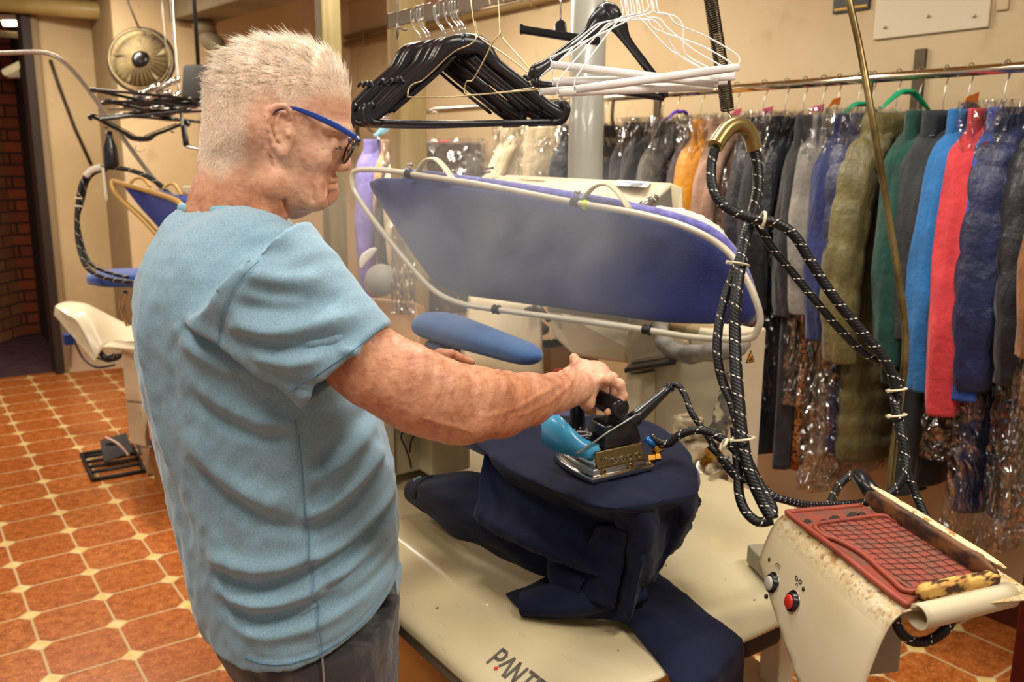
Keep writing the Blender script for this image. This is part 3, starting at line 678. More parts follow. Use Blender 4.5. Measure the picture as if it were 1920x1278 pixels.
# section across the sheet: button panel, rounded shoulder, top surface
P0 = PZ(1452, 1000, 1.045); dirL = norm(A1-A0); acr = norm(np.cross(NZ, dirL)); acr = acr if acr[0] > 0 else -acr
Lc = np.linalg.norm(A1-A0); pb = PZ(1421, 1102, .985)
sec = [(-.078, -.30), (-.068, -.20), (-.056, -.12), (-.040, -.060), (-.028, -.028), (-.016, -.010), (0, -.001), (.02, 0), (.10, 0), (.19, 0), (.205, 0)]
sec = catmull([(a, b, 0) for a, b in sec], 4)
Gc = []
bl = [(0.0, -.085), (.06, -.115), (.14, -.160), (.22, -.205), (Lc-.012, -.245), (Lc, -.245)]
for s in np.linspace(0, 1, 30):
    l_ = s*Lc; cut = np.interp(l_, [b[0] for b in bl], [b[1] for b in bl]); row = []
    for a, b, _ in sec:
        bb_ = b
        if b < cut: bb_ = cut; a = np.interp(cut, sec[::1, 1], sec[::1, 0])
        row.append(A0+dirL*l_+acr*a+NZ*bb_)
    Gc.append(row)
obj('sheet_housing', gridmesh(np.array(Gc), .0022), CON, cs)
FAR = A0-dirL*.012
def CP(u_, v_, z_=0):     # u along near->, 0 far end .. 1 near end ; v across 0..1
    a = A0+(A1-A0)*u_; b = B0+(B1-B0)*u_; return a+(b-a)*v_+np.array([0, 0, z_])
# raised strip and rolled lip
WOOD = M('scorched beech strip', 'c79a4c', .6); g = NT(WOOD); mp = g.N.new('ShaderNodeMapping'); mp.inputs['Scale'].default_value = (.35, 1, 1); g.L.new(g.coord(), mp.inputs[0]); p_ = mp.outputs[0]; n = g.noise(p_, 50, 6)
c = g.mix(g.rng(n, .40, .55), 'd8ac58', 'b98940'); c = g.mix(g.rng(g.noise(p_, 90, 5), .5, .6), c, '43220f'); g.L.new(c, g.b.inputs['Base Color']); g.bump(n, .7, .004)
DWOOD = M('dark scorched beech', '6b421f', .6, col2='2e1809', vs=60, vlo=.42, vhi=.6, bump=.6, bs=60, stretch=(1, .25, 1))
def strip(P, w, h, mat, name, n=14):
    P = catmull(P, 8); T = np.gradient(P, axis=0); V = []; m = len(P)
    for i in range(m):
        sd = norm(np.cross(T[i], NZ)); e = min(1, i/4+.35, (m-1-i)/4+.35)
        for k in range(12):
            th = 2*PI*k/12; cc, ss = math.cos(th), math.sin(th)
            V.append(P[i]+sd*np.sign(cc)*abs(cc)**.5*w/2*e+NZ*np.sign(ss)*abs(ss)**.5*h/2*e*(1+.07*math.sin(i*1.3)))
    Fc = [[i*12+k, i*12+(k+1) % 12, (i+1)*12+(k+1) % 12, (i+1)*12+k] for i in range(m-1) for k in range(12)]+[list(range(12))[::-1], [(m-1)*12+k for k in range(12)]]
    return obj(name, (V, Fc), mat, cs)
sa, sb = PZ(1626, 928, ZC+.022), PZ(1876, 1084, ZC+.022)
strip([sa, sa+(sb-sa)*.3, sa+(sb-sa)*.65, sb-(sb-sa)*.02], .017, .034, DWOOD, 'side_strip')
strip([sa+acr*.006+NZ*.017, sa+acr*.006+(sb-sa)*.5+NZ*.017, sb+acr*.006+NZ*.015], .014, .005, M('cream scorched edging', 'd8c69c', .5, col2='a07a3e', vs=40, vlo=.58, vhi=.64), 'edging')
ea, eb = PZ(1720, 1112, ZC+.016), PZ(1873, 1082, ZC+.016)
strip([ea, ea+(eb-ea)*.35+[0, 0, .001], ea+(eb-ea)*.7, eb], .020, .021, WOOD, 'end_strip')
ra_, rb_ = PZ(1732, 1152, ZC-.004), PZ(1884, 1114, ZC-.004); rd = norm(rb_-ra_); rn = norm(np.cross(rd, NZ)); rn = rn if rn @ dirL > 0 else -rn
lip = []
for a in np.linspace(0, 1, 10):
    o_ = ra_-rd*.012+(rb_-ra_+rd*.02)*a
    lip.append([o_+rn*r_*math.cos(th)+NZ*r_*math.sin(th) for th, r_ in [(2.5, .017), (2.0, .016), (1.5, .0165), (1.0, .017), (.5, .018), (0, .0185), (-.6, .019), (-1.2, .019), (-1.8, .018), (-2.3, .019), (-2.7, .024), (-2.9, .032)]])
obj('rolled_lip', gridmesh(np.array([catmull(r, 3) for r in lip]), .002), CREAM2, cs)
obj('red_end_plug', lathe([(.005, 0), (.005, .006), (.003, .008)], rb_+rd*.008+NZ*.004, rd, 12), M('red plastic plug', 'b01c1c', .4), cs)
# silicone mat
MATM = M('terracotta silicone', '94402c', .5, col2='7c3426', vs=12, bump=.1, bs=60); MATP = M('browned silicone pad', '8e4434', .6, col2='7a4a3a', vs=40, vlo=.45, vhi=.62, bump=.3, bs=120); MATD = M('worn terracotta silicone', '8a3a28', .6, col2='6a4434', vs=45, vlo=.42, vhi=.6, bump=.3, bs=120)
mt_ = thing('silicone_mat', 'terracotta silicone iron rest mat with a grid of fine wires, on the console', 'iron rest', PZ(1650, 1040, ZC+.003))
moz = ZC+.006
om = [(1478,962),(1500,958),(1560,953),(1612,948),(1650,970),(1720,1012),(1800,1056),(1850,1082),(1835,1094),(1760,1108),(1716,1128),(1702,1138),(1690,1130),(1640,1092),(1560,1030)]
obj('mat_base', slab(pz([(x, y, moz-.004) for x, y in om]), (0, 0, .006), .002), MATD, mt_, smooth=False)
obj('outer_rim', tube(pz([(x, y, moz+.002) for x, y in [(1704,1134),(1690,1126),(1640,1088),(1560,1024),(1482,966),(1490,959),(1560,953),(1614,948)]]), .0052, 12, 5), MATM, mt_)
im = [(1528,985),(1560,978),(1610,971),(1658,967),(1690,982),(1740,1005),(1790,1046),(1835,1076),(1780,1092),(1705,1108),(1672,1086),(1620,1040),(1570,1012),(1545,1004)]
obj('inner_rim', tube(pz([(x, y, moz+.006) for x, y in im]), .0042, 10, 4, closed=True), MATM, mt_)
obj('grid_pad', slab(pz([(x, y, moz) for x, y in im]), (0, 0, .005), .001), MATP, mt_, smooth=False)
WIRE = M('dark grid wire', '3c1c16', .5, .3)
iv = np.array([p[:2] for p in pz([(x, y, moz) for x, y in im])]); og2 = PZ(1528, 985, moz)[:2]; mats = []
dl, dc = dirL[:2], acr[:2]
def clipline(o_, d_):
    s = np.linspace(-.5, .5, 600); P = o_[None, :]+s[:, None]*d_[None, :]; ins = poly_sdf(iv, P[:, 0], P[:, 1]) < -.002
    if ins.sum() < 8: return None
    return P[ins][0], P[ins][-1]
def poly_sdf(P, A, B):
    d = np.full(np.shape(A), 1e9); ins = np.zeros(np.shape(A), bool)
    for i in range(len(P)):
        p, q = P[i], P[(i+1) % len(P)]; e = q-p; wx, wy = A-p[0], B-p[1]
        t = np.clip((wx*e[0]+wy*e[1])/(e@e+1e-12), 0, 1); d = np.minimum(d, (wx-e[0]*t)**2+(wy-e[1]*t)**2)
        cnd = ((p[1] > B) != (q[1] > B)) & (A < (q[0]-p[0])*(B-p[1])/(q[1]-p[1]+1e-12)+p[0]); ins ^= cnd
    return np.where(ins, -1, 1)*np.sqrt(d)
for k in range(-14, 26):
    for (o_, d_) in ((og2+dc*k*.0165+dl*.0, dl*.97+dc*.1), (og2+dl*k*.0175, dc)):
        r_ = clipline(o_, norm(d_))
        if r_ is not None:
            a, b = [np.array([q[0], q[1], moz+.0065]) for q in r_]; mid = (a+b)/2
            if abs(norm(d_)@dc) > .7: mid = mid+np.array([dl[0], dl[1], 0])*.006
            mats.append(tube([a, mid, b], .0005, 5, 4))
obj('wire_grid', join(*mats), WIRE, mt_)
obj('soot_marks', join(*[slab(pz([(x+a*s_, y+b*s_, moz+.0022) for a, b in ((-1, .0), (-.4, -.5), (.5, -.4), (1, .1), (.3, .5), (-.6, .4))]), (0, 0, .0006)) for x, y, s_ in ((1514,977,8),(1545,978,10),(1566,972,12),(1600,966,13),(1616,964,9))]), M('black soot flakes', '2a1e16', .9), mt_, smooth=False)
# buttons, screws and pictograms on the panel
def panel_pt(x, y):     # point on the button panel and its outward normal
    pn_ = norm(np.cross(dirL, A0+acr*-.040+NZ*-.060-(A0+acr*-.068+NZ*-.20))); pn_ = pn_ if pn_ @ DV < 0 else -pn_
    return PN(x, y, A0+acr*-.0475+NZ*-.09, pn_), pn_
pc, pn_ = panel_pt(1454, 1096); pu = norm(np.cross(pn_, dirL)); pu = pu if pu[2] > 0 else -pu
for (x, y, cap, nm, r0) in ((1453, 1094, 'b8b4a8', 'round black ringed button with a grey cap', .0150), (1491, 1129, 'c3281c', 'round black ringed button with a red cap', .0150)):
    q, _ = panel_pt(x, y)
    b_ = obj('push_button', lathe([(r0*1.15, -.006), (r0*1.15, .003), (r0, .004), (r0, .010), (r0*.8, .011), (r0*.8, .006)], q, pn_, 28), BLACKP, cs, label=nm)
    obj('button_cap', lathe([(r0*.78, .0), (r0*.78, .012), (r0*.6, .0145)], q, pn_, 24), M('cap '+cap, cap, .3, emit=.0), b_)
    obj('bezel_ring', tube([q+pn_*.003+(dirL*math.cos(a)+pu*math.sin(a))*r0*1.22 for a in np.linspace(0, 2*PI, 28, endpoint=False)], .0013, 6, 0, closed=True), STEEL, b_)
for (x, y) in ((1444, 1049), (1437, 1118), (1508, 1104), (1500, 1175)):
    q, _ = panel_pt(x, y); obj('screw', lathe([(.0042, -.001), (.0038, .0022), (.001, .0032)], q, pn_, 14), M('dark screw', '4a4236', .35, .8), cs)
PRN = M('black pictogram print', '191614', .5)
def picto(x, y, strokes, sc): 
    q, _ = panel_pt(x, y); out = []
    for s in strokes: out.append(tube([q+pn_*.0012+dirL*a*sc+pu*b*sc for a, b in s], .0008, 5))
    return join(*out)
obj('iron_pictogram', picto(1458, 1066, [[(-.9, -1), (1, -1), (.9, .9), (-.4, .9), (-.9, .3), (-.9, -1)], [(-.6, -.5), (.6, -.5), (.55, .45), (-.25, .45)], [(-.6, -.5), (-.55, .0), (.2, 0)]], .009), PRN, cs)
fan = []
for k in range(3):
    a0 = k*2*PI/3+.5; cx_, cy_ = .62*math.cos(a0), .62*math.sin(a0)
    fan.append([(cx_+math.cos(a0)*.38*math.cos(t)-math.sin(a0)*.26*math.sin(t), cy_+math.sin(a0)*.38*math.cos(t)+math.cos(a0)*.26*math.sin(t)) for t in np.linspace(0, 2*PI, 14)])
obj('fan_pictogram', picto(1497, 1091, fan, .011), PRN, cs)
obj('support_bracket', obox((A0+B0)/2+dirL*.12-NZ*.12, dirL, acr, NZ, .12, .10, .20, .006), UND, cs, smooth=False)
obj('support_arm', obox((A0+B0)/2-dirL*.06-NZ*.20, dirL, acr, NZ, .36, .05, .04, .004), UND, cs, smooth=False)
# black tube handle standing behind the console
a, b = U(1607, 888, 1.66), U(1646, 936, 1.60)
t = thing('black_tube_holder', 'short glossy black tube stub leaning beside the scorched strip', 'tube', b)
obj('tube_shell', lathe([(.0125, 0), (.0155, .004), (.0155, np.linalg.norm(b-a))], a, b-a, 24), BLACKP, t)

# ---- finishing press behind the table
pr_ = thing('finishing_press', 'cream garment press with a raised navy padded head framed by tube', 'press', (1.7, -3.5, 0))
t3 = np.array([[670, 320, 1], [1400, 480, 1], [930, 580, 1]], float); kk = np.linalg.solve(t3, 1/np.array([2.6, 1.95, 2.37]))
def PP(x, y, off=0.0):
    t = 1/(kk[0]*x+kk[1]*y+kk[2]); return U(x, y, t+off)
pnv = norm(np.cross(PP(1300, 500)-PP(800, 450), PP(1000, 400)-PP(1000, 550))); pnv = pnv if pnv @ DV > 0 else -pnv
face = [(689,350),(694,338),(712,333),(770,336),(870,350),(1000,368),(1120,388),(1240,412),(1310,438),(1362,475),(1396,530),(1410,578),(1404,600),(1380,608),(1250,606),(1130,591),(1000,573),(900,559),(852,549),(812,530),(780,492),(735,425)]
fo = catmull([PP(x, y) for x, y in face], 5, True); cen = fo.mean(0)
lay_ = []
for s, o_ in ((.0, -.004), (.25, -.004), (.5, -.004), (.75, -.0035), (.93, -.001), (.985, .004), (1.0, .014), (1.0, .050), (.985, .056), (.9, .058)):
    lay_.append(cen+(fo-cen)*s+pnv*o_)
m_ = len(fo); V = np.vstack(lay_); Fc = []
for i in range(len(lay_)-1):
    for k in range(m_): l = (k+1) % m_; Fc.append([i*m_+k, i*m_+l, (i+1)*m_+l, (i+1)*m_+k])
Fc.append([(len(lay_)-1)*m_+k for k in range(m_)])
HEADM = M('navy blue press felt', '1d2a7a', .95, sheen=.25); g = NT(HEADM); p_ = g.coord(); n = g.noise(p_, 3.0, 5); n2 = g.noise(p_, 260, 3)
c = g.mix(g.rng(n, .35, .68), '171d50', '1c2564'); c = g.mix(g.math('MULTIPLY', g.rng(n2, .45, .75), .35), c, '3a4280'); g.L.new(c, g.b.inputs['Base Color']); g.bump(n2, .5, .002)
obj('press_head', (V, Fc), HEADM, pr_)
sd_ = catmull([PP(x, y, .03) for x, y in ((760,326),(900,344),(1040,366),(1180,391),(1290,420),(1350,452),(1386,500),(1408,560))], 6)
obj('cover_edge', tube(sd_, .017, 12), M('lilac felt edge', '4c498e', .95, col2='6c68b0', vs=60, sheen=.4, bump=.5, bs=500), pr_)
obj('white_fleece', tube([PP(1230, 392, .055), PP(1290, 408, .055), PP(1340, 436, .055), PP(1362, 458, .055)], [.008, .016, .016, .008], 10, 5, rfun=lambda i, th: 1+.25*math.sin(i*2.1+3*th)), M('white fleece', 'cfc9bc', .95, sheen=.2, bump=.8, bs=300), pr_)
fr_ = [(661,345),(662,325),(676,318),(720,319),(770,326),(900,346),(1085,381),(1200,401),(1290,427),(1358,466),(1398,520),(1424,585),(1420,618),(1396,636),(1300,632),(1210,618),(1080,600),(930,580),(862,568),(812,543),(762,490),(700,412),(668,365)]
obj('tube_frame', tube([PP(x, y, -.035) for x, y in fr_], .0078, 14, 6, closed=True), M('cream grey tube', 'cfc6b0', .3, .1, col2='b5ac96', vs=6), pr_)
def fp(x, y): return PP(x, y, -.035)
for (x, y, x2, y2, lab) in ((762,325,782,328,0),(1072,378,1093,383,1),(925,579,945,582,0),(1206,617,1224,620,0)):
    a, b = fp(x, y), fp(x2, y2); d_ = norm(b-a)
    cl = obj('frame_clamp', lathe([(.011, 0), (.013, .003), (.010, .010), (.013, .017), (.011, .021)], a, d_, 18), RUBBER, pr_)
    if lab: obj('yellow_ring', tube([b+d_*.002, b+d_*.012], [.0115, .0115], 16), M('yellow green rubber ring', 'b8d21e', .5), cl)
    up3 = NZ*.03 if y < 500 else -NZ*.004+pnv*.03
    obj('wing_bolt', join(tube([a+d_*.014, a+d_*.014+up3], .004, 8), tube([a+d_*.008+up3*.8, a+d_*.022+up3*.9], .005, 8)), STEEL, cl)
for P in (((783,322),(797,302),(815,298),(832,312),(849,336)), ((1088,378),(1115,350),(1140,346),(1160,362),(1180,392))):
    obj('arch_strap', tube([PP(x, y, .0) for x, y in P], .0045, 8, 6, flat=3.0), M('cream strap', 'c9bf9f', .45) if P[0][0] < 1000 else CREAM2, pr_)
# hood behind the head
HT = 2.62
hq = [U(948, 327, HT+.25), U(1262, 341, HT-.22), U(1185, 408, HT-.42), U(880, 350, HT-.05)]
tp = np.array(hq); dn = np.array([0, 0, -.16])
obj('hood', hexa([tp[3]+dn, tp[2]+dn, tp[1]+dn+DV*.05, tp[0]+dn, tp[3], tp[2], tp[1], tp[0]], .010, 3), CREAM, pr_, smooth=True, auto=.6)
he = [U(1188, 408, HT-.42), U(1262, 341, HT-.22), U(1280, 352, HT-.21), U(1282, 420, HT-.22)]
obj('hood_end', slab([he[1]-RV*.01, he[2], he[3], he[3]-RV*.03], DV*.03, .004), CREAM2, pr_, smooth=False)
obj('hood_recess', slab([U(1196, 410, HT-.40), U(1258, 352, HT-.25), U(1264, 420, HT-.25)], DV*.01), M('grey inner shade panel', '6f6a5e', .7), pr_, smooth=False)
obj('hood_bolt', join(tube([U(1205, 385, 2.12), U(1228, 372, 2.2)], .011, 12), tube([U(1222, 366, 2.16), U(1232, 382, 2.16)], .004, 8)), STEEL, pr_)
hd = norm(tp[1]-tp[0]); hn = norm(np.cross(tp[1]-tp[0], tp[3]-tp[0])); hn = hn if hn[2] > 0 else -hn; hu2 = norm(np.cross(hn, hd)); 
def hp(x, y): return PN(x, y, tp[0], hn)
hu2 = hu2 if (hp(1000, 330)-hp(1000, 345)) @ hu2 > 0 else -hu2
obj('hood_lettering', text3d('Presstige', hp(970, 338)+hn*.001, hd, hu2, .030, .0008), M('thin gold lettering', '8f7a44', .5), pr_, smooth=False)
obj('hood_sticker', slab([hp(1158, 338)+hn*.001, hp(1222, 342)+hn*.001, hp(1212, 352)+hn*.001, hp(1150, 348)+hn*.001], hn*.0006), M('white sticker', 'e6e4de', .5), pr_, smooth=False)
obj('sticker_bars', join(*[slab([hp(1184+k*3.4, 346)+hn*.002, hp(1186+k*3.4, 346)+hn*.002, hp(1181+k*3.4, 351)+hn*.002, hp(1179+k*3.4, 351)+hn*.002], hn*.0004) for k in range(7)]), M('barcode black', '2a2a2a', .6), pr_, smooth=False)
obj('sticker_text', text3d('AQUARIUS', hp(1166, 344)+hn*.002, hd, hu2, .018, .0006), M('blue sticker text', '2458b0', .5), pr_, smooth=False)
# press body
XB = 1.42
PEEL = M('peeling cream enamel', 'cfc3a4', .5); g = NT(PEEL); p_ = g.coord(); n = g.noise(p_, 5, 6)
c = g.mix(g.rng(n, .60, .61), 'cfc3a4', '9a8460'); c = g.mix(g.rng(n, .66, .67), c, '7d6646'); g.L.new(c, g.b.inputs['Base Color'])
q0, q1, q2 = PX(1430, 640, XB), PX(1172, 700, XB), PX(1028, 640, XB)
yr, yl = q0[1], q1[1]
yr = PX(1362, 660, XB)[1]; xe = PY(1430, 640, yr)[0]
obj('base_cabinet', bbox((XB, yr+.004, .05), (xe-.004, yl, q0[2]), .012, 3), PEEL, pr_, smooth=False)
obj('corner_casing', bbox((XB-.008, yr-.012, .05), (xe, yr+.02, q0[2]+.004), .008, 3), CREAM, pr_, smooth=False)
bl_ = [PX(1026, 570, XB+.05), PX(1205, 590, XB+.05), PX(1168, 650, XB-.02), PX(1175, 682, XB), PX(1075, 668, XB+.02), PX(1035, 632, XB+.02)]
obj('buck_casing', slab(bl_, (.28, 0, 0), .012, 2), CREAM, pr_, smooth=False)
obj('buck_band', slab([PX(1026, 572, XB-.02), PX(1178, 594, XB-.02), PX(1176, 606, XB-.02), PX(1026, 584, XB-.02)], (.04, 0, 0), .003), M('grey cloth band', '9c9484', .8, bump=.4, bs=300), pr_, smooth=False)
cv = [PX(1196, 600, XB), PX(1262, 612, XB), PX(1300, 640, XB), PX(1262, 672, XB-.02), PX(1180, 684, XB-.02), PX(1165, 655, XB-.02)]
obj('shoulder_casing', slab(cv, (.22, 0, 0), .014, 3), CREAM2, pr_, smooth=False)
obj('armrest_pad', hexa([PX(1170, 700, XB-.09), PX(1172, 672, XB-.05)*0+PX(1268, 684, XB-.09), PX(1262, 672, XB+.05), PX(1188, 684, XB+.05)]+[PX(1170, 690, XB-.09), PX(1268, 675, XB-.09), PX(1262, 664, XB+.05), PX(1188, 676, XB+.05)], .004), BLACKP, pr_, smooth=False, label='black rubber topped rest')
obj('rest_post', slab([PX(1172, 700, XB-.06), PX(1200, 700, XB-.06), PX(1200, 830, XB-.06), PX(1172, 830, XB-.06)], (.06, 0, 0), .005), CREAM, pr_, smooth=False)
obj('left_post', slab([PX(1014, 650, XB+.05), PX(1033, 650, XB+.05), PX(1033, 760, XB+.05), PX(1014, 760, XB+.05)], (.08, 0, 0), .005), CREAM, pr_, smooth=False)
obj('post_cap', slab([PX(1010, 638, XB+.03), PX(1034, 636, XB+.03), PX(1034, 651, XB+.03), PX(1010, 652, XB+.03)], (.10, 0, 0), .006), BLACKP, pr_, smooth=False)
obj('red_switch', slab([PX(1036, 693, XB-.1), PX(1058, 690, XB-.1), PX(1058, 704, XB-.1), PX(1036, 704, XB-.1)], (.03, 0, 0), .003), M('red plastic', 'd02818', .4), pr_, smooth=False)
obj('insulated_hose', tube([PX(1240, 590, XB-.0), PX(1238, 620, XB-.03), PX(1252, 650, XB-.05), PX(1285, 664, XB-.06), PX(1330, 660, XB-.06), PX(1375, 655, XB-.04), PX(1395, 640, XB)], [.02, .022, .024, .024, .023, .023, .02], 16, 6, rfun=lambda i, th: 1+.08*math.sin(i*1.1+2*th)), M('dirty grey lagging', '77726a', .95, col2='a39c90', vs=20, bump=.8, bs=80), pr_)
obj('torn_lagging', tube([PX(1380, 700, XB-.03), PX(1368, 740, XB-.03), PX(1355, 785, XB-.03), PX(1345, 830, XB-.03)], [.018, .022, .024, .018], 12, 5, rfun=lambda i, th: 1+.3*math.sin(i*1.7+3*th)), M('torn grey lagging', '6b665e', .95, col2='cbbf9a', vs=30, vlo=.5, vhi=.56, bump=.8, bs=70), pr_)
vb = M('brown valve paint', '7a6a58', .6, col2='cdbb98', vs=30)
obj('valve_block', join(*[bbox(PX(x, y, XB-.08)-[.03, .03, .025], PX(x, y, XB-.08)+[.03, .03, .03], .008) for x, y in ((1290, 800), (1300, 850))]), vb, pr_, smooth=False)
for k, (x, y, r) in enumerate(((1316, 862, .022), (1338, 880, .024), (1356, 865, .018), (1332, 848, .016), (1372, 882, .02), (1310, 885, .02))):
    q = PX(x, y, XB-.09); obj('pipe_fitting', lathe([(r, 0), (r, .012), (r*.7, .014), (r*.7, .03), (r, .032), (r, .04)], q, norm([(-1)**k*.5, -1, .3*k-.6]), 8), (BRASS, vb, STEEL)[k % 3], pr_, smooth=False)
yw = PY(1407, 668, yr-.0125); s_ = .034; AX = (1, 0, 0)
w1 = obj('warning_sticker', slab([yw+[-s_*.5, 0, -s_*.45], yw+[s_*.5, 0, -s_*.45], yw+[0, 0, s_*.5]], (0, -.001, 0)), M('black sticker border', '1b1712', .5), pr_, smooth=False)
obj('warning_face', slab([yw+[-s_*.38, -.0012, -s_*.38], yw+[s_*.38, -.0012, -s_*.38], yw+[0, -.0012, s_*.36]], (0, -.0008, 0)), M('orange sticker face', 'e2931c', .5), w1, smooth=False)
obj('warning_glyph', join(obox(yw+[0, -.0024, -s_*.26], AX, NZ, (0, 1, 0), s_*.5, .003, .0006), obox(yw+[0, -.0024, -s_*.12], (1, 0, .5), (-.5, 0, 1), (0, 1, 0), s_*.4, .003, .0006)), PRN, w1, smooth=False)
# linkages seen between the head and the body
LK = M('oily steel linkage', '6e675c', .45, .7, col2='4a443a', vs=14)
obj('linkage', join(tube([PX(975, 570, XB+.1), PX(1000, 600, XB+.1), PX(1022, 620, XB+.1)], .018, 10), tube([PX(1000, 565, XB), PX(1030, 600, XB)], .010, 8), tube([PX(988, 582, XB+.02), PX(1012, 576, XB+.02)], .012, 8)), LK, pr_)
obj('linkage', tube([PX(1218, 560, XB+.1), PX(1232, 600, XB+.05), PX(1246, 640, XB+.1)], .016, 10), LK, pr_)
# curved cream apron left of the press
ap = [[PX(880, 556, 1.55), PX(950, 565, 1.5), PX(1015, 575, 1.45)], [PX(872, 620, 1.45), PX(945, 640, 1.42), PX(1018, 650, 1.40)], [PX(868, 700, 1.36), PX(940, 720, 1.36), PX(1022, 740, 1.38)], [PX(880, 790, 1.42), PX(950, 800, 1.42), PX(1030, 820, 1.42)]]
obj('cream_apron', gridmesh(np.array([catmull(r, 6) for r in catmull(np.array(ap).reshape(4, -1), 6).reshape(-1, 3, 3)]), .004), CREAM, pr_)

# ---- sleeve board
sl_ = thing('sleeve_board', 'small steel blue padded sleeve board on a short post behind the arm', 'sleeve board', U(860, 660, 2.2))
SB = M('steel blue felt', '3f6596', .95, sheen=.3, col2='35588a', vs=20, bump=.4, bs=350)
def sbp(x, y): return 2.35-(x-790)/220*.42
rows = [(790, 606, 4), (796, 608, 20), (812, 610, 26), (840, 616, 28.5), (880, 629, 27.5), (920, 642, 25.5), (960, 655, 23.5), (985, 663, 21), (1000, 668, 15), (1008, 670, 5)]
P = [U(x, y, sbp(x, y)) for x, y, _ in rows]; R = [r*sbp(x, y)/F for x, y, r in rows]
obj('padded_arm', tube(P, R, 24, 6, flat=1.5, up=NZ), SB, sl_)
obj('board_post', bbox(U(830, 640, 2.27)-[.035, .04, .16], U(830, 640, 2.27)+[.035, .04, 0.0], .01), M('slate blue post', '4a5570', .7), sl_, smooth=False)
# ================================================================== rail along the right wall with the cleaned garments
XR = 2.64; ZR = 1.95
rl = thing('garment_rail', 'long chrome rail on wall brackets carrying the row of cleaned garments', 'clothes rail', (XR, -2, ZR-.1))
obj('rail_tube', tube([(XR, -4.9, ZR), (XR, 1.6, ZR)], .0165, 20), M('warm chrome rail', 'ddd0b4', .12, 1), rl)
zb = PX(1728, 110, XW)
for yb_ in (zb[1], PX(1237, 150, XW)[1], 1.5):
    obj('wall_bracket', join(bbox((XW-.016, yb_-.022, ZR-.20), (XW, yb_+.022, ZR+.12), .003), tube([(XW-.01, yb_, ZR-.16), (XR+.08, yb_, ZR-.19), (XR, yb_, ZR-.12), (XR, yb_, ZR)], .009, 10, 5), lathe([(.014, 0), (.012, .006)], (XW-.016, yb_, ZR+.05), (-1, 0, 0), 12)), M('dark steel bracket', '5b5040', .4, .6) if yb_ == zb[1] else bpy.data.materials['dark steel bracket'], rl, smooth=False)
HOOK = M('galvanised hook wire', 'b4ada0', .3, .9)
def film_mat():
    m = bpy.data.materials.new('clear plastic film'); m.use_nodes = True; nt = m.node_tree; N = nt.nodes; L = nt.links; N.remove(N['Principled BSDF'])
    out = N['Material Output']; tr_ = N.new('ShaderNodeBsdfTransparent'); tr_.inputs[0].default_value = (.975, .975, .975, 1)
    gl_ = N.new('ShaderNodeBsdfGlossy'); gl_.inputs['Roughness'].default_value = .14; mx = N.new('ShaderNodeMixShader')
    tc = N.new('ShaderNodeTexCoord'); mp = N.new('ShaderNodeMapping'); mp.inputs['Scale'].default_value = (1, 1.6, .6); L.new(tc.outputs['Object'], mp.inputs[0])
    n1 = N.new('ShaderNodeTexNoise'); n1.inputs['Scale'].default_value = 3.6; n1.inputs['Detail'].default_value = 2.5; n1.inputs['Distortion'].default_value = 1.2; L.new(mp.outputs[0], n1.inputs['Vector'])
    v1 = N.new('ShaderNodeTexVoronoi'); v1.inputs['Scale'].default_value = 16; v1.feature = 'SMOOTH_F1'; L.new(n1.outputs['Color'], v1.inputs['Vector'])
    v1.inputs['Scale'].default_value = 6.5; v1.feature = 'F1'
    bp = N.new('ShaderNodeBump'); bp.inputs['Strength'].default_value = 1; bp.inputs['Distance'].default_value = .16; L.new(v1.outputs['Distance'], bp.inputs['Height']); L.new(bp.outputs[0], gl_.inputs['Normal'])
    fr = N.new('ShaderNodeLayerWeight'); fr.inputs[0].default_value = .5; L.new(bp.outputs[0], fr.inputs['Normal'])
    pw_ = N.new('ShaderNodeMath'); pw_.operation = 'POWER'; pw_.inputs[1].default_value = 3.0; L.new(fr.outputs['Facing'], pw_.inputs[0])
    ma = N.new('ShaderNodeMath'); ma.operation = 'MULTIPLY_ADD'; ma.inputs[1].default_value = .7; ma.inputs[2].default_value = .10; ma.use_clamp = True; L.new(pw_.outputs[0], ma.inputs[0])
    L.new(ma.outputs[0], mx.inputs[0]); L.new(tr_.outputs[0], mx.inputs[1]); L.new(gl_.outputs[0], mx.inputs[2]); L.new(mx.outputs[0], out.inputs[0]); return m
FILM = film_mat()
def fold_noise(th, z, seed, k=1.0):
    r = np.random.RandomState(seed); o = 0
    for j in range(5):
        f_ = r.randint(3, 12); o = o+np.sin(f_*th+r.rand()*6.28+z*r.uniform(-5, 5))*r.uniform(.3, 1)
    return o*k
def body_loft(prof, seed, amp, quilt=0, qd=.085, n=56, nz=70, swell=0, pe=.85):
    """prof rows: (z, half width, half thickness)"""
    pr = np.array(prof); z = np.linspace(pr[0, 0], pr[-1, 0], nz); w = np.interp(z, pr[:, 0], pr[:, 1]); h = np.interp(z, pr[:, 0], pr[:, 2])
    th = np.linspace(0, 2*PI, n, endpoint=False); V = []
    for i in range(nz):
        a = amp*min(1, (pr[0, 0]-z[i])/.35); q = 0
        if quilt: q = quilt*(abs(math.sin(PI*(z[i]-pr[0, 0])/qd))**.6-.6)
        f_ = fold_noise(th, z[i], seed, a)
        cx = np.sign(np.cos(th))*np.abs(np.cos(th))**.85; sy = np.sign(np.sin(th))*np.abs(np.sin(th))**pe
        V.append(np.stack([cx*(w[i]+f_*.3+q), sy*(h[i]+f_+q), np.full(n, z[i])], 1))
    V = np.vstack(V); Fc = []
    for i in range(nz-1):
        for k in range(n): l = (k+1) % n; Fc.append([i*n+k, (i+1)*n+k, (i+1)*n+l, i*n+l])
    Fc += [list(range(n)), [(nz-1)*n+k for k in range(n)][::-1]]
    return V, Fc
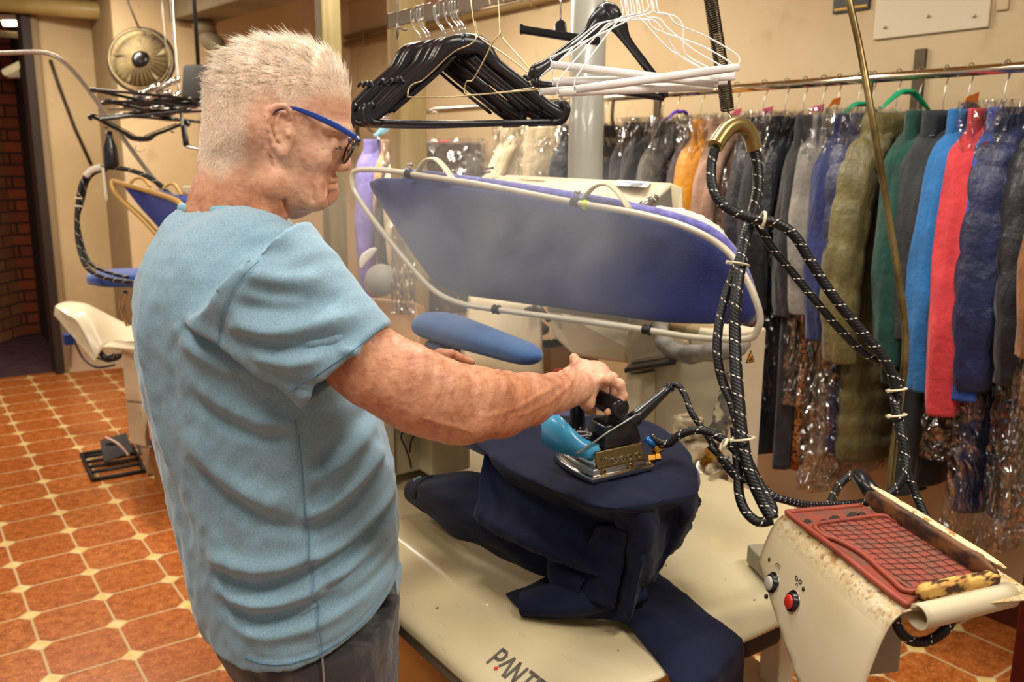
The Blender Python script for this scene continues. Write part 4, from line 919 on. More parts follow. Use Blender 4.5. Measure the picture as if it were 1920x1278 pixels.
def sleeve_loft(sx, L, seed, amp, r0=.062, r1=.042, quilt=0, flat=.85, swing=0, out=.045, zs=-.09, drop=0):
    k_ = .82 if sx > 0 else 1; P = np.array([(sx*.035, 0, zs+.085), (sx*.095, 0, zs+.062), (sx*.155, 0, zs+.030), (sx*.205, 0, zs-.020), (sx*(.225+out*.5)*k_, 0, zs-.11), (sx*(.235+out*.9)*k_, swing*.4, zs-.11-(L-.11)*.33), (sx*(.235+out)*k_, swing*.8, zs-.11-(L-.11)*.66), (sx*(.225+out*.8)*k_, swing, zs-L)])
    Q = catmull(np.hstack([P, np.array([.018, .030, .040, r0*.9, r0, r0*.92, (r0+r1)/2, r1])[:, None]]), 14); r_ = np.random.RandomState(seed)
    ph = r_.rand(4)*6
    def rf(i, th):
        s = i/len(Q); v = 1+amp*(math.sin(3*th+ph[0]+s*5)+.8*math.sin(5*th+ph[1]-s*9)+(0 if quilt else 1.3)*(1-abs(math.sin(s*13+ph[2]+math.sin(th+ph[3])*1.8)))*(.5+s)+.6*math.sin(9*th+s*14+ph[0]))
        if quilt: v += quilt*(abs(math.sin(PI*(s*(L+.2)+.01*math.sin(2*th+ph[2]))/.085))**.5-.6)
        return v
    return tube(Q[:, :3], list(Q[:, 3]), 22, rfun=rf, flat=flat, up=(0, 1, 0))
def garment(name, label, cat, px, py, zlen, slen, mats, kind='jacket', thick=.038, seed=0, film=None, yaw=0, grp=None, xw=.235, sleeve_mat=None, lift=0, X=XR, hangcol=None, amp=.0095, out=.045, hz=ZR, faceX=2.36):
    """hung so that its near sleeve passes through pixel (px,py)"""
    y = PX(px, py, faceX)[1] if px > 0 else py
    t = thing(name, label, cat, (X, y, hz-zlen-.13), grp); zt_ = hz-.13-lift
    R_ = Matrix.Rotation(yaw, 3, 'Z')
    def place(vf):
        V = np.array(vf[0], float); c_, s_ = math.cos(yaw), math.sin(yaw)
        V = np.stack([V[:, 0]*c_-V[:, 1]*s_+X, V[:, 0]*s_+V[:, 1]*c_+y, V[:, 2]+zt_], 1); return V, vf[1]
    q = .014 if kind == 'puffer' else 0
    amp = .0035 if kind == 'puffer' else amp
    if kind in ('jacket', 'puffer', 'shirt'):
        prof = [(.0, .035, .010), (-.012, .07, .022), (-.045, .15, .034), (-.08, .20, thick), (-.25, xw-.01, thick*1.1), (-.5, xw, thick*1.1), (-zlen, xw+.01, thick*1.15)]
        obj('body', place(body_loft(prof, seed, amp, q)), mats[0], t)
        for s in (-1, 1): obj('sleeve', place(sleeve_loft(s, slen, seed+5+s, .075, *((.075, .055) if kind == 'puffer' else (.060, .043)), quilt=.15 if kind == 'puffer' else 0, swing=-.015 if s < 0 else .01, out=out)), sleeve_mat or mats[0], t)
        cpz = .062 if kind != 'shirt' else .048
        obj('collar', place(tube([(math.cos(a)*.062, math.sin(a)*.024, -.012+.008*math.cos(a)) for a in np.linspace(0, 2*PI, 18, endpoint=False)], .014 if kind != 'shirt' else .007, 10, 0, closed=True, flat=1.5, up=(0, 0, 1))), mats[1] if len(mats) > 1 else mats[0], t)
    elif kind == 'trousers':
        prof = [(-.05, .17, .02), (-.12, .19, .03), (-.3, .18, .034), (-zlen, .15, .03)]
        obj('legs', place(body_loft(prof, seed, amp, 0)), mats[0], t)
    elif kind == 'long':
        prof = [(.0, .035, .010), (-.012, .07, .022), (-.045, .15, .034), (-.08, .20, thick), (-.4, xw-.01, thick), (-zlen, xw+.03, thick*1.4)]
        obj('body', place(body_loft(prof, seed, amp*1.5, 0)), mats[0], t)
        for s in (-1, 1): obj('sleeve', place(sleeve_loft(s, slen, seed+5+s, .085, .054, .04, out=out)), sleeve_mat or mats[0], t)
    if len(mats) > 2:
        obj('trim', place(tube([(-.085, -.045, -.03), (-.15, -.055, -.25), (-.205, -.055, -.5), (-.215, -.055, -zlen+.02)], [.014, .018, .018, .016], 12, 5, rfun=lambda i, th: 1+.12*math.sin(i*2.3+3*th))), mats[2], t)
    if film:
        prof = [(.02, .03, .012), (.0, .075, .030), (-.025, .14, .046), (-.07, .225, .066), (-.13, .30, .080), (-.22, .345, .090), (-.5, .355, .092), (-film*.9, .33, .080), (-film, .28, .055)]
        V, Fc = body_loft(prof, seed+40, .006, 0, n=64, nz=84, pe=.45); V = V.copy()
        V[:, 1] += wob(V[:, 0], V[:, 2], seed+3, 6, 3)*.011*np.clip(-V[:, 2]*8, 0.1, 1); V[:, 0] += wob(V[:, 1]*3, V[:, 2], seed+4, 7, 3)*.008
        obj('plastic_cover', place((V, Fc[:-2])), FILM, t, label='clear crinkled plastic cover')
    # hanger: hook and shoulders
    hg = thing('clothes_hanger', 'hanger inside the '+' '.join(label.split(',')[0].split()[:13]), 'hanger', (X, y, zt_), 'hangers inside the garments on the wall rail')
    HC = hangcol or HOOK
    hk = [(0, 0, zt_+.0), (0, 0, zt_+.05), (.006, 0, zt_+.085), (.017, 0, zt_+.108), (.021, 0, hz+.004), (.012, 0, hz+.021), (-.006, 0, hz+.0235), (-.021, 0, hz+.010)]
    obj('hook', tube([(X+a*math.cos(yaw), y+a*math.sin(yaw), c) for a, b, c in hk], .0020, 8, 5), HOOK, hg)
    obj('shoulder_bar', place(tube([(-.19, 0, -.135), (-.10, 0, -.065), (-.03, 0, -.01), (0, 0, .005), (.03, 0, -.01), (.10, 0, -.065), (.19, 0, -.135)], [.006, .008, .009, .010, .009, .008, .006], 10, 4)), HC, hg)
    return t
def fab(name, c, c2=None, r=.85, b=.25, bs=300, **k):
    m = M(name, c, r, col2=c2, vs=k.pop('vs', 12), sheen=k.pop('sheen', .15), **k); g = NT(m); mp = g.N.new('ShaderNodeMapping'); mp.inputs['Scale'].default_value = (1, 1, .28); g.L.new(g.coord(), mp.inputs[0])
    n1 = g.noise(mp.outputs[0], 13, 2.5); n2 = g.noise(g.coord(), 30, 3); g.bump(g.math('ADD', g.math('ADD', n1, g.math('MULTIPLY', n2, .25)), g.math('MULTIPLY', g.noise(g.coord(), bs, 2), .03)), .75, .035); return m
DK = fab('charcoal wool', '2a292b', '1d1c1f'); BK = fab('black cotton', '17171a', '202024'); BKP = fab('black nylon', '14151a', '1e2028', r=.4, b=.1); NVP = fab('navy nylon', '151c3c', '1d2750', r=.42, b=.1)
NVB = fab('navy blazer wool', '1a2350', '232d62'); OLV2 = fab('olive nylon', '6b6238', '574f2c', r=.42, b=.12); GRN = fab('bottle green jersey', '0d4236', '0a342b'); CHB = fab('charcoal blazer', '2f3335', '26292b')
REDM = fab('coral red knit', 'cf3c40', 'b82f36', b=.5); BLUM = fab('royal blue knit', '2c53a8', '244892', b=.5); SKY = fab('bright blue satin', '226aa8', '1c5c94'); PNK = fab('pink cotton', 'd8708e', 'c4607e')
YEL = fab('mustard yellow nylon', 'dc9412', 'c8820c', r=.5); BRN = fab('tan brown suede', '8c5a2c', '744820'); CRM = fab('cream cotton', 'd6c8a4', 'c4b48c'); BLS = fab('blush sheer fabric', 'b08d78', '9a7862'); GRY = fab('grey tweed', '6d6861', '504c48', vs=60)
LEO = M('leopard trim', 'b5763a', .9, col2='20140c', vs=90, vlo=.52, vhi=.56, bump=.5, bs=200); PLD = fab('dark plaid wool', '3a3436', '54484a', vs=50); REDT = fab('dark red piping', '9c1f28'); WHT = fab('off white cotton', 'd9d1bf', 'c9bfa8'); SLV = fab('silver grey lining', '8f8a80', '6f6b64')
PINKH = M('pink card shoulder cover', 'dd5f84', .5); GRNH = M('green plastic hanger', '0f9466', .3); ORGT = M('orange card tag', 'c06a1c', .6); PURH = M('purple plastic hanger', '5a34a4', .35); WHH = M('white wire hanger', 'dcd8d0', .35)
G = 'garments on the wall rail'; rows_g = [
 # name, label, cat, px, py, zlen, slen, mats, kind, kwargs
 ('brown_coat', 'tan brown coat cut off by the right edge of the picture', 'coat', 1938, 600, .86, .60, [BRN], 'long', dict(film=1.25, seed=1, X=2.58, faceX=2.30)),
 ('puffer_jacket', 'black quilted puffer jacket, last but one at the right end of the rail', 'jacket', 1890, 500, 1.24, .70, [BKP], 'puffer', dict(film=1.34, seed=2, thick=.05)),
 ('puffer_jacket', 'dark navy puffer coat in plastic film, right beside the royal blue sweater', 'jacket', 1854, 500, 1.26, .74, [NVP], 'puffer', dict(film=1.36, seed=3, thick=.045)),
 ('sweater', 'royal blue knitted sweater hanging right of the coral red sweater', 'sweater', 1808, 560, .70, .78, [BLUM], 'shirt', dict(seed=4)),
 ('sweater', 'coral red knitted sweater in thin clear film', 'sweater', 1750, 600, .72, .84, [REDM, PNK], 'shirt', dict(film=1.1, seed=5, out=.065)),
 ('shirt', 'bright sky blue satin shirt half hidden behind the coral red sweater', 'shirt', 1753, 560, .66, .78, [SKY], 'shirt', dict(seed=6, out=.055)),
 ('suit_jacket', 'charcoal suit jacket with lapel, between the green sweater and the red sweater', 'jacket', 1694, 500, 1.28, .62, [CHB], 'jacket', dict(seed=7)),
 ('sweater', 'bottle green jersey sweater right of the olive puffer', 'sweater', 1648, 520, .90, .72, [GRN], 'shirt', dict(seed=8, thick=.045, out=.06)),
 ('puffer_jacket', 'olive green quilted puffer jacket with thick collar, uncovered', 'jacket', 1604, 500, 1.22, .74, [OLV2], 'puffer', dict(seed=9, thick=.05, out=.07)),
 ('puffer_jacket', 'shiny navy puffer jacket in film left of the olive one', 'jacket', 1566, 480, 1.2, .56, [NVP], 'puffer', dict(film=1.3, seed=10)),
 ('blazer', 'navy blazer with cuff buttons in clear film over cream trousers', 'jacket', 1522, 480, .78, .68, [NVB, NVB, SLV], 'jacket', dict(film=1.36, seed=11, out=.06)),
 ('trousers', 'cream trousers hanging below the navy blazer', 'trousers', 1528, 700, 1.26, 0, [CRM], 'trousers', dict(seed=12, faceX=2.46)),
 ('shirt', 'off white shirt with silvery film between the blazer and the leopard trimmed coat', 'shirt', 1502, 400, .74, .6, [SLV, WHT], 'shirt', dict(film=1.05, seed=13)),
 ('coat', 'dark coat with a spotted leopard trim down the front edge', 'coat', 1462, 440, 1.32, .62, [DK, DK, LEO], 'long', dict(seed=14)),
 ('coat', 'black coat in film left of the leopard trimmed coat', 'coat', 1434, 440, 1.30, .62, [BKP], 'long', dict(film=1.12, seed=15)),
 ('coat', 'charcoal coat in shiny film behind the hose loop', 'coat', 1402, 420, 1.28, .6, [DK], 'long', dict(film=1.15, seed=16)),
 ('coat', 'black padded coat in film left of the hose loop', 'coat', 1370, 400, 1.2, .6, [BKP], 'long', dict(film=1.1, seed=17)),
 ('dress', 'sheer blush dress in crinkled film next to the mustard jacket', 'dress', 1330, 400, .9, .45, [BLS], 'long', dict(film=1.0, seed=18)),
 ('jacket', 'mustard yellow jacket, the only yellow garment on the rail', 'jacket', 1284, 330, .72, .58, [YEL], 'jacket', dict(film=.95, seed=19, thick=.05, amp=.004, out=.06)),
 ('coat', 'dark plaid coat in film left of the mustard jacket', 'coat', 1262, 300, .9, .58, [PLD], 'jacket', dict(film=1.05, seed=20)),
 ('jacket', 'grey jacket in silvery film on a purple hanger', 'jacket', 1222, 290, .8, .58, [GRY], 'jacket', dict(film=1.0, seed=21)),
 ('jacket', 'dark jacket with red piping along its shoulder in film', 'jacket', 1178, 290, .8, .58, [DK, REDT, REDT], 'jacket', dict(film=1.0, seed=22)),
 ('coat', 'black coat showing just right of the grey steel column', 'coat', 1150, 280, .9, .58, [BK], 'jacket', dict(film=1.0, seed=23)),
 ('coat', 'black leather coat showing just left of the grey steel column', 'coat', 1048, 290, .85, .55, [BKP], 'jacket', dict(film=.9, seed=24, thick=.05)),
]
hc = {2: None, 8: GRNH, 9: GRNH, 5: PINKH, 4: PINKH, 20: PURH, 15: PINKH, 16: PINKH, 17: PINKH, 12: WHH, 13: PINKH}
for i, (nm, lb_, ct, px, py, zl, sl2, mt, kd, kw) in enumerate(rows_g):
    kw = dict(kw); kw['thick'] = kw.get('thick', .036)
    garment(nm, lb_, ct, px, py, zl, sl2, mt, kd, grp=G, hangcol=hc.get(i), yaw=.16*math.sin(i*2.1), **kw)
# coloured shoulder cards and tags on top of the hooks
def card(px, py, w, h, mat, lab, name='shoulder_card', rot=.3, fx=XR-.02):
    c = PX(px, py, fx); d_ = norm(np.array([.75, -.45+rot, .0])); u2 = norm(np.array([.1, 0, 1.]))
    P = [c-d_*w/2-u2*h/2-NZ*h*.35, c-d_*w*.1+u2*h*.2, c+d_*w/2+u2*h*.5, c+d_*w/2-u2*h/2+NZ*.005, c-NZ*h*.3]
    o = obj(name, slab(P, np.cross(d_, u2)*.003), mat, smooth=False); tag(o, lab, 'hanger card' if name == 'shoulder_card' else 'tag')
card(1378, 210, .06, .035, PINKH, 'pink shoulder card below the coil spring, leftmost of the pink ones')
card(1433, 207, .08, .035, PINKH, 'pink shoulder card in the middle of the three pink ones')
card(1528, 203, .08, .035, PINKH, 'pink shoulder card closest to the green hangers')
card(1563, 190, .06, .035, ORGT, 'small orange brown card behind the film left of the green hangers', 'card_tag')
card(1815, 188, .085, .055, ORGT, 'large orange brown card tag above the black hanger', 'card_tag')
for (px, py, lab) in ((1615, 195, 'broad green plastic hanger neck left of the bronze rod top'), (1700, 172, 'broad green plastic hanger neck right of the bronze rod')):
    c = PX(px, py, XR-.06); o = obj('green_hanger', tube([c+[-.09, .03, -.055], c+[-.03, .01, -.005], c, c+[.03, -.01, -.005], c+[.09, -.03, -.055]], [.010, .020, .026, .020, .010], 14, 5, flat=.35, up=(.35, 1, 0)), GRNH); tag(o, lab, 'hanger')
c = PX(1275, 210, XR-.05); o = obj('purple_hanger', tube([c+[-.07, .02, -.045], c+[-.02, .01, 0], c, c+[.02, -.01, 0], c+[.07, -.02, -.045]], [.008, .018, .022, .018, .008], 14, 5, flat=.35, up=(.35, 1, 0)), PURH); tag(o, 'purple plastic hanger neck among the dark coats', 'hanger')
c = PX(1816, 196, XR-.08); o = obj('black_hanger', tube([c+[-.16, .02, -.10], c+[-.08, .01, -.05], c+[-.02, 0, -.005], c, c+[.03, 0, -.005], c+[.10, -.01, -.05]], [.008, .012, .020, .022, .020, .010], 14, 5, flat=.4, up=(.1, 1, 0)), BLACKP); tag(o, 'black plastic hanger showing in front of the orange tag', 'hanger')
# cuff buttons of the blazer
for k in range(3):
    q = U(1516, 616+k*12, 2.62)
# garments hanging further back, left of the steel column
X2 = 2.3
def back_garment(name, label, cat, px, py, t_, zl, sl2, mats, kind='shirt', **kw):
    p = U(px, py, t_); hz = p[2]+.09
    y = p[1]; return garment(name, label, cat, -1, y, zl, sl2, mats, kind, X=p[0], hz=hz, **kw)
LIL = fab('lilac cotton', '8f86cc', '7f78c0'); BEI = fab('beige cotton', 'c8a07a', 'b88f68'); IVO = fab('ivory cotton', 'e2d2ae', 'd2c09a')
back_garment('shirt', 'lilac shirt hanging just right of the face, behind the tube frame', 'shirt', 715, 250, 5.3, .62, .86, [LIL], yaw=.75, seed=31, thick=.05, out=.09)
back_garment('shirt', 'beige shirt between the lilac shirt and the ochre post', 'shirt', 752, 250, 5.0, .75, .6, [BEI], yaw=.7, seed=32, thick=.05)
back_garment('shirt', 'ivory shirt beside the ochre post with a blue hanger', 'shirt', 775, 262, 4.7, .7, .6, [IVO], yaw=.7, seed=33, thick=.04)
back_garment('coat', 'dark grey coat with red shoulder in shiny film right of the ochre post', 'coat', 815, 252, 4.6, .9, .6, [fab('dark brown grey wool', '5a5048', '463e38'), REDT], 'jacket', yaw=-.75, seed=34, film=1.0)
back_garment('blouse', 'ivory blouse hanging in film left of the steel column', 'shirt', 1030, 222, 4.4, .55, .35, [IVO], yaw=-.5, seed=35, thick=.05, film=.6)
BR2 = thing('side_rail', 'thin chrome rail with blue hangers behind the lilac shirt', 'clothes rail', U(700, 225, 5.2))
obj('rail_tube', tube([U(645, 226, 5.6), U(760, 215, 4.9)], .010, 12), CHROME, BR2)
obj('brace', tube([U(670, 222, 5.4), U(700, 250, 5.2), U(712, 262, 5.1)], .008, 10), STEEL, BR2)
BLH = M('light blue plastic hanger', '7fb6d2', .4)
for px, lab in ((735, 'light blue plastic hanger left of the ochre post, lower one'), (747, 'light blue plastic hanger left of the ochre post, upper one')):
    c = U(px, 236-(px-735)*.4, 4.95); o = obj('blue_hanger', join(tube([c+RV*-.1+NZ*-.06, c+RV*-.03, c+NZ*.004, c+RV*.03, c+RV*.1+NZ*-.06], [.010, .018, .022, .018, .010], 12, 5, flat=.4), tube([c, c+NZ*.05, c+NZ*.065+RV*.012, c+NZ*.05+RV*.024], .004, 8, 4)), BLH); tag(o, lab, 'hanger')
# ================================================================== the man
AH = np.array([math.sin(YAW), -math.cos(YAW), 0.]); CH = -np.array([math.cos(YAW), math.sin(YAW), 0.]); ZH = np.array([0, 0, 1.])
O = U(520, 240, 1.40); BASIS = np.stack([AH, ZH, CH])
def loc(P): return (np.atleast_2d(P)-O) @ BASIS.T
def wld(Q): return np.asarray(Q) @ BASIS + O
def L2(x, y, c=0.0):
    """pixel on the upright plane at local c -> local (a, b, c)"""
    return loc(PN(x, y, O+CH*c, CH))[0]
def LU(x, y, t): return loc(U(x, y, t))[0]
def poly_sdf(P, A, B):
    P = np.asarray(P); d = np.full(np.broadcast(A, B).shape, 1e9); ins = np.zeros(d.shape, bool)
    for i in range(len(P)):
        p, q = P[i], P[(i+1) % len(P)]; e = q-p; wx, wy = A-p[0], B-p[1]
        t = np.clip((wx*e[0]+wy*e[1])/(e@e+1e-12), 0, 1); d = np.minimum(d, (wx-e[0]*t)**2+(wy-e[1]*t)**2)
        cnd = ((p[1] > B) != (q[1] > B)) & (A < (q[0]-p[0])*(B-p[1])/(q[1]-p[1]+1e-12)+p[0]); ins ^= cnd
    return np.where(ins, -1, 1)*np.sqrt(d)
def inflate(fl, outline, W, R, k=.006, c0=0.0, ext=1.0):
    """solid with the given side outline, half width W(a,b) and edge rounding R"""
    P = catmull([L2(x, y)[:2] for x, y in outline], 4, True)
    m = .03; sl, X, Y, Z = fl.sub((P[:, 0].min()-m, P[:, 1].min()-m, -.12+c0), (P[:, 0].max()+m, P[:, 1].max()+m, .12+c0))
    d = poly_sdf(P, X[:, :, 0], Y[:, :, 0]); w = W(X[:, :, 0], Y[:, :, 0]) if callable(W) else np.full(d.shape, W)
    e = 1-np.clip(-d/R, -3, 1)                      # 0 deep inside, 1 at the outline
    q = np.sqrt(((Z-c0)/w[:, :, None])**2+e[:, :, None]**2)-1
    fl._mix(sl, q*np.minimum(R, .05), k, False)
def sm(x, a, b): t = np.clip((x-a)/(b-a), 0, 1); return t*t*(3-2*t)
def normals(V, Fq):
    n = np.zeros_like(V); f = np.cross(V[Fq[:, 2]]-V[Fq[:, 0]], V[Fq[:, 3]]-V[Fq[:, 1]])
    for k in range(4): np.add.at(n, Fq[:, k], f)
    return n/np.maximum(1e-12, np.linalg.norm(n, axis=1))[:, None]
def relax(V, Fq, it=2, lam=.5):
    for _ in range(it):
        s = np.zeros_like(V); c = np.zeros(len(V))
        for a, b in ((0, 1), (1, 2), (2, 3), (3, 0)):
            np.add.at(s, Fq[:, a], V[Fq[:, b]]); np.add.at(s, Fq[:, b], V[Fq[:, a]]); np.add.at(c, Fq[:, a], 1); np.add.at(c, Fq[:, b], 1)
        V = V*(1-lam)+s/c[:, None]*lam
    return V
def ridge(V, pts, w, c_of=.2, cmin=-9):
    """smooth bump weight along a pixel polyline laid on the near side of the body"""
    P = catmull([L2(x, y, c_of)[:2] for x, y in pts], 5); d = np.full(len(V), 9.); s = np.zeros(len(V))
    for i in range(len(P)-1):
        e = P[i+1]-P[i]; wv = V[:, :2]-P[i]; t = np.clip((wv@e)/(e@e+1e-12), 0, 1); dd = np.linalg.norm(wv-e*t[:, None], axis=1)
        m = dd < d; d[m] = dd[m]; s[m] = (i+t[m])/(len(P)-1)
    return np.exp(-(d/w)**2)*np.clip(np.sin(np.clip(s, .02, .98)*PI)*1.6, 0, 1)*(V[:, 2] > cmin)

def mat_skin():
    m = M('skin', 'd6a283', .45, sss=.12, spec=.4); g = NT(m); p = g.coord()
    n = g.noise(p, 9, 4); n2 = g.noise(p, 60, 3); n3 = g.noise(p, 160, 2)
    c = g.mix(g.rng(n, .36, .64), 'd09474', 'e2b496'); c = g.mix(g.math('MULTIPLY', g.rng(n2, .5, .72), .4), c, 'a9583f')
    c = g.mix(g.math('MULTIPLY', g.rng(n3, .62, .78), .5), c, 'e6c2a6'); at = g.N.new('ShaderNodeAttribute'); at.attribute_name = 'stubble'
    st_ = g.mix(g.rng(g.noise(p, 420, 2), .35, .65), 'dcb498', 'efe0c6'); a2 = g.N.new('ShaderNodeAttribute'); a2.attribute_name = 'tanned'; c = g.mix(g.math('MULTIPLY', a2.outputs['Fac'], .6), c, g.mix(g.rng(n2, .4, .65), 'c07f55', 'a8623e'))
    c = g.mix(g.math('MULTIPLY', at.outputs['Fac'], .8), c, st_); g.L.new(c, g.b.inputs['Base Color'])
    g.bump(g.math('ADD', g.math('MULTIPLY', g.noise(p, 150, 3), .7), n3), .5, .0016); return m
SKIN = mat_skin()
man = thing('person', 'person with short blond grey hair in a light blue t-shirt, pressing with an iron', 'person', (O[0]-.05, O[1], 0))

# ---- head and neck
fh = Field((-.16, -.26, -.11), (.16, .19, .13), .0022)
skull = [(657,184),(658,206),(657,228),(656,243),(650,257),(641,272),(637,290),(633,310),(629,320),(628,330),(629.5,337),(625,343),(624,350),(621,356),(615,363),(614,372),(615,383),(610,391),(599,395),(586,398),(568,407),(548,411),(536,395),(524,355),(500,330),(440,322),(398,300),(388,262),(386,228),(387,190),(391,158),(402,128),(425,99),(455,82),(490,74),(530,73),(570,79),(607,94),(636,120),(650,150)]
eyeb, chinb, ob = L2(600, 260)[1], L2(600, 380)[1], L2(520, 230)[1]
def WH(A, B):
    w = .0775-.012*sm(-B, -L2(0, 250)[1], -L2(0, 330)[1])-.012*sm(-B, -L2(0, 330)[1], -L2(0, 400)[1])
    w = w-.014*sm(A, L2(590, 300)[0], L2(660, 300)[0])
    return w
inflate(fh, skull, WH, .078)
def WN(A, B): return .0105+.0085*sm(-B, -L2(0, 285)[1], -L2(0, 312)[1])
inflate(fh, [(649,256),(652,270),(655,285),(657.5,300),(658,308),(655,317),(646,321),(634,319),(622,310),(618,290),(628,262)], WN, .013, .006)
for s in (-1, 1): fh.ell(L2(641, 313)+[0, 0, s*.0145], (.0095, .008, .007), .005)          # nostril wings
fh.ell(L2(648, 318)+[0, 0, .008], (.0035, .0025, .003), .002, sub=True)
for s in (-1, 1):
    fh.ell(L2(638, 270)+[0, 0, s*.036], (.012, .013, .017), .009, sub=True)             # eye sockets
    fh.ell(L2(629, 271)+[0, 0, s*.033], (.0125, .0115, .0125), .004)                     # closed lids
    fh.capsule(L2(650, 245)+[0, 0, s*.012], L2(628, 240)+[0, 0, s*.05], .007, .006, .010)    # brow ridge
    fh.ell(L2(606, 297)+[0, 0, s*.048], (.022, .017, .011), .022)                        # cheekbone
    fh.ell(L2(588, 362)+[0, 0, s*.043], (.032, .024, .010), .024)                         # jowl
    fh.capsule(L2(626, 352)+[0, 0, 0], L2(613, 350)+[0, 0, s*.024], .0042, .0030, .006)     # lower lip
    fh.capsule(L2(628, 336)+[0, 0, 0], L2(616, 341)+[0, 0, s*.024], .0042, .0030, .006)
    fh.capsule(L2(631, 344)+[0, 0, 0], L2(611, 345)+[0, 0, s*.034], .0018, .0013, .003, sub=True)  # mouth line
fh.chain([L2(*p) for p in ((636,306,.034),(628,322,.043),(617,335,.046),(611,352,.045),(608,366,.043))], [.001, .0020, .0024, .0018, .001], .008, sub=True)   # fold beside the mouth
fh.chain([L2(*p) for p in ((598,318,.058),(590,336,.059),(585,356,.056),(588,374,.05))], [.0006, .0014, .0014, .0008], .008, sub=True)
for q in ((618,262),(616,270),(616,278)):
    a_ = L2(*q, .052); fh.capsule(a_, a_+[-.012, .003*(q[1]-270)/8*-1, .004], .0009, .0006, .0025, sub=True)
# neck
fh.chain([L2(462,290), L2(453,350), L2(440,402), L2(425,460)], [.064, .0655, .070, .076], .02)
fh.chain([L2(520,292,.05), L2(516,345,.056), L2(505,410,.048), L2(500,450,.03)], [.010, .013, .014, .013], .03)   # neck muscle
fh.chain([L2(*p) for p in ((508,290,.066),(520,335,.066),(530,372,.06),(538,398,.05))], [.0006, .0014, .0015, .0008], .007, sub=True)
# ear
def EL(x, y, c): return L2(x, y, c)
fh.ell(EL(522, 245, .079), (.019, .034, .007), .006, ax=([1, .25, .12], [-.25, 1, 0], [0, 0, 1]))
hel = [(545,222,.082),(544,208,.086),(534,198,.090),(520,198,.094),(508,206,.097),(502,222,.098),(502,240,.096),(507,258,.092),(515,274,.088),(524,286,.084),(532,289,.080),(536,280,.078),(537,270,.077)]
fh.chain([EL(*p) for p in hel], [.003, .0036, .004, .0042, .0044, .0044, .0042, .004, .0042, .0048, .005, .004, .003], .003)
fh.ell(EL(529, 281, .083), (.008, .009, .005), .004)
fh.ell(EL(527, 232, .098), (.010, .018, .010), .004, sub=True)
fh.ell(EL(531, 252, .094), (.010, .012, .011), .004, sub=True)
fh.chain([EL(*p) for p in ((524,212,.089),(517,226,.090),(516,244,.089),(521,260,.087),(527,268,.084))], [.0025, .003, .003, .003, .002], .003)
fh.ell(EL(541, 251, .084), (.0045, .006, .005), .003)
Vh, Fh_ = fh.mesh(); Vh = relax(Vh, Fh_, 1, .4)
NB = normals(Vh, Fh_); Vh = Vh+NB*(wob(Vh[:, 0]+Vh[:, 2]*.6, Vh[:, 1], 3, 26, 3)*.0006)[:, None]

# ---- arms and hands
ELB = np.array([(690,681,1.275,.0545),(757,716,1.28,.0555),(813,741,1.305,.0555),(872,757,1.345,.0555)])
ar = [(600,600,1.27,.062)]+[tuple(r) for r in ELB]+[(935,757,1.40,.050),(990,748,1.45,.0405),(1040,736,1.505,.031),(1082,728,1.55,.0275)]
fa = Field(np.array([-.02, -.62, -.5]), (.62, .02, .36), .0026)
PA = [LU(x, y, t) for x, y, t, r in ar]; fa.chain(PA, [r for *_, r in ar], .018)
fa.chain([LU(700,715,1.25), LU(780,758,1.27), LU(850,795,1.31)], [.036, .036, .028], .02)            # triceps
fa.ell(LU(858,803,1.325), (.026, .018, .02), .012)                                                       # elbow point
fa.ell(LU(905,728,1.35), (.042, .026, .03), .02); fa.chain([LU(880,735,1.32), LU(960,752,1.38), LU(1040,748,1.49)], [.024, .020, .011], .014)
fa.chain([LU(880,792,1.31), LU(950,785,1.39), LU(1050,752,1.51)], [.028, .020, .011], .014)
fa.chain([LU(690,652,1.23), LU(760,700,1.235), LU(820,748,1.25), LU(855,776,1.275)], [.0005, .001, .001, .0005], .010, sub=True)
# right hand closed over the iron handle
H0, H1 = U(1152, 762, 1.535), U(1085, 722, 1.70)      # handle near end, far end
hx = norm(H1-H0); hr = norm(AH+np.array([0, 0, .0])-hx*np.dot(AH, hx)); hu = norm(np.cross(hx, hr)); hu = hu if hu[2] > 0 else -hu
def HP(s, r_, u_): return loc(H0+(H1-H0)*s+hr*r_+hu*u_)[0]
WR = LU(1086, 727, 1.555)
fa.chain([LU(1060,733,1.53), HP(.50, -.012, .030)], [.027, .0235], .014)
for s in (.34, .56, .78, .98): fa.capsule(HP(s*.75+.14, -.028, .026), HP(s, .008, .034), .0165, .0125, .012)
for k, s in enumerate((.25, .47, .70, .93)):
    L = (.9, 1.0, 1.04, .98)[k]; r = (.0078, .0086, .0089, .0087)[k]
    P = [HP(s, .006, .037), HP(s-.01, .030*L, .032*L), HP(s-.02, .0335, .008), HP(s-.02, .020, -.015), HP(s-.02, .004, -.0205)]
    fa.chain(P, [r*1.22, r*1.12, r, r*.92, r*.8], .004)
    fa.ell(P[0]+[0, .003, 0], (.011, .0085, .0105), .006); fa.ell(P[1], (.0102*L, .0098, .0096), .004)
fa.chain([HP(.55, -.03, .022), HP(.75, -.036, .012), HP(1.02, -.034, .010), HP(1.2, -.022, .016)], [.017, .0135, .0105, .0085], .007)   # thumb on the far side
fa.ell(LU(1112, 694, 1.63), (.030, .018, .024), .014); fa.ell(LU(1090, 684, 1.65), (.018, .012, .014), .010)
fa.capsule(HP(.95, -.005, .040), LU(1077, 672, 1.67), .013, .0095, .012)
fa.chain([HP(.35, -.025, .010), HP(.3, -.03, -.004), HP(.42, -.018, -.012)], [.016, .012, .009], .01)   # heel of the hand
for s in (.36, .59, .82): fa.capsule(HP(s*.8+.1, -.02, .045), HP(s, .012, .050), .0015, .003, .006, sub=True)
